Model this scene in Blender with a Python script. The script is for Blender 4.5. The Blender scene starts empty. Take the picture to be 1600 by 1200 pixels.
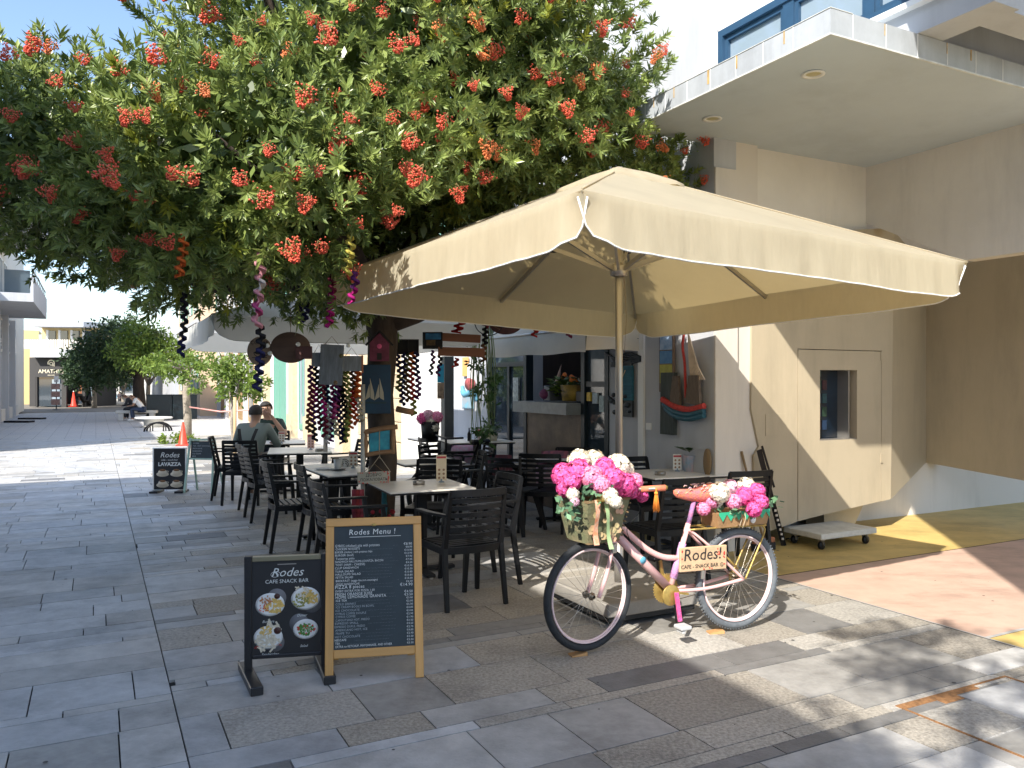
import bpy, math, random
import numpy as np
from mathutils import Vector, Matrix, Euler
R = math.radians
RNG = random.Random(7)
C = bpy.context.scene.collection
scene = bpy.context.scene

# ------------------------------------------------------------------ camera, sky, sun, exposure
F_PX, EYE, HOR = 1260.0, 1.62, 597.0
cam_d = bpy.data.cameras.new('camera'); cam = bpy.data.objects.new('camera', cam_d); C.objects.link(cam)
cam.location = (0, 0, EYE); cam.rotation_euler = (R(90 - 0.136), 0, 0)
cam_d.sensor_width = 36; cam_d.lens = 36 * F_PX / 1600; cam_d.clip_start = .05; cam_d.clip_end = 2000
scene.camera = cam
SUN_AZ, SUN_EL = 64.0, 40.0            # travel azimuth from +X, elevation
world = bpy.data.worlds.new('World'); scene.world = world; world.use_nodes = True
wn = world.node_tree.nodes; wl = world.node_tree.links
sky = wn.new('ShaderNodeTexSky'); sky.sky_type = 'NISHITA'; sky.sun_disc = False
sky.sun_elevation = R(SUN_EL); sky.sun_rotation = R(270 - SUN_AZ)
sky.ozone_density = 1.4; sky.air_density = 1.0; sky.dust_density = .9
wl.new(sky.outputs[0], wn['Background'].inputs[0]); wn['Background'].inputs[1].default_value = .135
sd = bpy.data.lights.new('sun', 'SUN'); sd.energy = 3.7; sd.angle = R(.55); sd.color = (1.0, .945, .86)
sun = bpy.data.objects.new('sun', sd); C.objects.link(sun)
tv = Vector((math.cos(R(SUN_AZ)) * math.cos(R(SUN_EL)), math.sin(R(SUN_AZ)) * math.cos(R(SUN_EL)), -math.sin(R(SUN_EL))))
sun.rotation_euler = tv.to_track_quat('-Z', 'Y').to_euler(); sun.location = (-10, -10, 15)
scene.view_settings.view_transform = 'Standard'; scene.view_settings.look = 'None'
scene.view_settings.exposure = 1.18; scene.view_settings.gamma = 1; scene.view_settings.use_curve_mapping = False

# ------------------------------------------------------------------ frames and helpers
TH = 27.3; CT, ST = math.cos(R(TH)), math.sin(R(TH))
def W(p, s, z=0.0): return (p * CT - s * ST, p * ST + s * CT, z)      # street frame: p across, s along
def at(px, py, d): return Vector(((px - 800) / F_PX * d, d, EYE - (py - HOR) / F_PX * d))
def gp(px, py, z=0.0):
    d = (EYE - z) * F_PX / (py - HOR); return Vector(((px - 800) / F_PX * d, d, z))

MATS = {}
def mat(name, col=(.5, .5, .5), rough=.6, metal=0.0, var=0.0, vscale=8.0, col2=None, bump=0.0, bscale=60.0, stretch=None, world_pos=False,
        trans=0.0, tcol=None, grime=None, emis=None, spec=.5, alpha=None, tone=False, rnd=0.0, glass=False, sheen=0.0):
    if name in MATS: return MATS[name]
    m = bpy.data.materials.new(name); m.use_nodes = True; MATS[name] = m
    n, l = m.node_tree.nodes, m.node_tree.links; b = n['Principled BSDF']
    b.inputs['Roughness'].default_value = rough; b.inputs['Metallic'].default_value = metal
    b.inputs['Specular IOR Level'].default_value = spec
    c4 = (*col, 1); b.inputs['Base Color'].default_value = c4
    vec = None
    if var or bump:
        if world_pos:
            g = n.new('ShaderNodeNewGeometry'); vec = g.outputs['Position']
        else:
            t = n.new('ShaderNodeTexCoord'); vec = t.outputs['Object']
        if stretch:
            mp = n.new('ShaderNodeMapping'); mp.inputs['Scale'].default_value = stretch; l.new(vec, mp.inputs[0]); vec = mp.outputs[0]
    cur = None
    if var:
        nz = n.new('ShaderNodeTexNoise'); nz.inputs['Scale'].default_value = vscale; nz.inputs['Detail'].default_value = 6
        nz.inputs['Roughness'].default_value = .65; l.new(vec, nz.inputs['Vector'])
        rp = n.new('ShaderNodeValToRGB'); rp.color_ramp.elements[0].position = .3; rp.color_ramp.elements[1].position = .7
        c2 = col2 or tuple(max(0, x * (1 - var)) for x in col)
        c1 = col if col2 else tuple(min(1, x * (1 + var * .6)) for x in col)
        rp.color_ramp.elements[0].color = (*c2, 1); rp.color_ramp.elements[1].color = (*c1, 1)
        l.new(nz.outputs['Fac'], rp.inputs[0]); cur = rp.outputs[0]
    if tone or rnd:
        hs = n.new('ShaderNodeHueSaturation')
        if cur: l.new(cur, hs.inputs['Color'])
        else: hs.inputs['Color'].default_value = c4
        mr = n.new('ShaderNodeMapRange')
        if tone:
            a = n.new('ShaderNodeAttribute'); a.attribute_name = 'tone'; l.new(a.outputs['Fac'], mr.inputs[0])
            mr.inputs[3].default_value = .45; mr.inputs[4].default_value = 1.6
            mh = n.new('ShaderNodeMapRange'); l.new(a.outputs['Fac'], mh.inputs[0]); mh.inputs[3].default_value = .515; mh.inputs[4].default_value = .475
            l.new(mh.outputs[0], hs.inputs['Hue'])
        else:
            oi = n.new('ShaderNodeObjectInfo'); l.new(oi.outputs['Random'], mr.inputs[0])
            mr.inputs[3].default_value = 1 - rnd; mr.inputs[4].default_value = 1 + rnd
        l.new(mr.outputs[0], hs.inputs['Value']); cur = hs.outputs[0]
    if grime:      # broad stains and run marks: (strength, mapping scale)
        t2 = n.new('ShaderNodeNewGeometry'); m2 = n.new('ShaderNodeMapping'); m2.inputs['Scale'].default_value = grime[1]; l.new(t2.outputs['Position'], m2.inputs[0])
        n2 = n.new('ShaderNodeTexNoise'); n2.inputs['Scale'].default_value = 1.0; n2.inputs['Detail'].default_value = 8; n2.inputs['Roughness'].default_value = .7; l.new(m2.outputs[0], n2.inputs['Vector'])
        r2 = n.new('ShaderNodeMapRange'); r2.inputs[1].default_value = .48; r2.inputs[2].default_value = .78; r2.inputs[3].default_value = 1.0; r2.inputs[4].default_value = 1 - grime[0]; l.new(n2.outputs['Fac'], r2.inputs[0])
        h2 = n.new('ShaderNodeHueSaturation'); l.new(r2.outputs[0], h2.inputs['Value'])
        if cur: l.new(cur, h2.inputs['Color'])
        else: h2.inputs['Color'].default_value = c4
        cur = h2.outputs[0]
    if cur: l.new(cur, b.inputs['Base Color'])
    if bump:
        nb = n.new('ShaderNodeTexNoise'); nb.inputs['Scale'].default_value = bscale; nb.inputs['Detail'].default_value = 5; l.new(vec, nb.inputs['Vector'])
        bp = n.new('ShaderNodeBump'); bp.inputs['Strength'].default_value = bump; bp.inputs['Distance'].default_value = .01
        l.new(nb.outputs['Fac'], bp.inputs['Height']); l.new(bp.outputs[0], b.inputs['Normal'])
    if emis: b.inputs['Emission Color'].default_value = (*emis[0], 1); b.inputs['Emission Strength'].default_value = emis[1]
    if glass: b.inputs['Transmission Weight'].default_value = 1.0; b.inputs['IOR'].default_value = 1.1
    if sheen: b.inputs['Sheen Weight'].default_value = sheen
    if trans:
        tr = n.new('ShaderNodeBsdfTranslucent'); mx = n.new('ShaderNodeMixShader'); mx.inputs[0].default_value = trans
        if tcol: tr.inputs[0].default_value = (*tcol, 1)
        elif cur: l.new(cur, tr.inputs[0])
        else: tr.inputs[0].default_value = c4
        out = n['Material Output']; l.new(b.outputs[0], mx.inputs[1]); l.new(tr.outputs[0], mx.inputs[2]); l.new(mx.outputs[0], out.inputs[0])
    return m

# the right hand row: image coordinates, estimated too deep, scaled back towards the eye
KU = .788
def ku(v):
    z = v[2]; z = z * 1.36 if 0 <= z <= .6 else (z if z < 0 else EYE + (z - EYE) * KU)  # low heights stretched instead, so wall feet stay on the ground
    return Vector((v[0] * KU, v[1] * KU, z))
def tag(o, label=None, cat=None, group=None, kind=None):
    if label: o['label'] = label
    if cat: o['category'] = cat
    if group: o['group'] = group
    if kind: o['kind'] = kind
    return o
def empty(name, loc=(0, 0, 0), rz=0.0, label=None, cat=None, group=None):
    o = bpy.data.objects.new(name, None); C.objects.link(o); o.location = loc; o.rotation_euler = (0, 0, R(rz))
    o.empty_display_size = .1
    return tag(o, label, cat, group)
def link(name, me, parent=None, loc=(0, 0, 0), rot=(0, 0, 0)):
    o = bpy.data.objects.new(name, me); C.objects.link(o); o.location = loc; o.rotation_euler = rot
    if parent: o.parent = parent
    return o
KIDS = None
def copy_tree(o, parent=None):
    c = o.copy(); C.objects.link(c); c.parent = parent
    for ch in list(o.children): copy_tree(ch, c)
    return c

class MB:
    def __init__(s, off=(0, 0, 0)): s.v = []; s.f = []; s.m = []; s.sm = []; s.off = Vector(off); s.cm = 0; s.cs = False
    def add(s, vs, fs, m=None, smooth=None):
        b = len(s.v); s.v += [tuple(Vector(v) - s.off) for v in vs]
        for f in fs: s.f.append([i + b for i in f]); s.m.append(s.cm if m is None else m); s.sm.append(s.cs if smooth is None else smooth)
        return s
    def box(s, x0, x1, y0, y1, z0, z1, m=None):
        vs = [(x, y, z) for z in (z0, z1) for y in (y0, y1) for x in (x0, x1)]
        return s.add(vs, [(0, 2, 3, 1), (4, 5, 7, 6), (0, 1, 5, 4), (2, 6, 7, 3), (0, 4, 6, 2), (1, 3, 7, 5)], m, False)
    def bbox(s, x0, x1, y0, y1, z0, z1, b=.004, m=None):       # box with chamfered edges
        xs = [x0, x0 + b, x1 - b, x1]; ys = [y0, y0 + b, y1 - b, y1]; zs = [z0, z0 + b, z1 - b, z1]
        V = []; idx = {}
        def p(i, j, k):
            if (i, j, k) not in idx: idx[(i, j, k)] = len(V); V.append((xs[i], ys[j], zs[k]))
            return idx[(i, j, k)]
        Fs = []
        for k in (0, 3): Fs.append([p(1, 1, k), p(2, 1, k), p(2, 2, k), p(1, 2, k)][::(1 if k else -1)])
        for j in (0, 3): Fs.append([p(1, j, 1), p(2, j, 1), p(2, j, 2), p(1, j, 2)][::(-1 if j else 1)])
        for i in (0, 3): Fs.append([p(i, 1, 1), p(i, 2, 1), p(i, 2, 2), p(i, 1, 2)][::(1 if i else -1)])
        for i, i2 in ((1, 0), (2, 3)):
            for j, j2 in ((1, 0), (2, 3)): Fs.append([p(i2, j, 1), p(i, j2, 1), p(i, j2, 2), p(i2, j, 2)])
            for k, k2 in ((1, 0), (2, 3)): Fs.append([p(i2, 1, k), p(i, 1, k2), p(i, 2, k2), p(i2, 2, k)])
        for j, j2 in ((1, 0), (2, 3)):
            for k, k2 in ((1, 0), (2, 3)): Fs.append([p(1, j2, k), p(1, j, k2), p(2, j, k2), p(2, j2, k)])
        for i, i2 in ((1, 0), (2, 3)):
            for j, j2 in ((1, 0), (2, 3)):
                for k, k2 in ((1, 0), (2, 3)): Fs.append([p(i2, j, k), p(i, j2, k), p(i, j, k2)])
        return s.add(V, Fs, m, False)
    def bar(s, a, b, w, h=None, w2=None, h2=None, up=(0, 0, 1), m=None):   # rectangular bar from a to b
        a, b = Vector(a), Vector(b); h = h or w; w2 = w2 or w; h2 = h2 or h
        d = (b - a).normalized(); u = Vector(up)
        if abs(d.dot(u)) > .95: u = Vector((0, 1, 0))
        x = d.cross(u).normalized(); y = x.cross(d).normalized()
        vs = [a - x * w / 2 - y * h / 2, a + x * w / 2 - y * h / 2, a + x * w / 2 + y * h / 2, a - x * w / 2 + y * h / 2,
              b - x * w2 / 2 - y * h2 / 2, b + x * w2 / 2 - y * h2 / 2, b + x * w2 / 2 + y * h2 / 2, b - x * w2 / 2 + y * h2 / 2]
        return s.add(vs, [(0, 3, 2, 1), (4, 5, 6, 7), (0, 1, 5, 4), (1, 2, 6, 5), (2, 3, 7, 6), (3, 0, 4, 7)], m, False)
    def tube(s, pts, r, n=8, m=None, cap=True, closed=False, smooth=True, flat=None):
        pts = [Vector(p) for p in pts]; N = len(pts)
        rs = r if isinstance(r, (list, tuple)) else [r] * N
        vs = []; px = None
        for i, p in enumerate(pts):
            if closed: t = (pts[(i + 1) % N] - pts[i - 1])
            else: t = pts[min(i + 1, N - 1)] - pts[max(i - 1, 0)]
            t.normalize()
            if px is None:
                u = Vector((0, 0, 1)) if abs(t.z) < .9 else Vector((0, 1, 0)); px = t.cross(u).normalized()
            else: px = (px - t * px.dot(t)).normalized()
            py = t.cross(px)
            for k in range(n):
                a = 2 * math.pi * k / n; fx = flat if flat else 1
                vs.append(p + px * math.cos(a) * rs[i] + py * math.sin(a) * rs[i] * fx)
        fs = []
        for i in range(N if closed else N - 1):
            j = (i + 1) % N
            for k in range(n): k2 = (k + 1) % n; fs.append((i * n + k, i * n + k2, j * n + k2, j * n + k))
        s.add(vs, fs, m, smooth)
        if cap and not closed:
            b = len(s.v) - len(vs); s.f.append([b + k for k in range(n)][::-1]); s.f.append([b + (N - 1) * n + k for k in range(n)])
            s.m += [s.cm if m is None else m] * 2; s.sm += [False, False]
        return s
    def lathe(s, prof, n=16, c=(0, 0, 0), m=None, smooth=True, axis='z', sx=1, sy=1):
        c = Vector(c); vs = []
        for r_, z in prof:
            for k in range(n):
                a = 2 * math.pi * k / n; x, y = r_ * math.cos(a) * sx, r_ * math.sin(a) * sy
                q = (x, y, z) if axis == 'z' else ((x, z, y) if axis == 'y' else (z, x, y))
                vs.append(c + Vector(q))
        fs = [(i * n + k, i * n + (k + 1) % n, (i + 1) * n + (k + 1) % n, (i + 1) * n + k) for i in range(len(prof) - 1) for k in range(n)]
        return s.add(vs, fs, m, smooth)
    def ball(s, c, r, n=8, k=6, m=None, sz=(1, 1, 1)):
        c = Vector(c); vs = []; 
        for i in range(k + 1):
            t = math.pi * i / k
            for j in range(n):
                a = 2 * math.pi * j / n
                vs.append(c + Vector((math.sin(t) * math.cos(a) * r * sz[0], math.sin(t) * math.sin(a) * r * sz[1], math.cos(t) * r * sz[2])))
        return s.add(vs, [(i * n + j, (i + 1) * n + j, (i + 1) * n + (j + 1) % n, i * n + (j + 1) % n) for i in range(k) for j in range(n)], m, True)
    def prism(s, poly, y0, y1, m=None, axis='y'):      # poly in (a, b), extruded between y0 and y1 on the axis
        n = len(poly)
        def q(a, b, c): return (a, c, b) if axis == 'y' else ((a, b, c) if axis == 'z' else (c, a, b))
        vs = [q(a, b, y0) for a, b in poly] + [q(a, b, y1) for a, b in poly]
        fs = [list(range(n)), list(range(2 * n - 1, n - 1, -1))] + [(i, i + n, (i + 1) % n + n, (i + 1) % n) for i in range(n)]
        return s.add(vs, fs, m, False)
    def mesh(s, name, mats):
        me = bpy.data.meshes.new(name); me.from_pydata(s.v, [], s.f)
        for m in (mats if isinstance(mats, (list, tuple)) else [mats]): me.materials.append(m)
        me.polygons.foreach_set('material_index', s.m); me.polygons.foreach_set('use_smooth', s.sm); me.update()
        return me
    def build(s, name, mats, parent=None, loc=(0, 0, 0), rot=(0, 0, 0)):
        return link(name, s.mesh(name, mats), parent, loc, rot)

class SB(MB):
    def __init__(s, off=(0, 0, 0)): MB.__init__(s, (off[0] * KU, off[1] * KU, 0))
    def add(s, vs, fs, m=None, smooth=None): return MB.add(s, [ku(v) for v in vs], fs, m, smooth)
def text(name, body, size, m, parent, loc, rot=(R(90), 0, 0), shear=0.0, align='CENTER', ext=.0006, offset=0.0, space=1.0, sx=1.0):
    cu = bpy.data.curves.new(name, 'FONT'); cu.body = body; cu.size = size; cu.shear = shear; cu.align_x = align; cu.align_y = 'CENTER'
    cu.extrude = ext; cu.offset = offset; cu.space_character = space; cu.resolution_u = 2
    t = bpy.data.objects.new(name, cu); me = bpy.data.meshes.new_from_object(t); me.name = name
    me.materials.clear(); me.materials.append(m); bpy.data.objects.remove(t); bpy.data.curves.remove(cu)
    o = link(name, me, parent, loc, rot); o.scale = (sx, 1, 1); return o

def np_mesh(name, V, Fq, mats, tone=None, mi=None, smooth=False):
    me = bpy.data.meshes.new(name); nv, nf, k = len(V), len(Fq), Fq.shape[1]
    me.vertices.add(nv); me.vertices.foreach_set('co', V.astype(np.float32).ravel())
    me.loops.add(nf * k); me.loops.foreach_set('vertex_index', Fq.astype(np.int32).ravel())
    me.polygons.add(nf); me.polygons.foreach_set('loop_start', np.arange(0, nf * k, k, dtype=np.int32))
    for m in (mats if isinstance(mats, (list, tuple)) else [mats]): me.materials.append(m)
    if mi is not None: me.polygons.foreach_set('material_index', mi.astype(np.int32))
    if smooth: me.polygons.foreach_set('use_smooth', np.ones(nf, dtype=bool))
    if tone is not None:
        a = me.attributes.new('tone', 'FLOAT', 'FACE'); a.data.foreach_set('value', tone.astype(np.float32))
    me.update(calc_edges=True); me.validate(); return me
# ------------------------------------------------------------------ materials of the place
M = {}
M['ground'] = mat('packed_ground', (.2, .18, .15), .9, var=.3, vscale=.8, world_pos=True)
M['bed'] = mat('joint_mortar', (.035, .034, .033), .95, var=.4, vscale=20, world_pos=True)
PV = [mat('slate_blue_grey', (.47, .475, .48), .52, var=.22, vscale=7, bump=.35, bscale=45, world_pos=True, grime=(.5, (1.6, 1.6, 1)), rnd=.16),  # slates, mostly on the left, lightened in colour to stand for open sky light
      mat('basalt_dark', (.2, .196, .19), .5, var=.2, vscale=9, bump=.3, bscale=70, world_pos=True, grime=(.5, (1.6, 1.6, 1)), rnd=.14),
      mat('granite_brown', (.4, .365, .31), .6, var=.5, vscale=55, bump=.4, bscale=120, world_pos=True, grime=(.5, (1.6, 1.6, 1)), rnd=.14),
      mat('granite_pale', (.47, .445, .4), .6, var=.42, vscale=48, bump=.45, bscale=90, world_pos=True, grime=(.5, (1.6, 1.6, 1)), rnd=.13),
      mat('slate_grey', (.48, .47, .45), .55, var=.25, vscale=5, bump=.3, bscale=60, world_pos=True, grime=(.5, (1.6, 1.6, 1)), rnd=.16),
      mat('slate_plain', (.33, .32, .3), .5, var=.18, vscale=14, bump=.2, bscale=30, world_pos=True, grime=(.5, (1.6, 1.6, 1)), rnd=.2)]
M['yellow_floor'] = mat('ochre_resin_floor', (.62, .45, .16), .6, grime=(.45, (1.5, 3, 1)), var=.16, vscale=3.0, bump=.15, bscale=80, world_pos=True)
M['pink_floor'] = mat('salmon_resin_floor', (.58, .4, .31), .6, grime=(.4, (1.5, 3, 1)), var=.14, vscale=3.5, bump=.15, bscale=80, world_pos=True)
M['white_wall'] = mat('white_render', (.5, .515, .54), .75, grime=(.22, (2.2, 2.2, .3)), var=.05, vscale=1.5, bump=.12, bscale=140)
M['warm_white'] = mat('warm_white_render', (.68, .63, .56), .75, grime=(.2, (2.2, 2.2, .3)), bump=.1, bscale=120)
M['cream_wall'] = mat('cream_render', (.76, .72, .65), .8, grime=(.2, (2, 2, .35)), var=.08, vscale=1.2, bump=.12, bscale=120)
M['sand_panel'] = mat('sand_coloured_panel', (.46, .39, .275), .5, grime=(.2, (2.5, 2.5, .5)), var=.06, vscale=1.6, bump=.05, bscale=40)
M['grey_slab'] = mat('grey_painted_concrete', (.54, .61, .67), .7, grime=(.2, (.8, .8, 1)), var=.06, vscale=1.2, bump=.1, bscale=90)
M['fascia'] = mat('stained_concrete_edge', (.42, .45, .48), .7, grime=(.3, (3, 3, .5)), var=.14, vscale=3, bump=.1, bscale=50)
M['rust'] = mat('rust', (.3, .15, .06), .8, var=.5, vscale=30)
M['orange_stain'] = mat('orange_stain', (.5, .34, .14), .8, var=.4, vscale=20)
M['blue_frame'] = mat('blue_window_frame', (.028, .075, .14), .4, var=.1)
M['teal_frame'] = mat('dark_teal_frame', (.008, .02, .028), .4, var=.15)
M['glass'] = mat('window_glass', (.03, .045, .06), .04, spec=.9)
M['glass_mid'] = mat('café_glass'.replace('é', 'e'), (.07, .1, .125), .05, var=.6, vscale=2.2, spec=.9)
M['glass_pale'] = mat('pale_window_glass', (.25, .32, .38), .06, spec=.9)
M['dark'] = mat('dark_interior', (.018, .017, .016), .8, var=.3)
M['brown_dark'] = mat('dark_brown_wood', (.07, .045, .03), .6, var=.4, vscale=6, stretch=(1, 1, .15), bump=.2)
M['metal_grey'] = mat('grey_steel', (.12, .135, .14), .4, metal=.3, var=.1)
M['alu'] = mat('brushed_aluminium', (.42, .4, .37), .38, metal=.75, var=.06)
M['black'] = mat('black_plastic', (.006, .0065, .008), .45, var=.1, vscale=20, spec=.3)
M['black_matt'] = mat('black_matt', (.015, .015, .016), .7, var=.1)
M['white'] = mat('white_paint', (.8, .8, .78), .5)
M['stone'] = mat('sandstone_block', (.55, .44, .29), .85, var=.18, vscale=9, bump=.5, bscale=30, rnd=.12)
M['green_door'] = mat('green_door_paint', (.16, .36, .28), .5, var=.08)
M['brick_red'] = mat('terracotta', (.4, .15, .07), .8, var=.2)
for k, c in dict(yellow_wall=(.68, .52, .25), peach_wall=(.66, .52, .38), pale_wall=(.7, .68, .62), charcoal=(.05, .048, .047), brown_panel=(.2, .175, .155), shutter=(.3, .2, .1)).items():
    M[k] = mat(k, c, .75, var=.06, vscale=2)

# ------------------------------------------------------------------ ground and paving
def slope(s): return 0 if s < 48 else -(s - 48) * .022
g = MB(); g.add([(-600, -300, -.06), (600, -300, -.06), (600, 60, -.06), (-600, 60, -.06), (-600, 900, -14), (600, 900, -14)], [(0, 1, 2, 3), (3, 2, 5, 4)])
tag(g.build('ground', M['ground']), kind='structure')

pav = MB(); pav.add([W(-3.3, -8, -.016), W(9.5, -8, -.016), W(9.5, 16, -.016), W(-3.3, 16, -.016), W(9.5, 40, -.016), W(-3.3, 40, -.016)], [(0, 1, 2, 3), (3, 2, 4, 5)])
pavement = tag(pav.build('pavement', M['bed']), kind='structure')
unit = []
for m_ in PV:
    b = MB(); b.bbox(-.5, .5, -.5, .5, -1, 0, .004)
    unit.append(b.mesh('paver', m_))
slabs = []     # p0, p1, s0, s1, material
rp_ = random.Random(11)
def pick(w, p=9):
    if p < 1.9 and w is wt_right: w = [a + (c - a) * max(0, (p - .35) / 1.55) for a, c in zip(wt_left, wt_right)]
    return rp_.choices(range(6), weights=w)[0]
wt_left = (6, .08, .12, .5, 6, .9); wt_right = (.12, 1.2, 4.4, 1.6, .7, 3.6)
def fill(pa, pb, sa, sb, wts, s_lo=.14, s_hi=.46):
    s = sa
    while s < sb - .05:
        t = rp_.choice([.09, .16, .16, .22, .3, .3, .38, .45]); t = min(max(t, .08), s_hi)
        if sb - s - t < .08: t = sb - s
        p = pa - (rp_.random() * .5)
        while p < pb - .02:
            ln = rp_.uniform(.3, 1.05) if t < .32 else rp_.uniform(.4, .9)
            q = min(p + ln, pb)
            if pb - q < .15: q = pb
            a = max(p, pa)
            if q - a > .03: slabs.append((a, q, s, s + t, pick(wts, (a + q) / 2)))
            p = q
        s += t
BOUND = .35
fill(-3.3, BOUND, -6, 26, wt_left); fill(BOUND, 5.0, -6, 4.9, wt_right); fill(BOUND, 5.0, 4.9, 26, wt_right); fill(5.0, 5.3, 5.2, 26, wt_right)
def vis(sl):
    x, y, _ = W((sl[0] + sl[1]) / 2, (sl[2] + sl[3]) / 2)
    if y < 2.6 or y > 30 or abs(x / y) > .68: return -1
    return (sl[1] - sl[0]) * (sl[3] - sl[2]) / y ** 3
order = sorted(slabs, key=vis, reverse=True)
rest_mb = MB()
for i, (p0, p1, s0, s1, mi) in enumerate(order):
    gap = .0035; dz = rp_.uniform(-.0012, .0012)
    cx, cy, _ = W((p0 + p1) / 2, (s0 + s1) / 2)
    if i < 292:
        o = link('paver', unit[mi], pavement, (cx, cy, dz)); o.rotation_euler = (0, 0, R(TH)); o.scale = (p1 - p0 - 2 * gap, s1 - s0 - 2 * gap, .014)
    else:
        q = [W(p0 + gap, s0 + gap, dz), W(p1 - gap, s0 + gap, dz), W(p1 - gap, s1 - gap, dz), W(p0 + gap, s1 - gap, dz)]
        lo = [(a, b, -.014) for a, b, c in q]
        rest_mb.add(lo + q, [(4, 5, 6, 7), (0, 1, 5, 4), (1, 2, 6, 5), (2, 3, 7, 6), (3, 0, 4, 7)], mi)
tag(rest_mb.build('small_pavers', PV, pavement), kind='stuff')

# street beyond: courses too small to tell apart
def far_paving():
    m = bpy.data.materials.new('far_street_paving'); m.use_nodes = True; n, l = m.node_tree.nodes, m.node_tree.links
    g_ = n.new('ShaderNodeNewGeometry'); mp = n.new('ShaderNodeMapping'); mp.vector_type = 'POINT'; mp.inputs['Rotation'].default_value = (0, 0, R(-TH))
    l.new(g_.outputs['Position'], mp.inputs[0])
    br = n.new('ShaderNodeTexBrick'); br.inputs['Scale'].default_value = 1; br.inputs['Brick Width'].default_value = .8; br.inputs['Row Height'].default_value = .25
    br.inputs['Mortar Size'].default_value = .008; br.inputs['Color1'].default_value = (.48, .48, .48, 1); br.inputs['Color2'].default_value = (.56, .545, .51, 1); br.inputs['Mortar'].default_value = (.14, .14, .14, 1)
    br.inputs['Bias'].default_value = -.2
    l.new(mp.outputs[0], br.inputs[0]); l.new(br.outputs[0], n['Principled BSDF'].inputs[0]); n['Principled BSDF'].inputs['Roughness'].default_value = .6
    return m
FP = far_paving()
rd = MB(); z0 = -.002
pts = [(26, z0), (48, z0), (260, slope(260))]
for (sa, za), (sb, zb) in zip(pts, pts[1:]): rd.add([W(-3.3, sa, za), W(5.3, sa, za), W(5.3, sb, zb), W(-3.3, sb, zb)], [(0, 1, 2, 3)])
rd.add([W(-3.3, 26, z0), W(-3.3, 48, z0), W(-40, 48, z0), W(-40, 26, z0)], [(0, 1, 2, 3)]); rd.add([W(-3.3, 14.7, z0), W(-3.3, 26, z0), W(-40, 26, z0), W(-40, 14.7, z0)], [(0, 1, 2, 3)])
tag(rd.build('street', FP), kind='structure')

fl = MB(); z = .001
fl.add([W(5.012, 4.975, z), W(13, 4.975, z), W(13, 7.6, z), W(5.012, 7.6, z)], [(0, 1, 2, 3)])
fl.add([W(5.012, -6, z), W(13, -6, z), W(13, 3.14, z), W(5.012, 3.14, z)], [(0, 1, 2, 3)])
tag(fl.build('yellow_floor', M['yellow_floor']), kind='structure')
fl = MB(); fl.add([W(5.012, 3.17, z), W(13, 3.17, z), W(13, 4.96, z), W(5.012, 4.96, z)], [(0, 1, 2, 3)])
tag(fl.build('pink_floor', M['pink_floor']), kind='structure')
st = MB(); st.add([W(4.995, -6, .003), W(5.012, -6, .003), W(5.012, 7.0, .003), W(4.995, 7.0, .003)], [(0, 1, 2, 3)])
st.add([W(5.012, 3.14, .003), W(13, 3.14, .003), W(13, 3.17, .003), W(5.012, 3.17, .003)], [(0, 1, 2, 3)])
tag(st.build('floor_edge_strip', mat('pale_edge_strip', (.48, .47, .45), .5, metal=.2)), kind='structure')

# recessed manhole cover in the paving
mh = empty('manhole_cover', W(3.55, 2.7, 0), TH, 'paved manhole cover with a rusty steel edge set in the pavement', 'manhole cover')
b = MB()
for a in ((-.0, .9, -.012, .0), (-.0, .9, -.9, -.888), (-.0, .012, -.888, -.012), (.888, .9, -.888, -.012)): b.box(a[0], a[1], a[2], a[3], -.004, .004)
b.build('frame', M['rust'], mh)
b = MB(); b.box(.012, .6, -.05, -.012, .0, .0035); b.box(.25, .4, -.1, -.05, .0, .0035); b.build('rust_patch', M['rust'], mh)
b = MB(); b.bbox(.016, .4, -.44, -.11, -.01, .0025); b.build('inset_slab', PV[3], mh)
b = MB(); b.bbox(.41, .88, -.44, -.06, -.01, .0025); b.build('inset_slab', PV[0], mh)
b = MB(); b.bbox(.016, .88, -.88, -.45, -.01, .0025); b.build('inset_slab', PV[5], mh)

# ------------------------------------------------------------------ café building (right), street frame
SR = (0, 0, R(TH))
def bld(name, p0, s0, label, cat='building', z=0.0, k=KU):
    e = empty(name, W(p0 * k, s0 * k, z), TH, label, cat); return e, (p0, s0, 0)
cb, CO = bld('cafe_building', 6.6, 7.5, 'white rendered café building with a long blue framed upper window', 'building')
PF = 6.6
b = SB(CO)
b.box(PF, PF + .35, 7.5, 9.72, 0, 3.2); b.box(PF, PF + .35, 13.7, 15.5, 0, 3.2)
b.box(PF, PF + .35, 7.5, 15.5, 3.2, 4.6)
b.box(PF, PF + .35, 7.4, 15.5, 4.6, 9.2); b.box(PF, PF + .35, 4.1, 4.15, 4.77, 9.2); b.box(PF, PF + .35, 4.15, 7.4, 4.77, 5.06); b.box(PF, PF + .35, 4.15, 7.4, 5.78, 9.2)
b.box(PF + .35, 9, 15.15, 15.5, 0, 9.2); b.box(PF + .35, 14, 8.4, 8.6, 0, 9.2)
b.build('wall', M['white_wall'], cb)
b = SB(CO); b.box(PF - .035, PF, 8.86, 8.98, 0, 3.2); b.build('wall_moulding', M['white'], cb)
b = SB(CO); b.box(PF - .06, PF, 9.86, 9.99, 3.3, 9.1); b.build('wall_moulding', M['white'], cb)
b = SB(CO); b.box(PF + .35, PF + .72, 7.52, 7.75, 0, 4.56); b.box(PF, PF + .35, 7.47, 7.5, 0, 4.2); b.build('reveal', M['warm_white'], cb)
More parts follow.
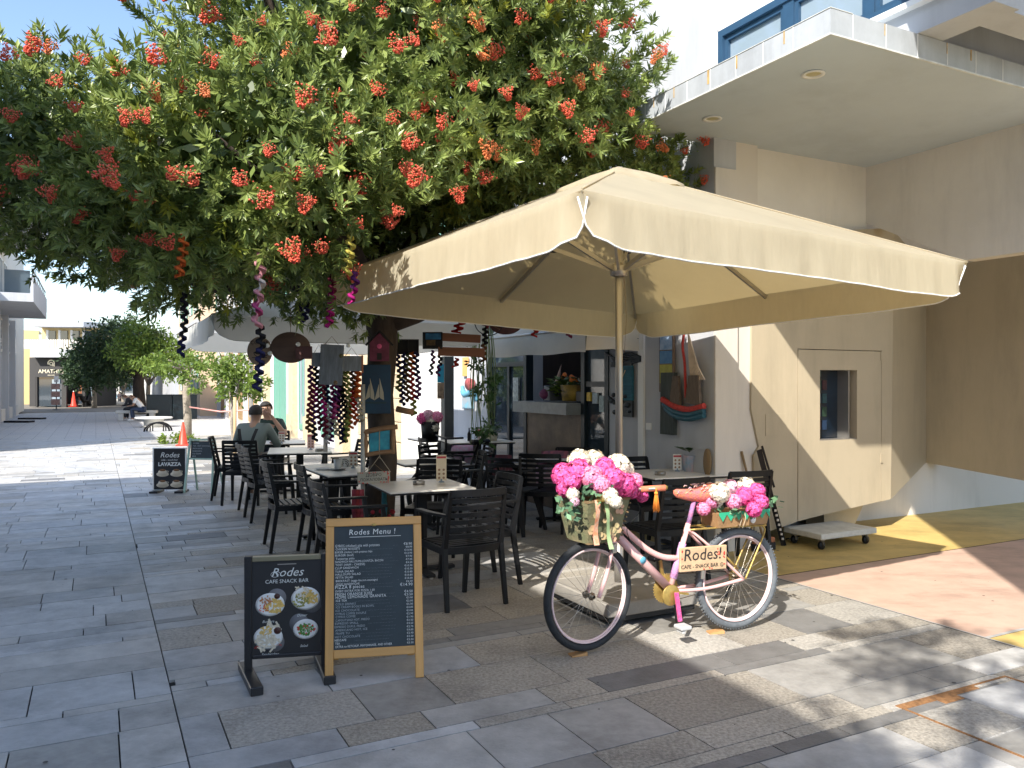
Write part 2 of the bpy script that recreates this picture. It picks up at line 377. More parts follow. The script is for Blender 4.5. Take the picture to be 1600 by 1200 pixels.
# long window over the canopy
wf = SB(CO)
y0, y1, z0, z1 = 4.15, 7.4, 5.06, 5.78
wf.box(PF - .03, PF + .12, y0, y1, z1 - .08, z1); wf.box(PF - .03, PF + .12, y0, y1, z0, z0 + .07); wf.box(PF - .03, PF + .12, y0, y0 + .08, z0 + .07, z1 - .08); wf.box(PF - .03, PF + .12, y1 - .08, y1, z0 + .07, z1 - .08)
wf.box(PF - .01, PF + .12, 6.25, 6.4, z0 + .07, z1 - .08); wf.box(PF - .01, PF + .12, 5.25, 5.35, z0 + .07, z1 - .08)
for a, c in ((4.23, 5.25), (5.35, 6.25), (6.4, 7.32)):
    wf.box(PF + .01, PF + .1, a, c, z1 - .14, z1 - .08); wf.box(PF + .01, PF + .1, a, c, z0 + .07, z0 + .12); wf.box(PF + .01, PF + .1, a, a + .05, z0 + .12, z1 - .14); wf.box(PF + .01, PF + .1, c - .05, c, z0 + .12, z1 - .14)
win = wf.build('window', M['blue_frame'], cb)
for a, c in ((4.28, 5.2), (5.4, 6.2), (6.45, 7.27)):
    b = SB(CO); b.box(PF + .05, PF + .07, a, c, z0 + .12, z1 - .14); b.build('pane', M['glass_pale'], win)
b = SB(CO); b.box(PF - .09, PF, 3.9, 7.42, 5.0, 5.055); b.build('window_sill', M['white'], cb)
b = SB(CO); b.box(PF - .02, PF - .0, 7.4, 7.44, 5.06, 5.82); b.box(PF - .02, PF, 4.1, 7.44, 5.785, 5.83); b.build('window_trim', M['white'], cb)
b = SB(CO); b.box(PF + .35, 14, 4.15, 4.45, 4.77, 9.2); b.build('return_wall', M['white_wall'], cb)
b = SB(CO); b.box(PF + .35, 15, 4.95, 5.15, 4.77, 9.2); b.build('return_wall', M['white_wall'], cb)
b = SB(CO); b.box(8.3, 9.6, 4.0, 4.15, 4.9, 5.6); b.build('balcony_block', M['white_wall'], cb)
b = MB((PF * KU, 7.5 * KU, 0)); b.prism([(.48, -1.03), (5.2, -1.03), (5.2, 3.15), (4.88, 3.78)], 5.0, 5.2, axis='z'); b.build('added_shading_slab', M['grey_slab'], cb)  # overhead slab added to throw the diagonal shadow across the passage floor
# ground floor openings: window, hatch, glazed door
b = SB(CO)
for s_ in (9.72, 10.36, 12.22, 13.62): b.box(PF - .02, PF + .12, s_, s_ + .1, 0, 3.2)
b.box(PF, PF + .1, 9.82, 10.36, 1.55, 1.63); b.box(PF, PF + .1, 9.82, 10.36, .0, .15); b.box(PF, PF + .1, 12.32, 13.62, 1.9, 1.98); b.box(PF, PF + .1, 12.32, 13.62, 0, .15)
b.box(PF + .0, PF + .1, 12.9, 12.98, .15, 1.9); b.box(PF, PF + .1, 9.82, 10.36, 3.1, 3.2); b.box(PF, PF + .1, 12.32, 13.62, 3.1, 3.2)
fr = b.build('shopfront_frame', M['teal_frame'], cb)
for (a, c, e, f, mm) in ((9.82, 10.36, 1.63, 3.1, 'glass_mid'), (9.82, 10.36, .15, 1.55, 'glass'), (12.32, 13.62, 1.98, 3.1, 'glass_mid'), (12.32, 12.9, .15, 1.9, 'glass'), (12.98, 13.62, .15, 1.9, 'glass')):
    b = SB(CO); b.box(PF + .04, PF + .06, a, c, e, f); b.build('pane', M[mm], fr)
b = SB(CO); b.box(PF - .28, PF + .5, 10.46, 12.22, 1.12, 1.3); b.build('counter', mat('counter_stone', (.25, .27, .27), .35, var=.2, vscale=12), cb)
b = SB(CO); b.box(PF + .0, PF + .1, 10.46, 12.22, 0, 1.12); b.build('counter_panel', mat('counter_wood_panel', (.16, .11, .07), .5, var=.5, vscale=3, bump=.3), cb)
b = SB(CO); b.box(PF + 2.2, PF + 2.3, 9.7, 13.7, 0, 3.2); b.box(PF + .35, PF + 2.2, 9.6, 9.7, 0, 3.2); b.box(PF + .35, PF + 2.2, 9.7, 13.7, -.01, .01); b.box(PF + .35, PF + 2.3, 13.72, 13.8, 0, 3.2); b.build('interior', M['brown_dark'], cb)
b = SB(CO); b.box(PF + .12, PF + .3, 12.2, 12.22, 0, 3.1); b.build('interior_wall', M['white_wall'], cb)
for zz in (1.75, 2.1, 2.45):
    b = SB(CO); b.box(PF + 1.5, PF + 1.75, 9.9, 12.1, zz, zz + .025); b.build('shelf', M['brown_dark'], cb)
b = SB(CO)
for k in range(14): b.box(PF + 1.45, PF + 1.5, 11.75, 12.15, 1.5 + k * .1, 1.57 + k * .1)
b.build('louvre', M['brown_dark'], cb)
b = SB(CO); b.box(PF - .012, PF, 8.72, 8.83, .98, 1.07); b.build('socket', M['white'], cb)
# stickers on the café window
for (s_, z_, w_, h_, c_) in ((10.27, 1.4, .1, .13, (.75, .5, .04)), (10.1, 1.38, .13, .16, (.45, .55, .6)), (9.92, 1.3, .12, .24, (.4, .5, .5))):
    b = SB(CO); b.box(PF - .002, PF + .03, s_ - w_ / 2, s_ + w_ / 2, z_ - h_ / 2, z_ + h_ / 2); b.build('sticker', mat('sticker_%d' % (s_ * 100), c_, .5, var=.3, vscale=30), cb)
b = SB(CO); b.box(PF - .002, PF + .03, 12.55, 12.75, 1.2, 1.7); b.build('poster', mat('poster_print', (.4, .45, .42), .6, var=.6, vscale=22), cb)

# concrete canopy
can, KO = bld('concrete_canopy', 6.6, 7.5, 'grey flat concrete canopy projecting over the passage beside the café', 'canopy')
b = SB(KO); b.box(5.5, 14, 4.81, 7.74, 4.56, 4.75); o = b.build('canopy_slab', M['grey_slab'], can)
b = SB(KO); b.box(5.484, 5.5, 4.795, 7.74, 4.548, 4.765); b.box(5.5, 14, 4.794, 4.81, 4.55, 4.765)
o = b.build('edge_band', M['fascia'], can)
b = SB(KO); b.box(5.478, 5.496, 4.79, 7.74, 4.538, 4.552); b.box(5.496, 14, 4.788, 4.806, 4.538, 4.552); b.box(5.478, 5.75, 4.79, 7.74, 4.764, 4.77)
b.build('drip_edge', mat('pale_drip_edge', (.66, .68, .66), .6, var=.3, vscale=9), can)
for k, (s_, w_) in enumerate(((5.3, .016), (5.9, .022), (6.3, .03), (6.85, .014), (7.2, .012))):
    b = SB(KO); b.box(5.4815, 5.4835, s_, s_ + w_, 4.68 - w_ * 2, 4.763); b.build('rust_stain', M['orange_stain'], can)
for k, (p_, w_) in enumerate(((6.15, .01), (7.0, .012), (7.35, .02), (8.4, .014))):
    b = SB(KO); b.box(p_, p_ + w_, 4.7915, 4.7935, 4.66, 4.763); b.build('rust_stain', M['orange_stain'], can)
for k in range(7):
    b = SB(KO); s_ = 5.2 + k * .36; b.box(5.482, 5.4838, s_, s_ + .008, 4.555, 4.763); b.build('panel_joint', M['white'], can)
for k in range(8):
    b = SB(KO); p_ = 5.75 + k * .42; b.box(p_, p_ + .008, 4.792, 4.7938, 4.555, 4.763); b.build('panel_joint', M['white'], can)
for (x, y, lab) in ((2.87, 7.69, 'round recessed downlight nearest the front corner of the concrete canopy'), (2.23, 8.99, 'round recessed downlight at the inner left end of the concrete canopy'), (5.68, 10.2, 'round recessed downlight deep under the right part of the concrete canopy')):
    e = empty('downlight', (x * KU, y * KU, EYE + 2.94 * KU), 0, lab, 'ceiling light', 'downlights in the concrete canopy')
    b = MB(); b.lathe([(.075, 0), (.085, -.004), (.085, -.012), (.06, -.012), (.055, .0)], 20); b.build('trim_ring', M['white'], e)
    b = MB(); b.lathe([(.055, -.003), (.03, -.006), (.001, -.006)], 16); b.build('lamp_face', mat('lamp_face', (.5, .45, .25), .3), e)

# passage walls behind and right
pw, PO = bld('passage_wall', 7.3, 7.5, 'cream back wall of the covered passage rising behind the sand coloured box', 'wall')
b = SB(PO); b.box(7.32, 9.4, 7.6, 7.72, 3.4, 4.56); b.add([(9.38, 7.6, 3.8), (9.38, 6.2, 3.1), (9.38, 1.3, 3.1), (9.38, 1.3, 4.56), (9.38, 7.6, 4.56), (9.6, 7.6, 3.8), (9.6, 6.2, 3.1), (9.6, 1.3, 3.1), (9.6, 1.3, 4.56), (9.6, 7.6, 4.56)], [(4, 3, 2, 1, 0), (5, 6, 7, 8, 9), (0, 1, 6, 5), (1, 2, 7, 6), (2, 3, 8, 7), (0, 5, 9, 4)]); b.build('upper_wall', M['cream_wall'], pw)
PQ = (7.3 * KU, 7.5 * KU, 0)
b = MB(PQ); b.box(7.2, 14, 6.5, 6.6, 0, 3.94); b.build('low_wall', M['warm_white'], pw)
b = MB(PQ); b.box(9.14, 9.4, .5, 6.5, 2.9, 3.94); b.build('upper_wall', M['cream_wall'], pw)
b = MB(PQ); b.prism([(7.0, 0), (7.45, 0), (7.95, .75), (7.0, .75)], 6.2, 6.45); b.build('support_block', M['sand_panel'], pw)

# sand coloured folded kiosk box
kb, BO = bld('kiosk_box', 5.7, 5.9, 'sand coloured angular kiosk box with a door and small dark window, floating above the floor', 'kiosk', k=1)
def kp(px, py):       # pixel ray on the plane s = 5.9
    u = (px - 800) / F_PX; y = 5.9 / (CT - u * ST); return (u * y * CT + y * ST, EYE - (py - HOR) / F_PX * y)
poly = [kp(1175, 500), kp(1174, 640), kp(1186, 698), kp(1178, 712), kp(1178, 790), kp(1180, 838), kp(1243, 816), kp(1282, 806), kp(1392, 780)]
top = kp(1397, 356); poly += [top, (kp(1175, 400)[0], 3.05)]
pr = kp(1392, 780)[0]
# front sheet with a hole for the door window: strips
D0, D1 = kp(1247, 546), kp(1377, 549); W0, W1 = kp(1281, 578), kp(1339, 686)
zb_l, zb_r = kp(1247, 815)[1], kp(1377, 783)[1]
def zbot(p):
    P_ = [kp(1180, 838), kp(1243, 816), kp(1282, 806), kp(1392, 780)]
    for a, c in zip(P_, P_[1:]):
        if p <= c[0]: return a[1] + (c[1] - a[1]) * (p - a[0]) / (c[0] - a[0])
    return P_[-1][1]
def ztop(p): return 3.05 + (top[1] - 3.05) * (p - poly[-1][0]) / (top[0] - poly[-1][0])
dp0, dp1 = D0[0], D1[0]; g_ = .008; dzt = D0[1]
b = MB(BO)
lp = [q for q in poly[:6]]
b.prism(lp + [(dp0 - g_, zbot(dp0)), (dp0 - g_, ztop(dp0)), poly[-1]], 5.9, 6.0)
b.prism([(dp0 - g_, dzt + g_), (dp1 + g_, dzt + g_), (dp1 + g_, ztop(dp1)), (dp0 - g_, ztop(dp0))], 5.9, 6.0)
b.prism([(dp1 + g_, zbot(dp1)), (pr, zbot(pr)), (top[0], top[1]), (dp1 + g_, ztop(dp1))], 5.9, 6.0)
b.build('front_panel', M['sand_panel'], kb)
b = MB(BO)
w0, w1, wz0, wz1 = W0[0], W1[0], W1[1], W0[1]
b.prism([(dp0, zbot(dp0) + .004), (w0, zbot(w0) + .004), (w0, dzt), (dp0, dzt)], 5.898, 5.99)
b.prism([(w1, zbot(w1) + .004), (dp1, zbot(dp1) + .004), (dp1, dzt), (w1, dzt)], 5.898, 5.99)
b.prism([(w0, wz1), (w1, wz1), (w1, dzt), (w0, dzt)], 5.898, 5.99)
b.prism([(w0, zbot(w0) + .004), (w1, zbot(w1) + .004), (w1, wz0), (w0, wz0)], 5.898, 5.99)
door = b.build('door', M['sand_panel'], kb)
b = MB(BO); b.box(w0 + .001, w1 - .001, 6.05, 6.07, wz0, wz1); b.build('screen', mat('dark_screen', (.006, .016, .03), .12, var=.6, vscale=5, spec=.8), door)
b = MB(BO); b.box(w1 - .12, w1 - .1, 5.91, 6.05, wz0 + .004, wz1 - .004, 0); b.box(w0, w1, 5.91, 6.0, wz0, wz0 + .012); b.build('window_trim', M['alu'], door)
for k in range(14):
    b = MB(BO); i, j = k % 3, k // 3
    b.box(w0 + .03 + i * .085, w0 + .095 + i * .085, 6.044, 6.05, wz0 + .1 + j * .14, wz0 + .2 + j * .14)
    b.build('sticker', mat('dim_sticker_%d' % (k % 5), [(.02, .05, .03), (.05, .015, .02), (.01, .03, .07), (.02, .06, .07), (.03, .02, .05)][k % 5], .6, var=.5, vscale=25), door)
for z_ in (.75, 1.85):
    b = MB(BO); b.box(dp1 - .015, dp1 + .02, 5.89, 5.9, z_, z_ + .1); b.build('hinge', M['sand_panel'], door)
b = MB(BO); q0, q1 = kp(1196, 647), kp(1228, 680)
b.box(q0[0], q1[0], 5.894, 5.9, q1[1], q0[1]); b.build('access_panel', M['sand_panel'], kb)
# folded side and left return
b = MB()
A = Vector(W(pr, 5.9)); Bq = Vector((5.12, 9.96, 0))
def v3(q, z_): return (q.x, q.y, z_)
b.add([v3(A, zbot(pr)), v3(Bq, .63), v3(Bq, 3.02), v3(A, top[1])], [(0, 1, 2, 3)])
n_ = Vector(((Bq - A).y, -(Bq - A).x, 0)).normalized() * -.1
b.add([v3(A + n_, zbot(pr)), v3(Bq + n_, .63), v3(Bq + n_, 3.02), v3(A + n_, top[1])], [(3, 2, 1, 0)])
b.add([v3(A, zbot(pr)), v3(Bq, .63), v3(Bq + n_, .63), v3(A + n_, zbot(pr)), v3(A, top[1]), v3(Bq, 3.02), v3(Bq + n_, 3.02), v3(A + n_, top[1])], [(0, 3, 2, 1), (4, 5, 6, 7), (1, 2, 6, 5)])
o = b.build('side_panel', M['sand_panel'], kb); o.matrix_parent_inverse = (Matrix.Translation(kb.location) @ Matrix.Rotation(R(TH), 4, 'Z')).inverted()
b = MB(BO); xl = poly[0][0]
b.box(xl + .0, xl + .05, 6.0, 6.4, .5, 3.02); b.build('side_panel', M['sand_panel'], kb)
b = MB(BO); b.box(xl + .1, pr, 6.0, 7.4, 2.98, 3.0); b.build('roof', M['sand_panel'], kb)

fp, FO = bld('floating_wall_panel', 9.1, 4.0, 'brown sand wall panel floating above the passage floor at the right edge', 'wall panel', k=1)
b = MB(FO); b.add([(9.1, 6.52, .63), (9.1, 1.2, .2), (9.1, 1.2, 3.05), (9.1, 6.52, 3.02), (9.35, 6.52, .63), (9.35, 1.2, .2), (9.35, 1.2, 3.05), (9.35, 6.52, 3.02)],
                  [(0, 3, 2, 1), (4, 5, 6, 7), (0, 1, 5, 4), (3, 7, 6, 2), (0, 4, 7, 3), (1, 2, 6, 5)])
b.build('panel_sheet', M['sand_panel'], fp)
# ------------------------------------------------------------------ right row beyond the café
def opening(b_parent, off, p, s0, s1, z0, z1, kind, side=-1, frame='white', pane='glass', name='window', shutters=None):
    """window or door on a facade plane p, proud towards side"""
    d = side; MB_ = MB if side > 0 else SB
    b = MB_(off); t = .07
    b.box(min(p, p + d * .05), max(p, p + d * .05), s0, s0 + t, z0, z1); b.box(min(p, p + d * .05), max(p, p + d * .05), s1 - t, s1, z0, z1)
    b.box(min(p, p + d * .05), max(p, p + d * .05), s0 + t, s1 - t, z1 - t, z1); b.box(min(p, p + d * .05), max(p, p + d * .05), s0 + t, s1 - t, z0, z0 + (.12 if kind == 'door' else t))
    m = (s0 + s1) / 2; b.box(min(p, p + d * .045), max(p, p + d * .045), m - .03, m + .03, z0 + .12, z1 - t)
    w = b.build(name, M[frame], b_parent)
    b = MB_(off); b.box(min(p, p + d * .02), max(p, p + d * .02), s0 + t, m - .03, z0 + .12, z1 - t); b.build('pane', M[pane], w)
    b = MB_(off); b.box(min(p, p + d * .02), max(p, p + d * .02), m + .03, s1 - t, z0 + .12, z1 - t); b.build('pane', M[pane], w)
    if shutters:
        for a in (s0 - .48, s1 + .02):
            b = MB_(off); b.box(min(p, p + d * .05), max(p, p + d * .05), a, a + .46, z0, z1)
            for k in range(int((z1 - z0) / .12)): b.box(min(p + d * .05, p + d * .07), max(p + d * .05, p + d * .07), a + .05, a + .41, z0 + .05 + k * .12, z0 + .1 + k * .12)
            b.build('shutter', M[shutters], w)
    return w
hb, HO = bld('stone_corner_house', 6.6, 15.5, 'cream rendered house with sandstone corner blocks beside the café', 'house')
b = SB(HO); b.box(6.9, 14, 15.52, 23, 0, 7.5); b.box(6.8, 6.9, 15.52, 19.2, 0, 7.5); b.build('wall', M['pale_wall'], hb)
rs = random.Random(5)
for k in range(16):          # sandstone blocks laid in courses
    s_ = 19.2; off_ = 0 if k % 2 else .25
    while s_ < 22.9:
        L_ = min(.55 if s_ > 19.2 or k % 2 == 0 else .3, 23 - s_)
        b = SB(HO); b.bbox(6.82 - rs.uniform(0, .012), 6.9, s_ + .008, s_ + L_ - .008, k * .3 + .006, k * .3 + .294, .012); b.build('stone_block', M['stone'], hb); s_ += L_
b = SB(HO); b.box(6.84, 6.9, 19.2, 23, 4.8, 7.5); b.build('wall', M['stone'], hb)
opening(hb, HO, 6.8, 17.0, 18.1, 0, 2.5, 'door', name='door', pane='white'); opening(hb, HO, 6.8, 16.6, 17.8, 4.2, 5.8, 'window', shutters='green_door')
opening(hb, HO, 6.82, 20.4, 21.6, 4.9, 6.4, 'window', shutters='green_door')

gb, GO = bld('green_door_house', 6.6, 23.0, 'bright white house with tall pale green double doors between sandstone pilasters', 'house')
b = SB(GO); b.box(6.6, 14, 23.02, 38, 0, 8.6); b.build('wall', M['white_wall'], gb)
for s_ in (23.1, 27.3, 30.0, 35.2):
    b = SB(GO); b.box(6.42, 6.6, s_, s_ + .75, .5, 6.8); b.box(6.36, 6.6, s_ - .06, s_ + .81, 0, .5); b.box(6.36, 6.6, s_ - .06, s_ + .81, 6.8, 7.1); b.build('pilaster', M['stone'], gb)
b = SB(GO); b.box(6.3, 6.6, 23.02, 38, 7.1, 7.35); b.build('cornice', M['stone'], gb)
for (a, c) in ((32.0, 34.2), (28.4, 29.6), (24.6, 26.4)):
    opening(gb, GO, 6.6, a, c, .2, 3.5, 'door', name='door', frame='green_door', pane='green_door' if a > 30 else 'glass_pale')
    opening(gb, GO, 6.6, a + .2, c - .2, 4.6, 6.3, 'window', shutters='green_door')
b = SB(GO); b.box(6.57, 6.6, 30.95, 31.6, 2.2, 2.8); p_ = b.build('notice', M['white'], gb)
text('lettering', 'hp', .4, M['black'], gb, (-.04 * KU, 8.28 * KU, EYE + .88 * KU), rot=(R(90), 0, R(-90)))
pb, PO2 = bld('shuttered_house', 6.6, 38.0, 'pale cream house front with brown shuttered openings behind the street trees', 'house')
b = SB(PO2); b.box(6.6, 14, 38.02, 52, -.3, 8.0); b.build('wall', M['peach_wall'], pb)
for k in range(4):
    s_ = 39.2 + k * 3.2
    opening(pb, PO2, 6.6, s_, s_ + 1.3, .1, 3.2, 'door', name='door', frame='shutter', pane='shutter' if k % 2 else 'glass_pale'); opening(pb, PO2, 6.6, s_, s_ + 1.3, 4.4, 6.2, 'window', shutters='shutter')
    b = SB(PO2); b.box(6.45, 6.6, s_ + 1.7, s_ + 2.3, -.3, 7.2); b.build('pilaster', M['white_wall'], pb)
tb, TO = bld('tall_peach_house', 6.6, 52.0, 'tall peach upper house front with green shutters showing above the small trees', 'house')
b = SB(TO); b.box(5.6, 14, 52.02, 66, -.6, 10.5); b.build('wall', M['peach_wall'], tb)
b = SB(TO); b.box(5.3, 5.6, 51.8, 66, 10.2, 10.7); b.box(5.35, 5.6, 51.9, 66, 5.2, 5.4); b.build('cornice', M['white_wall'], tb)
for k in range(4):
    for zz in (1.0, 6.0): opening(tb, TO, 5.6, 53.3 + k * 3.2, 54.5 + k * 3.2, zz, zz + 2.3, 'window', shutters='green_door')
b = SB(TO)
for k in range(3): b.box(6.5 + k * 2.2, 7.2 + k * 2.2, 51.96, 52.02, 5.9, 8.2)
b.build('shutter', M['green_door'], tb)
eb, EO = bld('far_white_house', 5.6, 66, 'low white house with a small balcony far down the right side of the street', 'house')
b = SB(EO); b.box(5.6, 14, 66.02, 100, -1.4, 6.5); b.build('wall', M['white_wall'], eb)
for k in range(6): opening(eb, EO, 5.6, 68 + k * 5, 69.6 + k * 5, 2.6, 4.4, 'window', frame='brown_dark')
eb2, EO2 = bld('end_house', 0, 125, 'small white and terracotta house closing the far end of the street', 'house', k=1)
b = MB(EO2); b.box(-9, 8, 125, 132, -2.5, 4.2); b.build('wall', M['pale_wall'], eb2)
b = MB(EO2); b.box(-2.5, .5, 124.8, 125, -2.5, 3.2); b.build('wall', M['brick_red'], eb2)
for k in range(4):
    b = MB(EO2); b.box(-7 + k * 3.3, -5.4 + k * 3.3, 124.72, 124.8, .4, 2.2); b.build('window', M['glass'], eb2)
    b = MB(EO2); b.box(-7 + k * 3.3, -5.4 + k * 3.3, 124.72, 124.8, -2.0, -.4); b.build('window', M['glass'], eb2)

# ------------------------------------------------------------------ left row
# near block: stands left of the camera, casts the long street shadow
nb, NO = bld('near_left_block', -3.3, -14, 'white two storey shop block on the left side of the street', 'building', k=1)
b = MB(NO); b.box(-12, -3.3, -14, 10.5, 0, 6.27); b.build('wall', M['white_wall'], nb)
b = MB(NO); b.box(-12, -3.1, -14, 10.52, 6.27, 6.44); b.build('parapet', M['white'], nb)
for k in range(6):
    opening(nb, NO, -3.3, -12.5 + k * 3.9, -10.3 + k * 3.9, 0, 2.7, 'door', side=1, name='shop_window', frame='metal_grey'); opening(nb, NO, -3.3, -12.3 + k * 3.9, -10.7 + k * 3.9, 3.8, 5.5, 'window', side=1)
mb_, MO = bld('middle_left_block', -3.3, 21.15, 'low cream shop block on the left beyond the side street', 'building', k=1)
b = MB(MO); b.box(-12, -3.3, 21.15, 33, 0, 5.1); b.build('wall', M['cream_wall'], mb_)
for k in range(3): opening(mb_, MO, -3.3, 22.6 + k * 3.5, 25 + k * 3.5, 0, 2.6, 'door', side=1, name='shop_window', frame='metal_grey')

wb, WO = bld('white_balcony_block', -3.3, 33, 'white modern shop block with deep balconies and a rounded roof overhang on the left', 'building', k=1)
b = MB(WO); b.box(-12, -3.6, 33.02, 53, 0, 8.3); b.build('wall', M['pale_wall'], wb)
def rounded(p0, p1, s0, s1, r, n=6):
    P = [(p0, s0), (p1, s0), (p1, s1 - r)] + [(p1 - r + r * math.cos(a), s1 - r + r * math.sin(a)) for a in [math.pi / 2 * k / n for k in range(1, n + 1)]] + [(p0, s1)]
    return P
b = MB(WO); b.prism(rounded(-3.6, -1.75, 33.02, 42.6, 1.0), 7.5, 8.35, axis='z'); b.build('roof_overhang', M['white_wall'], wb)
b = MB(WO); b.prism(rounded(-3.6, -1.95, 33.02, 41.8, .2), 4.45, 4.75, axis='z'); b.prism([(-2.05, 33.02), (-1.95, 33.02), (-1.95, 41.8), (-2.05, 41.8)], 4.75, 5.35, axis='z'); b.build('balcony', M['white_wall'], wb)
b = MB(WO)
b.box(-2.02, -1.98, 33.1, 41.7, 5.62, 5.66)
for k in range(9): b.box(-2.015, -1.985, 33.3 + k, 33.34 + k, 5.35, 5.62)
b.build('balcony_rail', M['alu'], wb)
b = MB(WO); b.box(-3.62, -2.6, 41.9, 42.0, 4.75, 6.6); b.build('glass_screen', M['glass_pale'], wb)
for k in range(5): opening(wb, WO, -3.6, 33.8 + k * 1.9, 35.3 + k * 1.9, 4.8, 6.9, 'window', side=1, pane='glass_pale')
for k in range(4):
    s_ = 33.6 + k * 3.3
    b = MB(WO); b.box(-3.6, -3.3, s_, s_ + .35, 0, 4.45); b.build('pillar', M['white_wall'], wb)
    b = MB(WO); b.box(-3.6, -3.42, s_ + .35, s_ + 1.7, 2.75, 4.4); b.build('sign_panel', M['brown_panel'], wb)
    b = MB(WO); b.box(-3.6, -3.5, s_ + .4, s_ + 1.65, .05, 2.7); b.build('shop_window', M['glass'], wb)
    b = MB(WO); b.box(-3.6, -3.4, s_ + 1.7, s_ + 3.3, 0, .5); b.box(-3.6, -3.5, s_ + 1.8, s_ + 3.2, 2.9, 4.3); b.build('shop_panel', M['pale_wall'], wb)
    b = MB(WO); b.box(-3.6, -3.49, s_ + 2.1, s_ + 3.0, 3.0, 4.2); b.build('window', M['glass_pale'], wb)
text('lettering', 'Care', .7, M['white'], wb, (-.1, 37.9 - 33, 3.3), rot=(R(90), 0, R(90)))
for k in range(3):
    b = MB(WO); b.lathe([(.1, 7.49), (.1, 7.47), (.001, 7.47)], 10, c=(-2.5, 36 + k * 2, 0)); b.build('downlight', M['alu'], wb)

# corner perfume shop facing the camera
ab = empty('corner_shop', (-31.6, 53.5, 0), 4, 'charcoal fronted corner shop with gold lettering under a curved balcony', 'shop')
b = MB(); b.box(0, 1.95, 0, 6, 1.95, 3.25); b.prism([(1.95, 0), (2.6, .9), (2.6, 6), (1.95, 6)], 1.95, 3.25, axis='z'); b.build('fascia', M['charcoal'], ab)
b = MB(); b.box(-.4, 0, 0, 6, 0, 3.25); b.box(2.55, 2.75, .9, 6, -.2, 3.25); b.box(1.62, 1.95, .02, .2, -.2, 1.95); b.box(-.0, .08, .02, .2, -.1, 1.95); b.build('shopfront_frame', M['charcoal'], ab)
b = MB(); b.box(.08, 1.62, .15, .2, 0, 1.95); b.build('shop_window', M['glass'], ab)
b = MB(); b.box(1.0, 1.5, .1, .14, .3, 1.8); b.build('door', M['glass_pale'], ab)
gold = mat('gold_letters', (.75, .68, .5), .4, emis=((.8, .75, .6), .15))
text('lettering', 'AMATHUS', .36, gold, ab, (1.0, -.02, 2.32)); text('lettering', 'PERFUMES', .1, gold, ab, (1.0, -.02, 2.07))
b = MB(); b.tube([(1.0 + .2 * math.cos(t), -.02, 2.88 + .2 * math.sin(t)) for t in [math.pi * (-.35 + k / 9 * 1.5) for k in range(10)]] , .035, 6); b.tube([(1.2, -.02, 2.93), (1.2, -.02, 2.65)], .035, 6)
b.tube([(1.0 + .1 * math.cos(t), -.02, 2.84 + .1 * math.sin(t)) for t in [2 * math.pi * k / 10 for k in range(10)]], .028, 6, closed=True); b.build('emblem', gold, ab)
b = MB(); P = [(-.6, 0)] + [(1.9 + 1.3 * math.sin(a), .9 - 1.5 * math.cos(a)) for a in [math.pi / 2 * k / 8 for k in range(9)]] + [(3.2, 8), (-.6, 8)]
P[0] = (-.05, -.6); P[-1] = (-.05, 8); b.prism(P, 3.25, 3.8, axis='z'); b.build('balcony', M['white_wall'], ab)
for k in range(26):
    a = k / 25; x = -.5 + a * 3.6; y = -.5 if x < 1.9 else .9 - 1.4 * math.cos(math.asin(min(1, (x - 1.9) / 1.3)))
    b = MB(); b.box(x - .05, x + .05, y - .02, y + .02, 3.8, 4.42); b.build('railing_post', M['cream_wall'], ab)
b = MB(); b.box(-.6, 3.0, 2, 9, 3.8, 5.4); b.build('upper_wall', M['yellow_wall'], ab)
for k in range(4):
    b = MB(); b.box(-.1 + k * .8, .35 + k * .8, 1.9, 2, 4.0, 5.15); b.build('window', M['glass'], ab)
    b = MB(); b.box(-.25 + k * .8, -.1 + k * .8, 1.88, 2, 3.95, 5.2); b.build('shutter', M['white'], ab)
b = MB(); b.prism([(-.6, .6), (2.8, .6), (3.9, 2), (3.9, 9), (-.6, 9)], 5.35, 5.7, axis='z'); b.box(2.8, 5.0, 3, 9, 4.9, 5.1); b.build('roof', M['white_wall'], ab)
yb, YO = bld('yellow_house', -3.9, 72, 'pale yellow house with stacked white balconies beyond the corner shop', 'house', k=1, z=-.3)
b = MB(YO); b.box(-12, -3.9, 72, 86, -.8, 5.9); b.build('wall', M['yellow_wall'], yb)
for zz in (2.6, 4.7):
    b = MB(YO); b.box(-3.9, -2.9, 72, 78 + zz, zz, zz + .9); b.build('balcony', M['white_wall'], yb)
for k in range(4): opening(yb, YO, -3.9, 73 + k * 3.2, 74.6 + k * 3.2, .3, 2.7, 'door', side=1, name='door', frame='shutter')
yb2, YO2 = bld('far_yellow_house', -3.6, 88, 'small yellow house with white roof edges near the far dark trees', 'house', k=1)
b = MB(YO2); b.box(-12, -3.6, 88, 122, -2.5, 3.6); b.build('wall', M['yellow_wall'], yb2)
b = MB(YO2); b.box(-12, -2.9, 89, 98, 3.0, 3.3); b.box(-12, -3.2, 102, 110, 3.6, 5.0); b.build('roof', M['white_wall'], yb2)
for k in range(7): opening(yb2, YO2, -3.6, 90 + k * 4.4, 91.4 + k * 4.4, -.2, 2.4, 'door', side=1, name='door', frame='white')

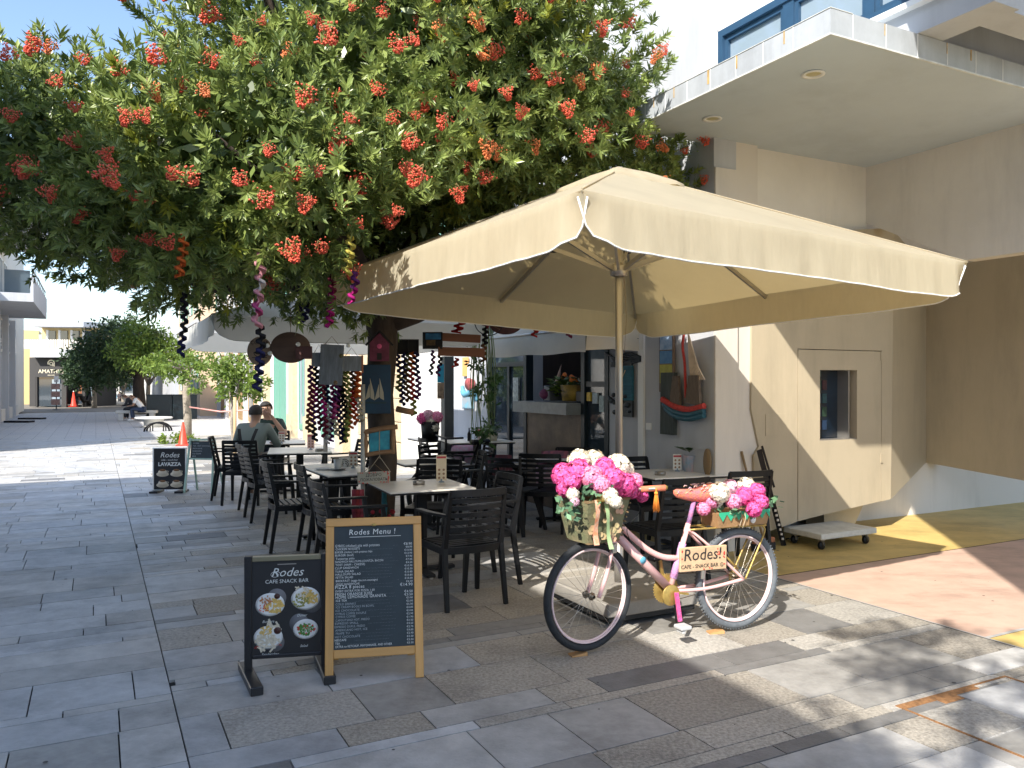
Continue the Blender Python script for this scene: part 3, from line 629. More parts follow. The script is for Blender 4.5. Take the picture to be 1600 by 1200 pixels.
# ------------------------------------------------------------------ trees along the street
def crown_np(ells, n, size, seed, tone_bias=0.0, shell=.45, droop=.3, aspect=.45):
    r = np.random.RandomState(seed); Vs = []; T = []
    vol = np.array([e[1][0] * e[1][1] + e[1][1] * e[1][2] + e[1][0] * e[1][2] for e in ells]); vol = vol / vol.sum()
    for (c, rad), w in zip(ells, vol):
        k = int(n * w); nc = max(6, k // 22)
        d = r.normal(size=(nc, 3)); d /= np.linalg.norm(d, axis=1)[:, None]
        q = (shell + (1 - shell) * r.rand(nc, 1) ** .6); cen = d * q * np.array(rad) + np.array(c)
        idx = r.randint(0, nc, k); pos = cen[idx] + r.normal(size=(k, 3)) * np.array(rad).mean() * .13
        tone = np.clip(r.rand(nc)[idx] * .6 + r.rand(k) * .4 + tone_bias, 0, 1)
        a = r.normal(size=(k, 3)) + d[idx] * .8; a[:, 2] -= droop; a /= np.linalg.norm(a, axis=1)[:, None]
        b_ = np.cross(a, r.normal(size=(k, 3))); b_ /= np.linalg.norm(b_, axis=1)[:, None]
        s_ = size * (.7 + .6 * r.rand(k, 1))
        Vs.append(np.stack([pos, pos + a * s_ * .5 + b_ * s_ * aspect * .5, pos + a * s_, pos + a * s_ * .5 - b_ * s_ * aspect * .5], 1).reshape(-1, 3)); T.append(tone)
    V = np.concatenate(Vs); F = np.arange(len(V)).reshape(-1, 4); return V, F, np.concatenate(T)
LEAF = mat('leaf_light_green', (.13, .21, .035), .5, trans=.35, tone=True)
LEAFD = mat('leaf_dark_green', (.035, .07, .025), .55, trans=.25, tone=True)
BARK = mat('grey_bark', (.3, .26, .21), .9, var=.35, vscale=18, bump=.6, bscale=25)
BARKD = mat('dark_bark', (.075, .055, .042), .9, var=.4, vscale=12, bump=.8, bscale=22, stretch=(1, 1, .35))
def street_tree(name, base, ells, n, size, label, leaf, bark, tr=.11, fork=2.0, seed=1, tb=0.0, group=None, branches=5):
    e = empty(name, base, 0, label, 'tree', group); rr = random.Random(seed)
    b = MB(); b.tube([(0, 0, -.1), (.02, 0, fork * .35), (-.03, .02, fork * .7), (0, 0, fork)], [tr * 1.25, tr, tr * .9, tr * .85], 10); b.build('trunk', bark, e)
    for k in range(branches):
        c, rad = ells[k % len(ells)]; a = rr.uniform(0, 6.28); tip = Vector(c) - Vector(base) + Vector((math.cos(a) * rad[0] * .7, math.sin(a) * rad[1] * .7, rr.uniform(-.1, .6) * rad[2]))
        mid = Vector((tip.x * .35, tip.y * .35, fork + (tip.z - fork) * .5)); b = MB(); b.tube([(0, 0, fork - .1), mid, tip], [tr * .7, tr * .42, tr * .12], 7); b.build('branch', bark, e)
    V, F, T = crown_np(ells, n, size, seed, tb); V = V - np.array(base)
    link('crown', np_mesh('crown', V, F, leaf, T), e); return e
def ell(px, py, d, rx, ry, rz): q = at(px, py, d); return ((q.x, q.y, q.z), (rx, ry, rz))
def base(px, py, z=0.0): q = gp(px, py, z); return (q.x, q.y, z)
street_tree('small_tree', base(364, 737), [ell(372, 598, 14.9, .48, .48, .36), ell(352, 588, 14.8, .3, .3, .22), ell(398, 606, 15, .3, .3, .22), ell(372, 575, 15, .3, .3, .25)], 2600, .085, 'small bright green young tree tied to a wooden stake', LEAF, BARK, .035, 1.25, 3, .1)
street_tree('pruned_tree', base(292, 688), [ell(280, 575, 21, .75, .7, .3), ell(330, 565, 21, .7, .7, .25), ell(305, 598, 20.6, .3, .3, .2), ell(250, 570, 21, .5, .5, .25)], 1700, .11, 'pale trunked pruned tree with thin foliage behind the red cone', LEAF, BARK, .11, 1.9, 4, .0, branches=8)
street_tree('broad_tree', base(232, 655), [ell(235, 555, 34, 1.5, 1.4, .8), ell(200, 548, 34, .9, .9, .55), ell(262, 548, 34, 1.0, 1, .7), ell(225, 525, 34, 1.0, 1, .6), ell(262, 568, 33.5, .8, .8, .5)], 6500, .16, 'broad light green tree with a pale trunk over the bench sitters', LEAF, BARK, .1, 1.6, 5, .05)
street_tree('dark_trunk_tree', base(217, 647), [ell(185, 540, 40, 1.9, 1.5, 1.2), ell(165, 560, 40, 1.5, 1.4, 1.1), ell(195, 520, 42, 1.1, 1, .9)], 6500, .2, 'tall dark green tree with a thick dark trunk behind the broad light tree', LEAFD, BARKD, .3, 2.0, 6, .15)
street_tree('dark_tree', base(147, 636), [ell(147, 568, 52, 2.1, 1.8, 1.3), ell(128, 572, 52, 1.0, 1, .9), ell(150, 590, 52, 1.8, 1.6, .7)], 5200, .26, 'dark green rounded tree by the left shop fronts', LEAFD, BARK, .14, 2.0, 7, .1, 'dark street trees')
street_tree('dark_tree', (-33.5, 66, -.3), [((-33.3, 66, 3.2), (2.0, 2, 1.5)), ((-32, 66, 3.9), (1.6, 1.6, 1.2)), ((-35, 66, 2.9), (1.4, 1.4, 1.1))], 4600, .3, 'dark green tree second in the row by the left shop fronts', LEAFD, BARK, .15, 1.6, 8, .15, 'dark street trees')
street_tree('dark_tree', (-40.5, 84, -.8), [((-40.5, 84, 3.2), (2.4, 2.4, 1.9)), ((-39, 84, 4.2), (1.6, 1.6, 1.3))], 3600, .36, 'farthest dark green tree at the end of the left row', LEAFD, BARK, .2, 1.6, 9, .1, 'dark street trees')
street_tree('dark_tree', (-37.6, 74, -.5), [((-37.6, 74, 5.0), (2.0, 2, 1.6)), ((-36.6, 74, 3.6), (1.6, 1.6, 1.3))], 3600, .32, 'taller dark green tree third in the row by the left shop fronts', LEAFD, BARK, .2, 2, 10, .2, 'dark street trees')
# low shrubs round the pruned tree
V, F, T = crown_np([((gp(272, 693).x, gp(272, 693).y, .12), (.35, .3, .16)), ((gp(295, 692).x, 21.3, .1), (.3, .2, .14))], 500, .1, 12, .2)
tag(link('low_shrub', np_mesh('low_shrub', V, F, LEAF, T)), 'low yellow green plants round the foot of the pruned tree', 'shrub')
stk = MB(); bs = gp(367, 739); stk.tube([(0, 0, 0), (.0, .0, 1.35)], .03, 6); o = stk.build('wooden_stake', mat('pale_stake', (.5, .36, .2), .8), None, bs); tag(o, 'pale wooden stake standing beside the small young tree', 'stake')

# utility box, planter, walls round trees
o = MB(); 
e = empty('dark_container', gp(262, 655), TH, 'dark teal cabinets standing in a row by the pale house fronts', 'cabinet')
for k in range(2):
    b = MB(); b.bbox(-.85 + k * 1.02, .15 + k * 1.02, -.3, .3, 0, 1.05, .01); b.build('cabinet_box', M['teal_frame'], e)
    b = MB(); b.box(-.87 + k * 1.02, .17 + k * 1.02, -.32, .32, 1.05, 1.08); b.build('lid', M['teal_frame'], e)
# bench arcs / bicycle rack
rk = empty('bicycle_rack', gp(245, 674), TH, 'black arched bicycle rack beside the low white planter', 'bicycle rack')
for dx in (0, .22):
    b = MB(); b.tube([(dx * .4 + .38 * -math.cos(t), dx, .28 * math.sin(t)) for t in [math.pi * k / 12 for k in range(13)]], .03, 8); b.tube([(dx * .4 - .2, dx, 0), (dx * .4 - .2, dx, .24)], .02, 6); b.tube([(dx * .4 + .2, dx, 0), (dx * .4 + .2, dx, .24)], .02, 6); b.build('hoop', M['black'], rk)
pl = empty('round_bench', gp(240, 667), 0, 'low round white bench beside the bicycle rack', 'bench')
b = MB(); b.lathe([(.001, .36), (.62, .36), (.65, .33), (.62, .3), (.001, .3)], 28); b.build('seat', M['white'], pl)
b = MB(); b.lathe([(.35, .3), (.32, 0)], 20); b.build('leg', M['pale_wall'], pl)
# traffic cone, near and far
def cone(px, py, h, label, m=M.get('x')):
    e = empty('traffic_cone', gp(px, py), 10, label, 'traffic cone', None)
    b = MB(); b.lathe([(h * .2, .03), (h * .18, .05), (h * .03, h), (.0, h + .005)], 20); b.build('cone_body', mat('cone_red', (.85, .06, .03), .45), e)
    b = MB(); b.bbox(-h * .25, h * .25, -h * .25, h * .25, 0, .03, .01); b.build('base', mat('cone_red', (.85, .06, .03), .45), e)
    b = MB(); b.lathe([(h * .035, h * .97), (h * .045, h * 1.02), (.0, h * 1.04)], 10); b.build('bag', M['white'], e); return e
cone(286, 696, .62, 'bright red traffic cone standing behind the small green chalkboard')
cone(115, 635, 1.0, 'small distant orange cone by the left shop fronts')
# newspaper stand by the corner shop
ns = empty('postcard_stand', gp(88, 640.5), 20, 'white wire postcard stand outside the charcoal corner shop', 'display stand')
b = MB(); b.tube([(0, 0, 0), (0, 0, 1.75)], .03, 6); b.lathe([(.25, 0), (.25, .04), (.001, .04)], 10); b.build('pole', M['metal_grey'], ns)
for j, z_ in enumerate((.3, .75, 1.2)):
    for k in range(4):
        b = MB(); a = R(90 * k); x, y = .22 * math.cos(a), .22 * math.sin(a); b.box(x - .2 * abs(math.sin(a)) - .02, x + .2 * abs(math.sin(a)) + .02, y - .2 * abs(math.cos(a)) - .02, y + .2 * abs(math.cos(a)) + .02, z_, z_ + .33)
        b.build('card_rack', mat('card_rack_%d' % (k % 2), ((.7, .7, .66), (.4, .25, .22))[k % 2], .6, var=.5, vscale=14), ns)
b = MB(); b.bbox(-.12, .12, -.02, .02, 1.6, 1.95, .01); b.build('sign', M['white'], ns)
for (px, py, lab) in ((50, 655, 'flat black sign foot on the paving in front of the white block'), (30, 660, 'second flat black sign foot nearer the frame edge by the white block')):
    b = MB(); b.bbox(-.5, .5, -.22, .22, 0, .07, .01); o = b.build('sign_foot', M['black'], None, gp(px, py)); tag(o, lab, 'sign base')
# parked scooter, far left
sc_ = empty('parked_scooter', gp(128, 634.5), 70, 'dark motor scooter parked by the far left shop fronts', 'scooter')
b = MB(); b.tube([(-.7, 0, .3), (-.6, 0, .75), (-.1, 0, .72), (.1, 0, .35), (.45, 0, .35), (.62, 0, .95)], [.12, .16, .14, .13, .13, .09], 8); b.build('body', M['black'], sc_)
for x in (-.55, .72):
    b = MB(); b.lathe([(.12, -.05), (.24, -.06), (.27, 0), (.24, .06), (.12, .05)], 14, c=(x, 0, .27), axis='y'); b.build('wheel', M['black'], sc_)
b = MB(); b.tube([(.6, -.3, 1.05), (.6, .3, 1.05)], .025, 6); b.build('handlebar', M['black'], sc_); b = MB(); b.prism([(.7, .6), (.78, .62), (.66, 1.35), (.6, 1.3)], -.18, .18); b.build('windscreen', M['glass_pale'], sc_)
# barrier tape between trees
b = MB(); a1, a2 = at(296, 636, 20.2), at(400, 640, 17.5); b.tube([a1, (a1 + a2) / 2 - Vector((0, 0, .08)), a2], .018, 4); o = b.build('barrier_tape', mat('tape', (.75, .35, .3), .5)); tag(o, 'thin red and white barrier tape strung between the street trees', 'barrier tape')
# ------------------------------------------------------------------ the big pepper tree over the tables
TB = Vector((-1.22, 7.5, 0))
mt = empty('berry_tree', TB, 0, 'large spreading evergreen tree full of coral red berry clusters standing among the café tables', 'tree')
def L(*q): return Vector(q) - TB
b = MB()
b.tube([L(-1.2, 7.5, -.05), L(-1.24, 7.5, .35), L(-1.2, 7.52, .9), L(-1.23, 7.5, 1.5), L(-1.2, 7.5, 2.0), L(-1.24, 7.5, 2.45), L(-1.3, 7.45, 2.9)], [.17, .145, .13, .125, .14, .16, .12], 14); b.build('trunk', BARKD, mt)
LIMBS = [([(-1.2, 7.5, 2.15), (-.9, 7.55, 2.25), (-.55, 7.6, 2.42), (-.1, 7.7, 2.62), (.4, 7.9, 3.1), (.8, 8.0, 3.9)], [.1, .085, .075, .065, .05, .02]),
         ([(-1.2, 7.5, 2.3), (-.9, 7.5, 2.9), (-.5, 7.4, 3.7), (-.2, 7.3, 4.8)], [.11, .09, .07, .03]),
         ([(-1.3, 7.5, 2.3), (-1.8, 7.3, 2.8), (-2.6, 7.0, 3.2), (-3.6, 6.7, 3.5), (-4.4, 6.5, 3.6)], [.11, .09, .07, .05, .02]),
         ([(-1.3, 7.45, 2.5), (-1.5, 7.0, 3.2), (-1.7, 6.3, 4.0), (-1.8, 5.6, 4.6)], [.1, .08, .06, .02]),
         ([(-1.25, 7.5, 2.5), (-1.6, 8.1, 3.2), (-2.0, 8.8, 3.9)], [.09, .07, .03]),
         ([(-1.2, 7.4, 2.3), (-1.3, 6.7, 2.7), (-1.7, 5.8, 3.0), (-1.9, 5.1, 3.2)], [.08, .06, .045, .015]),
         ([(-.55, 7.6, 2.42), (-.2, 7.5, 2.4), (.1, 7.6, 2.45), (.6, 7.9, 2.9)], [.05, .035, .03, .012]),
         ([(-1.3, 7.3, 2.3), (-1.9, 6.9, 2.45), (-2.5, 6.8, 2.4), (-3.2, 6.7, 2.6)], [.05, .04, .03, .012])]
for pts_, rr_ in LIMBS:
    b = MB(); b.tube([L(*q) for q in pts_], rr_, 9); b.build('branch', BARKD, mt)

BIG = mat('evergreen_leaf', (.19, .26, .07), .34, trans=.25, tone=True, spec=.5)
YEL = mat('yellowing_leaf', (.26, .3, .04), .45, trans=.35, tone=True)
rn = np.random.RandomState(3)
def leafquads(n_leaf, L0=.07, spread=(28, 78), jitter=.3):
    """one sprig: leaflets fanning round an axis +Z, returns (n,4..) vertices of folded leaves"""
    V = []
    for i in range(n_leaf):
        az = i * 2.399 + rn.uniform(-.3, .3); t = i / n_leaf; el = R(rn.uniform(*spread)) * (.55 + .6 * (1 - t))
        base_ = np.array([0, 0, t * .07 - .05]); d = np.array([math.cos(az) * math.sin(el), math.sin(az) * math.sin(el), math.cos(el)])
        side = np.cross(d, [0, 0, 1.0]); side /= np.linalg.norm(side) + 1e-6; nrm = np.cross(side, d); ln = L0 * rn.uniform(.75, 1.2); w = ln * rn.uniform(.14, .19)
        m1 = base_ + d * ln * .45 - nrm * .006; tip = base_ + d * ln - nrm * ln * .12
        V.append([base_, m1 + side * w + nrm * w * .35, tip, m1]); V.append([base_, m1, tip, m1 - side * w + nrm * w * .35])
    return np.array(V)      # (2n,4,3)
SPR = [leafquads(rn.randint(15, 22)) for _ in range(7)]
ELLS = [((-1.15, 7.0, 4.2), (1.7, 2.0, 1.75)), ((-3.4, 6.6, 3.4), (1.6, 1.5, .66)), ((-.1, 7.25, 4.3), (1.25, 1.4, 1.5)), ((-1.7, 5.45, 3.0), (1.2, .85, .75)),
        ((1.25, 8.1, 3.75), (.75, .6, .5)), ((-1.2, 6.6, 2.95), (1.2, 1.3, .7)), ((-4.7, 6.7, 3.7), (1.0, 1.2, .55)), ((.3, 8.2, 3.3), (1.0, .8, .55)), ((-2.35, 5.7, 2.8), (.8, .75, .45)), ((.9, 8.0, 4.35), (.5, .5, .55)), ((-2.6, 7.6, 2.9), (1.6, 1.2, .55))]
UC = Vector((.783, 5.9, 0))
def inside_umbrella(P):      # keep foliage out of the parasol
    u = np.array([math.cos(R(32.5)), math.sin(R(32.5))]); v = np.array([-u[1], u[0]]); q = P[:, :2] - np.array([UC.x, UC.y])
    a, c = np.abs(q @ u), np.abs(q @ v); r_ = np.maximum(a / 1.72, c / 1.75)
    return (r_ < 1.04) & (P[:, 2] < 3.45 - .75 * r_) & (P[:, 2] > 1.9)
clumps = []
for c, rad in ELLS:
    area = (rad[0] * rad[1] + rad[1] * rad[2] + rad[0] * rad[2]) / 3 * 12.6
    k = int(area * 18)
    d = rn.normal(size=(k, 3)); d /= np.linalg.norm(d, axis=1)[:, None]
    # lumpy shell so clumps stand proud and leave hollows
    lump = 1 + .12 * np.sin(d[:, 0] * 7 + c[0]) * np.cos(d[:, 1] * 6 + d[:, 2] * 5) + .06 * np.sin(d[:, 2] * 13)
    q = (.62 + .42 * rn.rand(k) ** .5) * lump
    clumps.append(np.concatenate([d * q[:, None] * np.array(rad) + np.array(c), d, q[:, None]], 1))
clumps = np.concatenate(clumps)
Vall, Tall, MI = [], [], []
CH = []
for cl in clumps:
    cen, d, q = cl[:3], cl[3:6], cl[6]
    if cen[2] < 1.98: continue
    nsp = rn.randint(5, 9); base_t = rn.rand()
    yel = rn.rand() < .02
    for _ in range(nsp):
        p = cen + rn.normal(size=3) * .11
        if p[2] < 2.0: continue
        ax = d * .9 + np.array([0, -.12, .55 if d[2] > -.3 else -.25]) + rn.normal(size=3) * .35; ax /= np.linalg.norm(ax)
        x = np.cross(ax, rn.normal(size=3)); x /= np.linalg.norm(x); y = np.cross(ax, x); Rm = np.stack([x, y, ax], 0)
        sp = SPR[rn.randint(7)]; V = (sp.reshape(-1, 3) * rn.uniform(.85, 1.2)) @ Rm + p
        Vall.append(V); n4 = len(V) // 4; Tall.append(np.clip(base_t * .5 + .15 + rn.rand(n4 // 2).repeat(2) * .4, 0, 1)); MI.append(np.full(n4, 1 if yel else 0)); 
    CH.append(cl)
V = np.concatenate(Vall); T = np.concatenate(Tall); I = np.concatenate(MI)
Q = V.reshape(-1, 4, 3); keep = ~inside_umbrella(Q.mean(1)); Q = Q[keep]; T = T[keep]; I = I[keep]
# the crown's inner mass: fewer, larger leaves fill the depth, inner shade put into a darker tone
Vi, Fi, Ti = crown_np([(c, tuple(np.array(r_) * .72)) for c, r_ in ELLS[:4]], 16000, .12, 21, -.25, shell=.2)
Qi = Vi.reshape(-1, 4, 3); k2 = ~inside_umbrella(Qi.mean(1)); Qi = Qi[k2]; Ti = Ti[k2]
Q = np.concatenate([Q, Qi]); T = np.concatenate([T, Ti]); I = np.concatenate([I, np.zeros(len(Qi))])
V = Q.reshape(-1, 3) - np.array(TB)
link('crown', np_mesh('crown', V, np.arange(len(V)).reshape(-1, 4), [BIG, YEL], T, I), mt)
# berry clusters: a few shapes, many placements
def berry_mesh(seed, n, ln, wd):
    r = random.Random(seed); b = MB()
    for _ in range(n):
        t = r.random(); a = r.uniform(0, 6.28); rr = wd * (1 - t * .75) * r.random() ** .5
        c = Vector((rr * math.cos(a), rr * math.sin(a), -t * ln)); s_ = .0066 * r.uniform(.8, 1.2)
        vs = [c + Vector(q) * s_ for q in ((1, 0, 0), (-1, 0, 0), (0, 1, 0), (0, -1, 0), (0, 0, 1), (0, 0, -1))]
        b.add(vs, [(0, 2, 4), (2, 1, 4), (1, 3, 4), (3, 0, 4), (2, 0, 5), (1, 2, 5), (3, 1, 5), (0, 3, 5)], 0, True)
    for k in range(5):
        a = k * 1.25; b.tube([(0, 0, .03), (math.cos(a) * wd * .6, math.sin(a) * wd * .6, -ln * .5)], .0015, 3, 1, cap=False)
    return b
BER = [mat('berry_coral', (.78, .13, .07), .4, var=.3, vscale=60), mat('berry_orange', (.8, .24, .08), .42, var=.3, vscale=60), mat('berry_stalk', (.35, .25, .1), .7), mat('berry_gold', (.65, .42, .05), .5, var=.2, vscale=60)]
BM = [berry_mesh(1, 150, .1, .07).mesh('berry_cluster', [BER[0], BER[2]]), berry_mesh(2, 110, .075, .075).mesh('berry_cluster', [BER[0], BER[2]]), berry_mesh(3, 120, .11, .06).mesh('berry_cluster', [BER[1], BER[2]]), berry_mesh(4, 80, .07, .055).mesh('berry_cluster', [BER[0], BER[2]]), berry_mesh(5, 80, .09, .05).mesh('berry_cluster', [BER[3], BER[2]])]
CH = np.array(CH); P_ = CH[:, :3]; ex = np.round(np.stack([P_[:, 0] / P_[:, 1], (P_[:, 2] - EYE) / P_[:, 1]], 1) * 28).astype(int)
cells = {}
for i in range(len(CH)):      # outermost clump of every direction bears fruit
    k = tuple(ex[i]); dd = P_[i, 1]
    if k not in cells or dd < P_[cells[k], 1]: cells[k] = i
nb_ = 0; keys = sorted(cells); rn.shuffle(keys)
for k in keys:
    i = cells[tuple(k)]; cen, d = CH[i][:3], CH[i][3:6]
    px_ = 800 + F_PX * cen[0] / cen[1]; py_ = HOR - F_PX * (cen[2] - EYE) / cen[1]
    if not (-30 < px_ < 1130 and -40 < py_ < 470) or cen[2] < 2.3 or (px_ < 420 and py_ > 300 and rn.rand() < .75) or rn.rand() < .12: continue
    p = cen + np.array([rn.uniform(-.08, .08), -.17, rn.uniform(-.05, .08)])
    if inside_umbrella(p[None])[0]: continue
    o = link('berry_cluster', BM[rn.choice(5, p=[.36, .24, .22, .14, .04])], mt, Vector(p) - TB, (rn.uniform(-.7, .7), rn.uniform(-.7, .7), rn.uniform(0, 6)))
    o.scale = (rn.uniform(.7, 1.35),) * 3; nb_ += 1
    if nb_ >= 290: break

# sparse tree standing behind the camera on the left: only its shadow falls into view
be = empty('shade_tree', (-1.5, -3.7, 0), 0, 'tall loose street tree whose leaf shadow falls on the paving', 'tree')
b = MB(); b.tube([(0, 0, -.1), (.05, .05, 1.5), (.1, .2, 3.2), (.4, .8, 4.6)], [.17, .14, .12, .06], 10); b.build('trunk', BARK, be)
V, F, T = crown_np([((-.6, -1.75, 6.0), (.9, .8, .35)), ((.1, -1.9, 5.6), (.5, .4, .3)), ((-1.1, -2.7, 6.2), (.7, .7, .4)), ((-.2, -1.2, 5.8), (.35, .35, .25))], 620, .15, 33, 0)
link('crown', np_mesh('crown', V - np.array((-1.5, -3.7, 0)), F, LEAF, T), be)
for q in ((.9, 1.9, 6.0), (1.5, 1.8, 5.6), (.4, 1.0, 6.2), (1.2, 2.4, 5.8)):
    b = MB(); b.tube([(.3, .6, 4.3), ((q[0] + .3) / 2, (q[1] + .6) / 2, 5.2), q], [.05, .03, .012], 6); b.build('branch', BARK, be)
# ------------------------------------------------------------------ parasols
CV = mat('cream_canvas', (.62, .565, .42), .75, var=.07, vscale=3, bump=.5, bscale=5, trans=.45, tcol=(.72, .55, .26), grime=(.15, (1.5, 1.5, 1.5)))
VAL = mat('cream_valance_cloth', (.62, .565, .42), .75, var=.07, vscale=3, bump=.3, bscale=3, stretch=(7, 7, 1.6), trans=.4, tcol=(.72, .55, .26), grime=(.18, (1.5, 1.5, 1.5)))
TRIM = mat('white_piping', (.85, .84, .8), .6)
WCV = mat('white_canvas', (.8, .79, .74), .75, var=.06, vscale=3, bump=.2, bscale=9, trans=.45)
def parasol(name, center, angle, half, zc, apex, label, cloth, val=.24, seed=1, sag=(0, 0, 0, 0), base_=True, vent=True, pole_r=.0275, hub_z=None, top_r=.3):
    e = empty(name, (center[0], center[1], 0), angle, label, 'parasol'); rr = random.Random(seed)
    hx, hy = half; cor = [(-hx, -hy), (hx, -hy), (hx, hy), (-hx, hy)]; cz = [zc + s for s in sag]
    N = 24
    # canopy: four fields, each from apex ring to edge; slight sag between ribs
    b = MB(); b.cs = True
    for k in range(4):
        a, c = cor[k], cor[(k + 1) % 4]; za, zb_ = cz[k], cz[(k + 1) % 4]; vs = []; M_ = 8
        for j in range(M_ + 1):
            t = .0 + j / M_
            for i in range(N + 1):
                u = i / N; x = (a[0] + (c[0] - a[0]) * u) * t; y = (a[1] + (c[1] - a[1]) * u) * t; z = apex + (za + (zb_ - za) * u - apex) * t
                w = math.sin(math.pi * ((u * 2) % 1)); z -= .008 * w * t * t + .004 * math.sin(u * 23 + t * 9) * (1 - t)
                vs.append((x, y, z))
        b.add(vs, [(j * (N + 1) + i, (j + 1) * (N + 1) + i, (j + 1) * (N + 1) + i + 1, j * (N + 1) + i + 1) for j in range(M_) for i in range(N)])
    can_ = b.build('canopy', cloth, e)
    for k in range(4):
        b = MB(); q = cor[k]; b.tube([(q[0] * t, q[1] * t, apex + (cz[k] - apex) * t + .004 - .004 * math.sin(23 + t * 9) * 0) for t in [.2 + .8 * i / 8 for i in range(9)]], .005, 5); b.build('seam', cloth, can_)
    # valance flaps: wavy, rounded at the corners
    for k in range(4):
        a, c = Vector(cor[k]), Vector(cor[(k + 1) % 4]); L_ = (c - a).length; dr = (c - a) / L_; nr = Vector((dr.y, -dr.x)); n = 72; H_ = 7; vs = []; edge = []
        for i in range(n + 1):
            u = i / n; x = u * L_; z0 = cz[k] + (cz[(k + 1) % 4] - cz[k]) * u - .008 * math.sin(math.pi * ((u * 2) % 1))
            dend = min(x, L_ - x); r_ = .26
            dep = val * (1 if dend > r_ else math.sin(math.acos(max(0, 1 - (dend / r_))) ) * .92 + .08)
            for j in range(H_ + 1):
                t = j / H_; out = .005 * math.sin(x * 15 + k * 2 + math.sin(x * 4) * 1.5) * t + .003 * math.sin(x * 34 + 1) * t + .015 * t - (.05 * t if dend < .12 else 0)
                hem = j == 0; t = max(0, (j - 1) / (H_ - 1)); q = a + dr * x + nr * (0 if hem else out * (t > 0) + .001); vs.append((q.x, q.y, z0 + (0 if hem else -.002) - (dep + .005) * t + .002 * math.sin(x * 7) * t))
            edge.append(vs[-1])
        b = MB(); b.cs = True; b.add(vs, [(i * (H_ + 1) + j, i * (H_ + 1) + j + 1, (i + 1) * (H_ + 1) + j + 1, (i + 1) * (H_ + 1) + j) for i in range(n) for j in range(H_)])
        v_ = b.build('valance', VAL if cloth is CV else cloth, e)
        b = MB(); b.tube(edge, .005, 5, smooth=True); b.build('piping', TRIM, v_)
    if vent:
        b = MB(); b.cs = True; vs = []; q = .2
        rim = []
        for i in range(33):
            t = i / 32 * 4; k = int(t) % 4; u = t - int(t); a, c = cor[k], cor[(k + 1) % 4]
            x = (a[0] + (c[0] - a[0]) * u) * q; y = (a[1] + (c[1] - a[1]) * u) * q; rim.append((x, y, apex - (apex - zc) * q + .03 - .01 * abs(math.sin(u * math.pi)) + .012 * math.sin(i * 2.1)))
        vs = [(0, 0, apex + .025)] + [(x * .5, y * .5, (z + apex + .025) / 2 + .01) for x, y, z in rim] + rim + [(x * 1.03, y * 1.03, z - .03) for x, y, z in rim]
        m = len(rim); fs = [(0, 1 + i, 2 + i) for i in range(m - 1)]
        for r0 in (1, 1 + m): fs += [(r0 + i, r0 + m + i, r0 + m + i + 1, r0 + i + 1) for i in range(m - 1)]
        b.add(vs, fs); b.build('vent_cap', cloth, e)
    hz = hub_z or zc + .0
    b = MB(); b.tube([(0, 0, .05), (0, 0, apex + .02)], pole_r, 14); b.tube([(0, 0, 1.05), (0, 0, 1.08)], pole_r + .003, 14); b.build('pole', M['alu'], e)
    b = MB(); b.lathe([(.035, -.05), (.065, -.04), (.065, .02), (.05, .04), (.035, .05)], 12, c=(0, 0, hz)); b.build('hub', M['alu'], e)
    b = MB(); b.lathe([(.035, -.03), (.06, -.03), (.06, .02), (.03, .03)], 12, c=(0, 0, apex - .06)); b.build('top_hub', M['alu'], e)
    ends = [(cor[k], cz[k]) for k in range(4)] + [(((cor[k][0] + cor[(k + 1) % 4][0]) / 2, (cor[k][1] + cor[(k + 1) % 4][1]) / 2), (cz[k] + cz[(k + 1) % 4]) / 2) for k in range(4)]
    for i, (q, z) in enumerate(ends):
        en = Vector((q[0] * .99, q[1] * .99, z - .03)); st_ = Vector((0, 0, apex - .06)); dv = en - st_
        b = MB(); b.bar(st_ + dv * .03, en, .02, .032); rb = b.build('rib', M['alu'], e)
        md = st_ + dv * (.42 if i < 4 else .5); md.z -= .02
        b = MB(); b.bar(Vector((0, 0, hz)) + Vector((q[0], q[1], 0)).normalized() * .05, md, .018, .03); b.build('strut', M['alu'], rb)
        b = MB(); b.bbox(md.x - .025, md.x + .025, md.y - .025, md.y + .025, md.z - .03, md.z + .03, .006); b.build('joint', M['black_matt'], rb)
    b = MB(); b.tube([(.03, -.02, hz - .04), (.045, -.03, hz - .35), (.03, -.025, hz - .6)], .002, 4); b.build('pull_cord', mat('cord', (.25, .15, .06), .8), e)
    return e
up = parasol('cream_parasol', (.783, 5.9), 32.5, (1.611, 1.658), 2.433, 3.17, 'large square cream parasol with a scalloped valance opened over the café tables', CV, sag=(.055, -.015, -.13, .02), hub_z=2.44)
wp = parasol('white_parasol', (-2.36, 10.2), TH, (1.55, 1.55), 2.3, 2.85, 'large white parasol half hidden behind the berry tree', WCV, val=.25, seed=4)
# its concrete and steel foot slab
fb = empty('parasol_base', (.79, 5.78, 0), 27.3, 'low grey concrete parasol base block behind the pink bicycle', 'parasol base')
b = MB(); b.bbox(-.375, .375, -.375, .375, .07, .16, .008); b.build('concrete_slab', mat('base_concrete', (.3, .28, .25), .8, var=.15, vscale=8, bump=.3, bscale=80), fb)
b = MB(); b.bbox(-.36, .36, -.36, .36, .035, .07, .004); b.build('steel_tray', M['black_matt'], fb)
for x in (-.28, .28):
    for y in (-.28, .28):
        b = MB(); b.lathe([(.001, -.018), (.034, -.014), (.036, 0), (.034, .014), (.001, .018)], 12, c=(x, y, .036), axis='y'); b.build('caster', M['black'], fb)
b = MB(); b.tube([(.049, .11, .16), (.049, .11, .45)], .034, 12); b.build('pole_socket', M['alu'], fb)
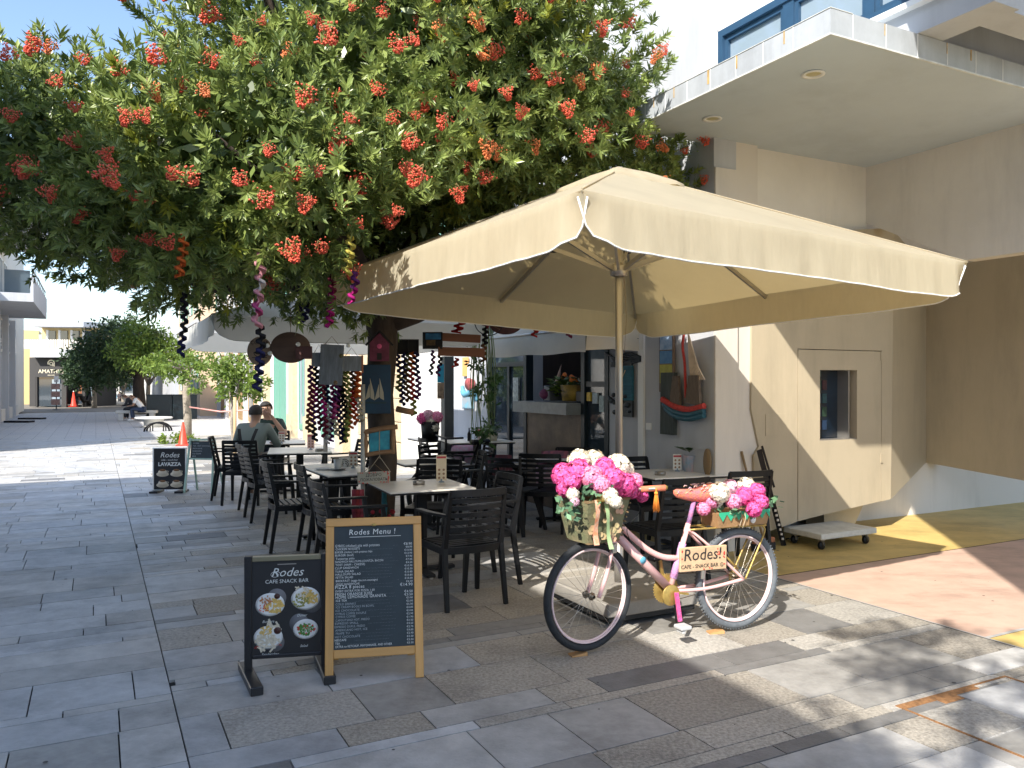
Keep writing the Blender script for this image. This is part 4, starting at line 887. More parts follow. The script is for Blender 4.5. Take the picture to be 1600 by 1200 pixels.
# wall awning over the hatch
AWC = mat('awning_cloth', (.86, .78, .64), .75, var=.06, vscale=3, bump=.2, bscale=9, trans=.3)
aw = empty('white_awning', W(5.2, 7.06, 0), TH, 'off white cloth awning hanging from the café wall over the serving hatch', 'awning')
b = MB(); b.cs = True; vs = []; n = 40; A0, A1 = 0, 2.45
prof = [(-.01, 2.62), (-.3, 2.42), (-.68, 2.2), (-.7, 2.1), (-.7, 1.93)]
for i in range(n + 1):
    y = A0 + (A1 - A0) * i / n
    for j, (x, z) in enumerate(prof): vs.append((x - .008 * math.sin(y * 11) * (j == 4), y, z + .008 * math.sin(y * 6) * (j >= 3)))
m = len(prof); b.add(vs, [(i * m + j, (i + 1) * m + j, (i + 1) * m + j + 1, i * m + j + 1) for i in range(n) for j in range(m - 1)]); b.build('cloth', AWC, aw)
b = MB(); b.cs = True; b.add([(-.01, -.001, 2.62), (-.3, -.001, 2.42), (-.68, -.001, 2.2), (-.7, -.001, 1.95), (-.35, .03, 1.97), (-.01, 0, 1.95)], [(0, 1, 2, 3, 4, 5)]); b.build('end_flap', AWC, aw)
b = MB(); b.tube([(-.68, 0, 2.18), (-.68, 2.45, 2.18)], .018, 8); b.build('front_bar', M['alu'], aw)
for y in (.05, 2.4):
    b = MB(); b.tube([(-.68, y, 2.18), (0, y, 2.0)], .014, 6); b.build('arm', M['alu'], aw)
# steel post by the planters
po = at(699, 700, 11.3)
e = empty('steel_post', (po.x, po.y, 0), TH, 'square dark grey steel post standing between the café tables and the white wall', 'post')
b = MB(); b.bbox(-.07, .07, -.07, .07, 0, 1.98, .005); b.build('shaft', M['metal_grey'], e); b = MB(); b.bbox(-.12, .12, -.12, .12, 0, .015, .002); b.build('foot_plate', M['metal_grey'], e)
e = empty('white_post', at(567, 700, 7.15) * 1, 0, 'slim white post in front of the berry tree trunk', 'post'); e.location.z = 0
b = MB(); b.tube([(0, 0, 0), (0, 0, 1.6)], .02, 10); b.build('shaft', mat('worn_white', (.5, .5, .46), .6, var=.3, vscale=9), e); b = MB(); b.lathe([(.001, .02), (.09, .015), (.1, 0)], 14); b.build('foot', M['metal_grey'], e)
# ------------------------------------------------------------------ chairs and tables
BL = M['black']
def slat_mb(w, h, bow, th=.012, n=6):
    b = MB(); vs = []
    for i in range(n + 1):
        u = -1 + 2 * i / n; x = u * w / 2; y = bow * (1 - u * u)
        vs += [(x, y - th / 2, -h / 2), (x, y + th / 2, -h / 2), (x, y + th / 2, h / 2), (x, y - th / 2, h / 2)]
    fs = [(0, 1, 2, 3), (4 * n + 3, 4 * n + 2, 4 * n + 1, 4 * n)] + [(4 * i + k, 4 * i + 4 + k, 4 * i + 4 + (k + 1) % 4, 4 * i + (k + 1) % 4) for i in range(n) for k in range(4)]
    b.add(vs, fs); return b
S_BACK = slat_mb(.42, .033, -.035).mesh('back_slat', BL); S_TOP = slat_mb(.44, .05, -.04, .018).mesh('top_rail', BL)
def make_chair(arms=True):
    e = empty('slatted_chair')
    for s in (-1, 1):
        b = MB(); b.bar((s * .235, -.265, 0), (s * .225, -.2, .44), .028, .03, .034, .04); b.bar((s * .225, -.2, .44), (s * .215, -.285, .85), .034, .04, .026, .026); b.build('rear_leg', BL, e)
        b = MB(); b.bar((s * .25, .23, 0), (s * .238, .2, .43), .028, .03, .038, .042)
        if arms: b.bar((s * .238, .2, .43), (s * .255, .17, .655), .034, .036, .028, .03)
        b.build('front_leg', BL, e)
        if arms:
            b = MB(); b.bar((s * .258, .2, .665), (s * .25, -.02, .668), .05, .018); b.bar((s * .25, -.02, .668), (s * .222, -.25, .675), .05, .018, .034, .018); b.build('armrest', BL, e)
        b = MB(); b.bar((s * .222, -.21, .415), (s * .236, .2, .415), .02, .05); b.build('side_rail', BL, e)
    b = MB(); b.bar((-.236, .205, .415), (.236, .205, .415), .02, .05, up=(0, 0, 1)); b.build('front_rail', BL, e)
    o = link('lower_back_rail', S_TOP, e, (0, -.205, .42))
    for k in range(7):
        b = MB(); w = .23 - .004 * k; y = .185 - k * .058
        b.bbox(-w, w, y - .022, y + .022, .432, .446, .003); b.build('seat_slat', BL, e)
    for k in range(6):
        z = .52 + k * .052; link('back_slat', S_BACK, e, (0, -.2 - (z - .44) / .41 * .085, z))
    link('top_rail', S_TOP, e, (0, -.285, .835)); return e
CH_A, CH_B = make_chair(True), make_chair(False)
used_chair = {0: False, 1: False}
def chair(x, y, face, label, group, arms=True):
    src = CH_A if arms else CH_B; k = 0 if arms else 1
    o = src if not used_chair[k] else copy_tree(src); used_chair[k] = True
    o.location = (x, y, 0); o.rotation_euler = (0, 0, R(face - 90)); o['label'] = label; o['category'] = 'chair'; o['group'] = group; return o
GC = 'black slatted café chairs'
def chair_back(bx, by, face, label, arms=True):      # placed by the middle of its rear feet
    a = R(face); return chair(bx + math.cos(a) * .265, by + math.sin(a) * .265, face, label, GC, arms)
PD = TH          # +P direction in degrees
chair_back(-.25, 5.77, PD + 92, 'black slatted armchair seen from behind, right of the wooden menu board')
chair_back(-.04, 6.66, 207, 'black slatted chair with a sunlit edge tucked at the right side of the nearest table')
chair_back(-1.5, 6.25, 27, 'black slatted chair directly behind the wooden menu board, nearest of the left hand row')
chair_back(-1.96, 7.52, 24, 'black slatted chair second from the menu board in the left hand row')
chair_back(-2.38, 7.84, 24, 'black slatted chair third from the menu board in the left hand row')
chair_back(-3.1, 9.45, 27, 'black slatted chair next to the man in the light shirt, nearer the camera')
chair_back(-3.35, 9.98, 27, 'black slatted chair directly behind the man in the light shirt')
chair_back(-4.16, 11.22, 15, 'lone black slatted armchair facing right beside the small green chalkboard')
chair_back(-3.56, 10.55, 92, 'black slatted chair on which the man in a light shirt sits, seen from behind')
chair_back(-3.72, 12.65, 272, 'black slatted chair on which the man in a dark shirt sits, facing the camera')
chair_back(-1.98, 10.6, 207, 'black slatted chair at the right side of the table with the pink card holder')
chair_back(-1.72, 10.0, 200, 'tilted looking black slatted chair behind the hanging felt garlands, left one')
chair_back(-.72, 7.95, 262, 'black slatted chair facing the camera on the far side of the nearest table')
chair_back(-.35, 8.9, 190, 'black slatted chair on the right behind the tree trunk, near the leaning bicycle wheel')
chair_back(1.38, 6.42, 115, 'black slatted chair close behind the orange handlebar tassel', False)
chair_back(2.05, 6.95, 112, 'black chair with a rounded top rail between the saddle and the rear flower box', False)
chair_back(1.2, 8.15, 300, 'black chair half hidden behind the white hydrangeas of the front basket', False)
chair_back(.3, 8.6, 80, 'dark slatted chair standing left of the middle table with its back to the camera')
chair_back(.72, 9.35, 250, 'dark slatted chair behind the middle table under the serving hatch')
chair_back(-.3, 10.7, 200, 'dark slatted chair with a flowered cushion right of the tall bar table')
chair_back(-1.2, 11.0, 20, 'dark slatted chair with a pink patterned cushion left of the high bar table')

# tapered metal armchair (in the dark middle)
def metal_chair(x, y, face, label):
    e = empty('metal_armchair', (x, y, 0), face - 90, label, 'chair', 'dark metal café chairs')
    for sx in (-1, 1):
        for sy in (-1, 1):
            b = MB(); b.bar((sx * .26, sy * .25, 0), (sx * .17, sy * .17, .44), .03, .03, .075, .06); b.build('leg', M['black_matt'], e)
        b = MB(); b.tube([(sx * .2, -.2, .45), (sx * .21, -.24, .84)], .016, 8); b.build('back_post', M['black_matt'], e)
        b = MB(); b.tube([(sx * .21, -.22, .68), (sx * .27, .1, .68), (sx * .22, .17, .46)], .014, 8); b.build('armrest', M['black_matt'], e)
    b = MB(); b.bbox(-.2, .2, -.2, .2, .44, .46, .008); b.build('seat', M['black_matt'], e)
    for k in range(5): link('back_slat', S_BACK, e, (0, -.205 - k * .008, .54 + k * .065))
    return e
metal_chair(.02, 8.75, 60, 'dark metal armchair with flared legs in the shade under the parasol')
metal_chair(-.85, 10.1, 330, 'dark metal armchair by the leaning black bicycle wheel')
def stool(x, y, h, label):
    e = empty('bar_stool', (x, y, 0), 20, label, 'stool', 'dark stools by the high table')
    for sx in (-1, 1):
        for sy in (-1, 1):
            b = MB(); b.bar((sx * .2, sy * .2, 0), (sx * .14, sy * .14, h), .03, .03, .05, .04); b.build('leg', mat('blue_black_metal', (.03, .045, .06), .4), e)
    b = MB(); b.bbox(-.165, .165, -.165, .165, h, h + .03, .01); b.build('seat', mat('blue_black_metal', (.03, .045, .06), .4), e)
    b = MB()
    b.bar((-.16, -.16, h * .4), (.16, -.16, h * .4), .015); b.build('footrest', M['black_matt'], e)
stool(-.58, 9.7, .6, 'dark blue square stool in front of the high bar table'); stool(-.95, 10.6, .6, 'dark blue square stool left of the steel post')

TOP = mat('pale_marble_top', (.85, .81, .73), .4, var=.16, vscale=2.5, spec=.6)
def table(x, y, w, d, rz, label, h=.74, cols=((0, 0),), round_=False):
    e = empty('cafe_table', (x, y, 0), rz, label, 'table', 'pale topped café tables')
    b = MB(); b.bbox(-w / 2, w / 2, -d / 2, d / 2, h - .012, h, .002); b.build('tabletop', TOP, e)
    b = MB(); b.bbox(-w / 2 + .004, w / 2 - .004, -d / 2 + .004, d / 2 - .004, h - .028, h - .0125, .002); b.build('top_edge', M['black_matt'], e)
    for cx, cy in cols:
        b = MB(); b.bbox(cx - .045, cx + .045, cy - .045, cy + .045, .04, h - .028, .006); b.build('column', M['black_matt'], e)
        b = MB(); b.bbox(cx - .3, cx + .3, cy - .035, cy + .035, .012, .042, .006); b.bbox(cx - .035, cx + .035, cy - .3, cy + .3, .011, .04, .006); b.build('cross_foot', M['black_matt'], e)
        for sx, sy in ((.28, 0), (-.28, 0), (0, .28), (0, -.28)):
            b = MB(); b.lathe([(.02, 0), (.02, .012), (.001, .012)], 8, c=(cx + sx, cy + sy, 0)); b.build('foot_pad', M['alu'], e)
    return e
table(-.78, 6.89, .73, .73, 24, 'nearest square café table, with an ashtray and a clear menu bottle on it')
table(-1.75, 8.18, .56, 1.18, TH + 1, 'café table with the white coffee cup, left of the tree trunk', cols=((0, -.2), (0, .3)))
table(-2.75, 10.45, .78, .95, 15, 'café table with the pink drink card holder and a small ashtray', cols=((0, -.2), (0, .2)))
table(-3.4, 11.85, .7, .7, 15, 'café table between the two seated men')
table(-.95, 9.0, .7, .6, 25, 'pale café table just right behind the tree trunk')
table(-1.1, 12.6, .9, .7, 25, 'farthest pale table, in front of the sandstone wall')
table(-.45, 10.45, .85, .6, 18, 'tall bar table with a small plant and a dark bottle on it', h=.86)
table(.58, 9.45, .65, .65, 10, 'café table in the shade under the serving hatch')
table(1.62, 7.85, .95, .7, PD - 6, 'café table against the grey wall with an orchid and an ashtray')
table(.95, 10.2, .7, .6, PD, 'dark shaded café table close to the café window with the potted plant', h=.74)

# things on the tables
def card(x, y, z, rz, label, c=(.75, .72, .65), h=.17):
    e = empty('menu_card', (x, y, z), rz, label, 'menu card')
    b = MB(); b.box(-.045, .045, -.001, .001, .015, h); b.build('sheet', mat('card_%d' % int(c[1] * 100), c, .5), e)
    b = MB(); b.box(-.04, .04, -.0018, -.001, h - .03, h - .012); b.build('title_band', mat('card_red', (.5, .05, .06), .5), e)
    for i in range(2):
        for j in range(3):
            b = MB(); b.lathe([(.011, 0), (.001, .0002)], 8, c=(-.02 + i * .04, -.002, .04 + j * .035), axis='y'); b.build('picture_dot', mat('card_dot', (.3, .16, .08), .5), e)
    b = MB(); b.lathe([(.001, .012), (.02, .01), (.028, 0)], 12); b.lathe([(.008, .0), (.008, .03)], 8); b.build('stand', M['glass_pale'], e); return e
def tabobj(q): return q
card(-.62, 7.08, .74, 15, 'clear bottle shaped menu holder on the nearest table', (.72, .6, .42), .24)
t2 = at(552, 722, 8.25)
card(t2.x, t2.y, .74, 5, 'upright menu card with six pictures on the table with the coffee cup'); card(-3.3, 11.55, .74, 0, 'menu card on the table between the two seated men')
card(-2.62, 10.5, .74, 0, 'pink drinks card holder on the table left of the garlands', (.72, .45, .42), .2); card(1.63, 7.95, .74, 10, 'menu card with six pictures beside the orchid')
card(.98, 10.0, .74, 0, 'menu card standing by the white pot near the café window'); card(-.4, 10.4, .86, 0, 'white and red menu card on the tall bar table', (.8, .7, .66), .16)
def ashtray(x, y, z, label):
    b = MB(); b.lathe([(.001, .004), (.042, .004), (.044, .03), (.05, .032), (.052, .03), (.052, 0), (.001, 0)], 18); o = b.build('ashtray', mat('ashtray_steel', (.3, .28, .25), .35, metal=.7), None, (x, y, z)); tag(o, label, 'ashtray')
ashtray(-.8, 6.92, .741, 'round steel ashtray on the nearest café table'); ashtray(1.4, 7.62, .741, 'round steel ashtray on the table against the grey wall'); ashtray(-2.45, 10.25, .741, 'small ashtray beside the pink drinks card holder')
cp = at(528, 728, 8.05); e = empty('coffee_cup', (cp.x, cp.y, .742), 0, 'tall white coffee cup on a dark saucer', 'cup')
b = MB(); b.lathe([(.001, .0), (.075, .006), (.08, .012), (.001, .008)], 18); b.build('saucer', M['teal_frame'], e)
b = MB(); b.lathe([(.03, .01), (.036, .03), (.045, .11), (.042, .11), (.033, .03)], 18); c_ = b.build('cup_body', M['white'], e)
b = MB(); b.tube([(.04, 0, .09), (.065, 0, .085), (.062, 0, .045), (.038, 0, .04)], .006, 6); b.build('handle', M['white'], e)
sp = at(505, 729, 8.1); b = MB(); b.lathe([(.001, .002), (.06, .002), (.085, .014), (.088, .012), (.06, 0), (.001, 0)], 20); tag(b.build('side_plate', M['white'], None, (sp.x, sp.y, .741)), 'small white plate next to the tall coffee cup', 'plate')
nh = at(538, 722, 8.4); e = empty('napkin_holder', (nh.x, nh.y, .74), 20, 'arched metal napkin holder behind the coffee cup', 'napkin holder')
for y in (-.02, .02):
    b = MB(); 
    for r_ in (.06, .045, .03): b.tube([(r_ * math.cos(t), y, r_ * math.sin(t) * 1.3) for t in [math.pi * k / 10 for k in range(11)]], .003, 5)
    b.build('arch', M['black'], e)
b = MB(); b.box(-.055, .055, -.015, .015, 0, .09); b.build('napkins', M['white'], e)
bt = at(733, 690, 10.4); b = MB(); b.lathe([(.001, 0), (.022, 0), (.024, .09), (.008, .13), (.008, .17), (.001, .17)], 12); tag(b.build('dark_bottle', M['black'], None, (bt.x, bt.y, .86)), 'small dark bottle on the tall bar table', 'bottle')
# orchid in a wrapped pot, leafy pot plants
LEAFP = mat('pot_leaf', (.05, .12, .035), .35, tone=True, trans=.15)
def leafy(parent, n, size, spread, h, seed, z0=.1, m=LEAFP, aspect=.4):
    r = np.random.RandomState(seed); k = n; a = r.rand(k) * 6.283; rr = r.rand(k) ** .5 * spread; pos = np.stack([np.cos(a) * rr, np.sin(a) * rr, z0 + r.rand(k) * h], 1)
    ax = np.stack([np.cos(a), np.sin(a), r.rand(k) * 1.0 - .1], 1); ax /= np.linalg.norm(ax, axis=1)[:, None]; sd_ = np.cross(ax, [0, 0, 1.0]); sd_ /= np.linalg.norm(sd_, axis=1)[:, None]
    s_ = size * (.6 + .7 * r.rand(k, 1)); mid = pos + ax * s_ * .5; tip = pos + ax * s_ - np.array([0, 0, 1]) * s_ * .25
    V = np.stack([pos, mid + sd_ * s_ * aspect * .5, tip, mid - sd_ * s_ * aspect * .5], 1).reshape(-1, 3); return link('foliage', np_mesh('foliage', V, np.arange(len(V)).reshape(-1, 4), m, r.rand(k)), parent)
oc = at(1078, 736, 7.95); e = empty('orchid_pot', (oc.x, oc.y, .74), 0, 'orchid with broad leaves in a pink and blue wrapped pot against the grey wall', 'potted plant')
b = MB(); b.lathe([(.001, 0), (.055, 0), (.085, .15), (.09, .16), (.07, .15), (.06, .13), (.001, .13)], 9, smooth=False); b.build('pot', mat('wrapped_pot', (.62, .42, .42), .5, var=.5, vscale=12, col2=(.2, .38, .5)), e); leafy(e, 9, .17, .03, .05, 4, .15, aspect=.55)
b = MB(); b.tube([(0, 0, .15), (.01, 0, .3), (.03, .0, .42), (.08, 0, .44)], .003, 5); b.build('stem', LEAFP, e)
for k in range(3):
    b = MB(); b.ball((.02 + k * .03, 0, .4 + k * .015), .014, 6, 4, sz=(1, .5, 1)); b.build('blossom', mat('dry_blossom', (.3, .28, .2), .6), e)
wpot = at(915, 712, 10.25); e = empty('tall_potted_plant', (wpot.x, wpot.y, .74), 0, 'tall airy dark green plant in a white pot before the café window', 'potted plant')
b = MB(); b.lathe([(.001, 0), (.06, 0), (.085, .15), (.075, .15), (.001, .13)], 16); b.build('pot', M['white'], e); leafy(e, 260, .06, .16, .55, 5, .12, aspect=.25)
g2 = at(768, 691, 10.45); e = empty('low_potted_plant', (g2.x, g2.y, .86), 0, 'small leafy plant in a cream pot on the tall bar table', 'potted plant')
b = MB(); b.lathe([(.001, 0), (.07, 0), (.085, .1), (.075, .1), (.001, .09)], 14); b.build('pot', mat('cream_pot', (.6, .55, .42), .5), e); leafy(e, 60, .12, .06, .14, 6, .08)
# cushions
CUSH = mat('flowered_cushion', (.55, .16, .2), .8, var=.9, vscale=16, col2=(.06, .07, .12)); CUSH2 = mat('flowered_cushion_pink', (.6, .2, .35), .8, var=.9, vscale=19, col2=(.5, .5, .55))
for (px, py, d_, m_, rz_, lab) in ((782, 728, 10.6, CUSH, 15, 'dark flowered cushion leaning on the chair right of the bar table'), (723, 712, 10.9, CUSH2, -10, 'pink patterned cushion on the chair left of the bar table'), (868, 724, 9.35, CUSH, 5, 'flowered cushion on the chair behind the middle table'), (860, 742, 9.3, CUSH2, 0, 'second patterned cushion low under the middle table edge')):
    q = at(px, py, d_); b = MB(); b.cs = True; n = 8; vs = []; fs = []
    for side in (-1, 1):
        for i in range(n + 1):
            for j in range(n + 1):
                u, v = i / n * 2 - 1, j / n * 2 - 1; vs.append((u * .17 * (1 - .06 * v * v), side * .055 * ((1 - u ** 4) * (1 - v ** 4)) ** .5, v * .15 * (1 - .06 * u * u)))
    m_n = (n + 1) ** 2
    for side in (0, 1): fs += [(side * m_n + i * (n + 1) + j, side * m_n + (i + 1) * (n + 1) + j, side * m_n + (i + 1) * (n + 1) + j + 1, side * m_n + i * (n + 1) + j + 1) for i in range(n) for j in range(n)]
    b.add(vs, fs); tag(b.build('cushion', m_, None, q, (R(-15), 0, R(rz_))), lab, 'cushion')
# ------------------------------------------------------------------ the pink bicycle
def petals(n, r, seed, ps=.02):
    q = np.random.RandomState(seed); d = q.normal(size=(n, 3)); d /= np.linalg.norm(d, axis=1)[:, None]; V = []
    for i in range(n):
        z = d[i]; x = np.cross(z, q.normal(size=3)); x /= np.linalg.norm(x); y = np.cross(z, x); z = z + q.normal(size=3) * .28; c = d[i] * r * q.uniform(.8, 1.06)
        for k in range(4):
            a = k * math.pi / 2; e = x * math.cos(a) + y * math.sin(a); f = x * -math.sin(a) + y * math.cos(a); s_ = ps * q.uniform(.8, 1.2)
            V += [c, c + e * s_ * .6 + f * s_ * .5 + z * s_ * .25, c + e * s_ * 1.05 + z * s_ * .1, c + e * s_ * .6 - f * s_ * .5 + z * s_ * .25]
    V = np.array(V); return V, np.arange(len(V)).reshape(-1, 4), q.rand(len(V) // 4)
def flower_mat(name, c): return mat(name, c, .6, tone=True, trans=.25)
FMAT = dict(pink=flower_mat('petal_magenta', (.8, .13, .36)), rose=flower_mat('petal_rose', (.88, .33, .5)), white=flower_mat('petal_white', (.82, .78, .66)), blush=flower_mat('petal_blush', (.8, .5, .6)))
FM = {}
for i, k in enumerate(FMAT):
    V, F, T = petals(300, .074, 40 + i, .0165); T = T * .75 + .2; FM[k] = np_mesh('flower_head', V, F, FMAT[k], T)
GLEAF = mat('bouquet_leaf', (.12, .24, .14), .5, tone=True, trans=.2)
def bouquet(name, root, heads, label, leaves, cat='flowers'):
    e = empty(name, root, 0, label, cat); r = random.Random(9)
    for (px, py, d, k, s_) in heads:
        o = link('flower_head', FM[k], e, at(px, py, d) - Vector(root), (r.uniform(0, 3), r.uniform(0, 3), 0)); o.scale = (s_ * .9,) * 3
    q = np.random.RandomState(4); V = []
    for (px, py, d) in leaves:
        c = np.array(at(px, py, d) - Vector(root))
        for k in range(14):
            a = q.normal(size=3); a /= np.linalg.norm(a); b_ = np.cross(a, q.normal(size=3)); b_ /= np.linalg.norm(b_); p = c + q.normal(size=3) * .03; s_ = .05
            V += [p, p + a * s_ * .5 + b_ * s_ * .3, p + a * s_, p + a * s_ * .5 - b_ * s_ * .3]
    V = np.array(V); link('foliage', np_mesh('foliage', V, np.arange(len(V)).reshape(-1, 4), GLEAF, q.rand(len(V) // 4)), e); return e
PINK = mat('pink_frame_paint', (.85, .5, .47), .35, var=.06, vscale=14, spec=.6)
GOLD = mat('gold_sprayed_metal', (.45, .31, .09), .4, metal=.5, var=.3, vscale=30)
TYRE = mat('dark_rubber', (.025, .028, .032), .75, bump=.3, bscale=120, var=.3, vscale=20); TYRE2 = mat('dusty_rubber', (.13, .145, .16), .8, bump=.3, bscale=120, var=.3, vscale=20)
SPK = mat('steel_spoke', (.6, .55, .48), .3, metal=.7)
def ring(b, R_, r, n=48, k=8, c=(0, 0, 0)):
    b.tube([(c[0] + R_ * math.cos(2 * math.pi * i / n), c[1], c[2] + R_ * math.sin(2 * math.pi * i / n)) for i in range(n)], r, k, closed=True)
def wheel_part(root, c, rz, tyre, rimm, knobs, name='wheel', Rw=.33):
    b = MB(); ring(b, Rw - .024, .023, 56, 10)
    if knobs:
        for i in range(90):
            a = 2 * math.pi * i / 90
            for y in (-.012, .012):
                x, z = (Rw - .001) * math.cos(a + y * 1.5), (Rw - .001) * math.sin(a + y * 1.5); b.ball((x, y, z), .0065, 4, 2)
    w = b.build(name, tyre, root, c, (0, 0, R(rz)))
    b = MB(); 
    for y in (-.011, .011): ring(b, Rw - .053, .006, 56, 6, (0, y, 0))
    ring(b, Rw - .06, .007, 56, 6); b.build('rim', rimm, w)
    b = MB()
    for i in range(28):
        a = 2 * math.pi * i / 28; h = a + (.5 if i % 2 else -.5); y = .025 if (i // 2) % 2 else -.025
        b.tube([(.02 * math.cos(h), y, .02 * math.sin(h)), ((Rw - .062) * math.cos(a), 0, (Rw - .062) * math.sin(a))], .0011, 4, cap=False)
    o = b.build('spokes', SPK, w); o['kind'] = 'stuff'
    b = MB(); b.lathe([(.008, -.05), (.012, -.05), (.012, -.032), (.024, -.03), (.024, -.024), (.014, -.02), (.014, .02), (.024, .024), (.024, .03), (.012, .032), (.012, .05), (.008, .05)], 14, axis='y'); b.build('hub', mat('hub_metal', (.3, .25, .18), .4, metal=.7), w)
    return w
BK = Vector((.44, 4.8, 0)); BA = 24.2
bk = empty('pink_bicycle', BK, BA, 'pink step through bicycle decorated with flowers, baskets and a wooden sign', 'bicycle')
HZ = .347
RIMP = mat('pale_pink_rim', (.85, .64, .62), .35)
FW = wheel_part(bk, (.02, 0, HZ), 9, TYRE, RIMP, False)
RW = wheel_part(bk, (1.13, 0, HZ - .005), 0, TYRE2, RIMP, True)
def bt(name, pts, r, m, n=10, parent=bk): b = MB(); b.tube(pts, r, n); return b.build(name, m, parent)
def spl(P, n=10):      # catmull rom
    P = [Vector(p) for p in P]; Q = [P[0] * 2 - P[1]] + P + [P[-1] * 2 - P[-2]]; out = []
    for i in range(1, len(Q) - 2):
        for k in range(n):
            t = k / n; a, b, c, d = Q[i - 1:i + 3]; out.append(.5 * ((2 * b) + (c - a) * t + (2 * a - 5 * b + 4 * c - d) * t * t + (3 * b - a - 3 * c + d) * t ** 3))
    return out + [P[-1]]
ca, sa = math.cos(R(9)), math.sin(R(9))
def st_(x, y, z): x -= .16; return (x * ca - y * sa + .16, x * sa + y * ca, z)      # steered parts turn about the head
for s in (-1, 1): bt('fork_leg', spl([st_(.15, s * .052, .655), st_(.125, s * .055, .58), st_(.09, s * .056, .47), st_(.035, s * .055, HZ)]), .0125, PINK)
b = MB(); b.tube([st_(.15, -.062, .66), st_(.15, .062, .66)], .02, 10); b.build('fork_crown', PINK, bk)
bt('head_tube', [(.155, 0, .665), (.2, 0, .83)], .0235, PINK, 12); bt('stem', [(.2, 0, .83), (.222, 0, .955), st_(.2, 0, .985)], .013, M['alu'])
bt('down_tube', [(.178, 0, .725), (.6, 0, .325)], .0265, PINK, 14)
bt('top_tube', spl([(.192, 0, .79), (.31, 0, .685), (.436, 0, .585), (.55, 0, .53), (.672, 0, .512)]), .0185, PINK, 12)
bt('seat_tube', [(.742, 0, .725), (.6, 0, .315)], .017, PINK, 12)
b = MB(); b.lathe([(.001, -.045), (.03, -.045), (.03, .045), (.001, .045)], 14, c=(.6, 0, .318), axis='y'); b.build('bottom_bracket', GOLD, bk)
for s in (-1, 1):
    bt('chain_stay', spl([(.61, s * .03, .318), (.85, s * .05, .315), (1.13, s * .06, HZ)]), .0105, PINK)
    bt('seat_stay', spl([(.735, s * .02, .69), (.86, s * .05, .585), (1.13, s * .062, HZ)]), .009, PINK)
bt('seat_post', [(.742, 0, .72), (.79, 0, .88)], .015, mat('wool_wrap_blue', (.2, .2, .42), .9, var=.9, vscale=40, col2=(.6, .2, .35), bump=.6, bscale=120), 12)
b = MB(); b.tube([(.7, 0, .605), (.66, 0, .49), (.625, 0, .39)], .023, 10); b.build('wool_wrap', mat('wool_wrap_pink', (.78, .3, .6), .9, var=.8, vscale=35, col2=(.55, .45, .75), bump=.6, bscale=120), bk)
# saddle with crochet cover
b = MB(); b.cs = True; vs = []; NS = 14
for i in range(NS + 1):
    t = i / NS; x = .63 + t * .32; w = .022 + .075 * (t ** 1.6) * (1 - .18 * max(0, t - .85) / .15); zc_ = .93 - .018 * math.sin(t * math.pi) - .0 * t; h = .02 + .03 * t
    if i in (0, NS): w *= .35; h *= .5
    for k in range(14):
        a = 2 * math.pi * k / 14; z_ = math.sin(a); vs.append((x, math.cos(a) * w, zc_ + (z_ * h if z_ > 0 else z_ * h * 1.5)))
b.add(vs, [(i * 14 + k, i * 14 + (k + 1) % 14, (i + 1) * 14 + (k + 1) % 14, (i + 1) * 14 + k) for i in range(NS) for k in range(14)] + [tuple(range(14))[::-1], tuple(NS * 14 + k for k in range(14))])
sdl = b.build('saddle', mat('crochet_cover', (.85, .27, .1), .9, var=.9, vscale=38, col2=(.62, .16, .22), bump=.9, bscale=110), bk)
b = MB(); r_ = random.Random(2)
for k in range(46):
    t = r_.random(); x = .64 + t * .3; w = .022 + .07 * t ** 1.6; a = r_.uniform(-.4, math.pi * 1.2); b.tube([(x - .012, -math.cos(a) * w * 1.02, .93 + math.sin(a) * .04), (x, -math.cos(a + .25) * w * 1.04, .93 + math.sin(a + .25) * .042), (x + .012, -math.cos(a) * w * 1.04, .93 + math.sin(a) * .044)], .0035, 5)
b.build('crochet_loop', mat('yellow_wool', (.8, .5, .12), .9, var=.6, vscale=60, col2=(.45, .3, .6)), sdl)
# handlebar, grip, tassel, bell
bt('handlebar', spl([st_(.33, .27, 1.0), st_(.24, .2, .99), st_(.19, .06, .985), st_(.19, -.06, .985), st_(.24, -.2, .99), st_(.3, -.26, .995)]), .011, M['alu'])
GR = mat('orange_grip', (.82, .22, .12), .8, var=.3, vscale=40)
for s in (1, -1): b = MB(); b.tube([st_(.235, s * .2, .99), st_(.35, s * .285, 1.0)], .018, 12); g_ = b.build('grip', GR, bk); b = MB(); b.lathe([(.001, 0), (.014, 0), (.014, .008), (.001, .008)], 10, c=st_(.352, s * .287, 1.0), axis='y'); b.build('grip_cap', GOLD, g_)
TS = mat('orange_tassel', (.9, .3, .04), .85)
tx, ty, tz = st_(.29, -.27, .97)
b = MB(); b.ball((tx, ty, tz), .012, 8, 6)
for k in range(42):
    a = k * 2.4; r_ = .003 + .019 * (k / 42) ** .5; b.tube([(tx + r_ * .4 * math.cos(a), ty + r_ * .4 * math.sin(a), tz - .01), (tx + r_ * math.cos(a), ty + r_ * math.sin(a), tz - .1 - .01 * math.sin(k * 5))], .0016, 3)
b.tube([(tx, ty, tz + .03), (tx, ty, tz)], .004, 5); b.build('tassel', TS, bk)
b = MB(); b.lathe([(.001, .02), (.018, .015), (.024, .0), (.001, 0)], 12, c=st_(.215, -.15, 1.0)); b.build('bell', M['alu'], bk)
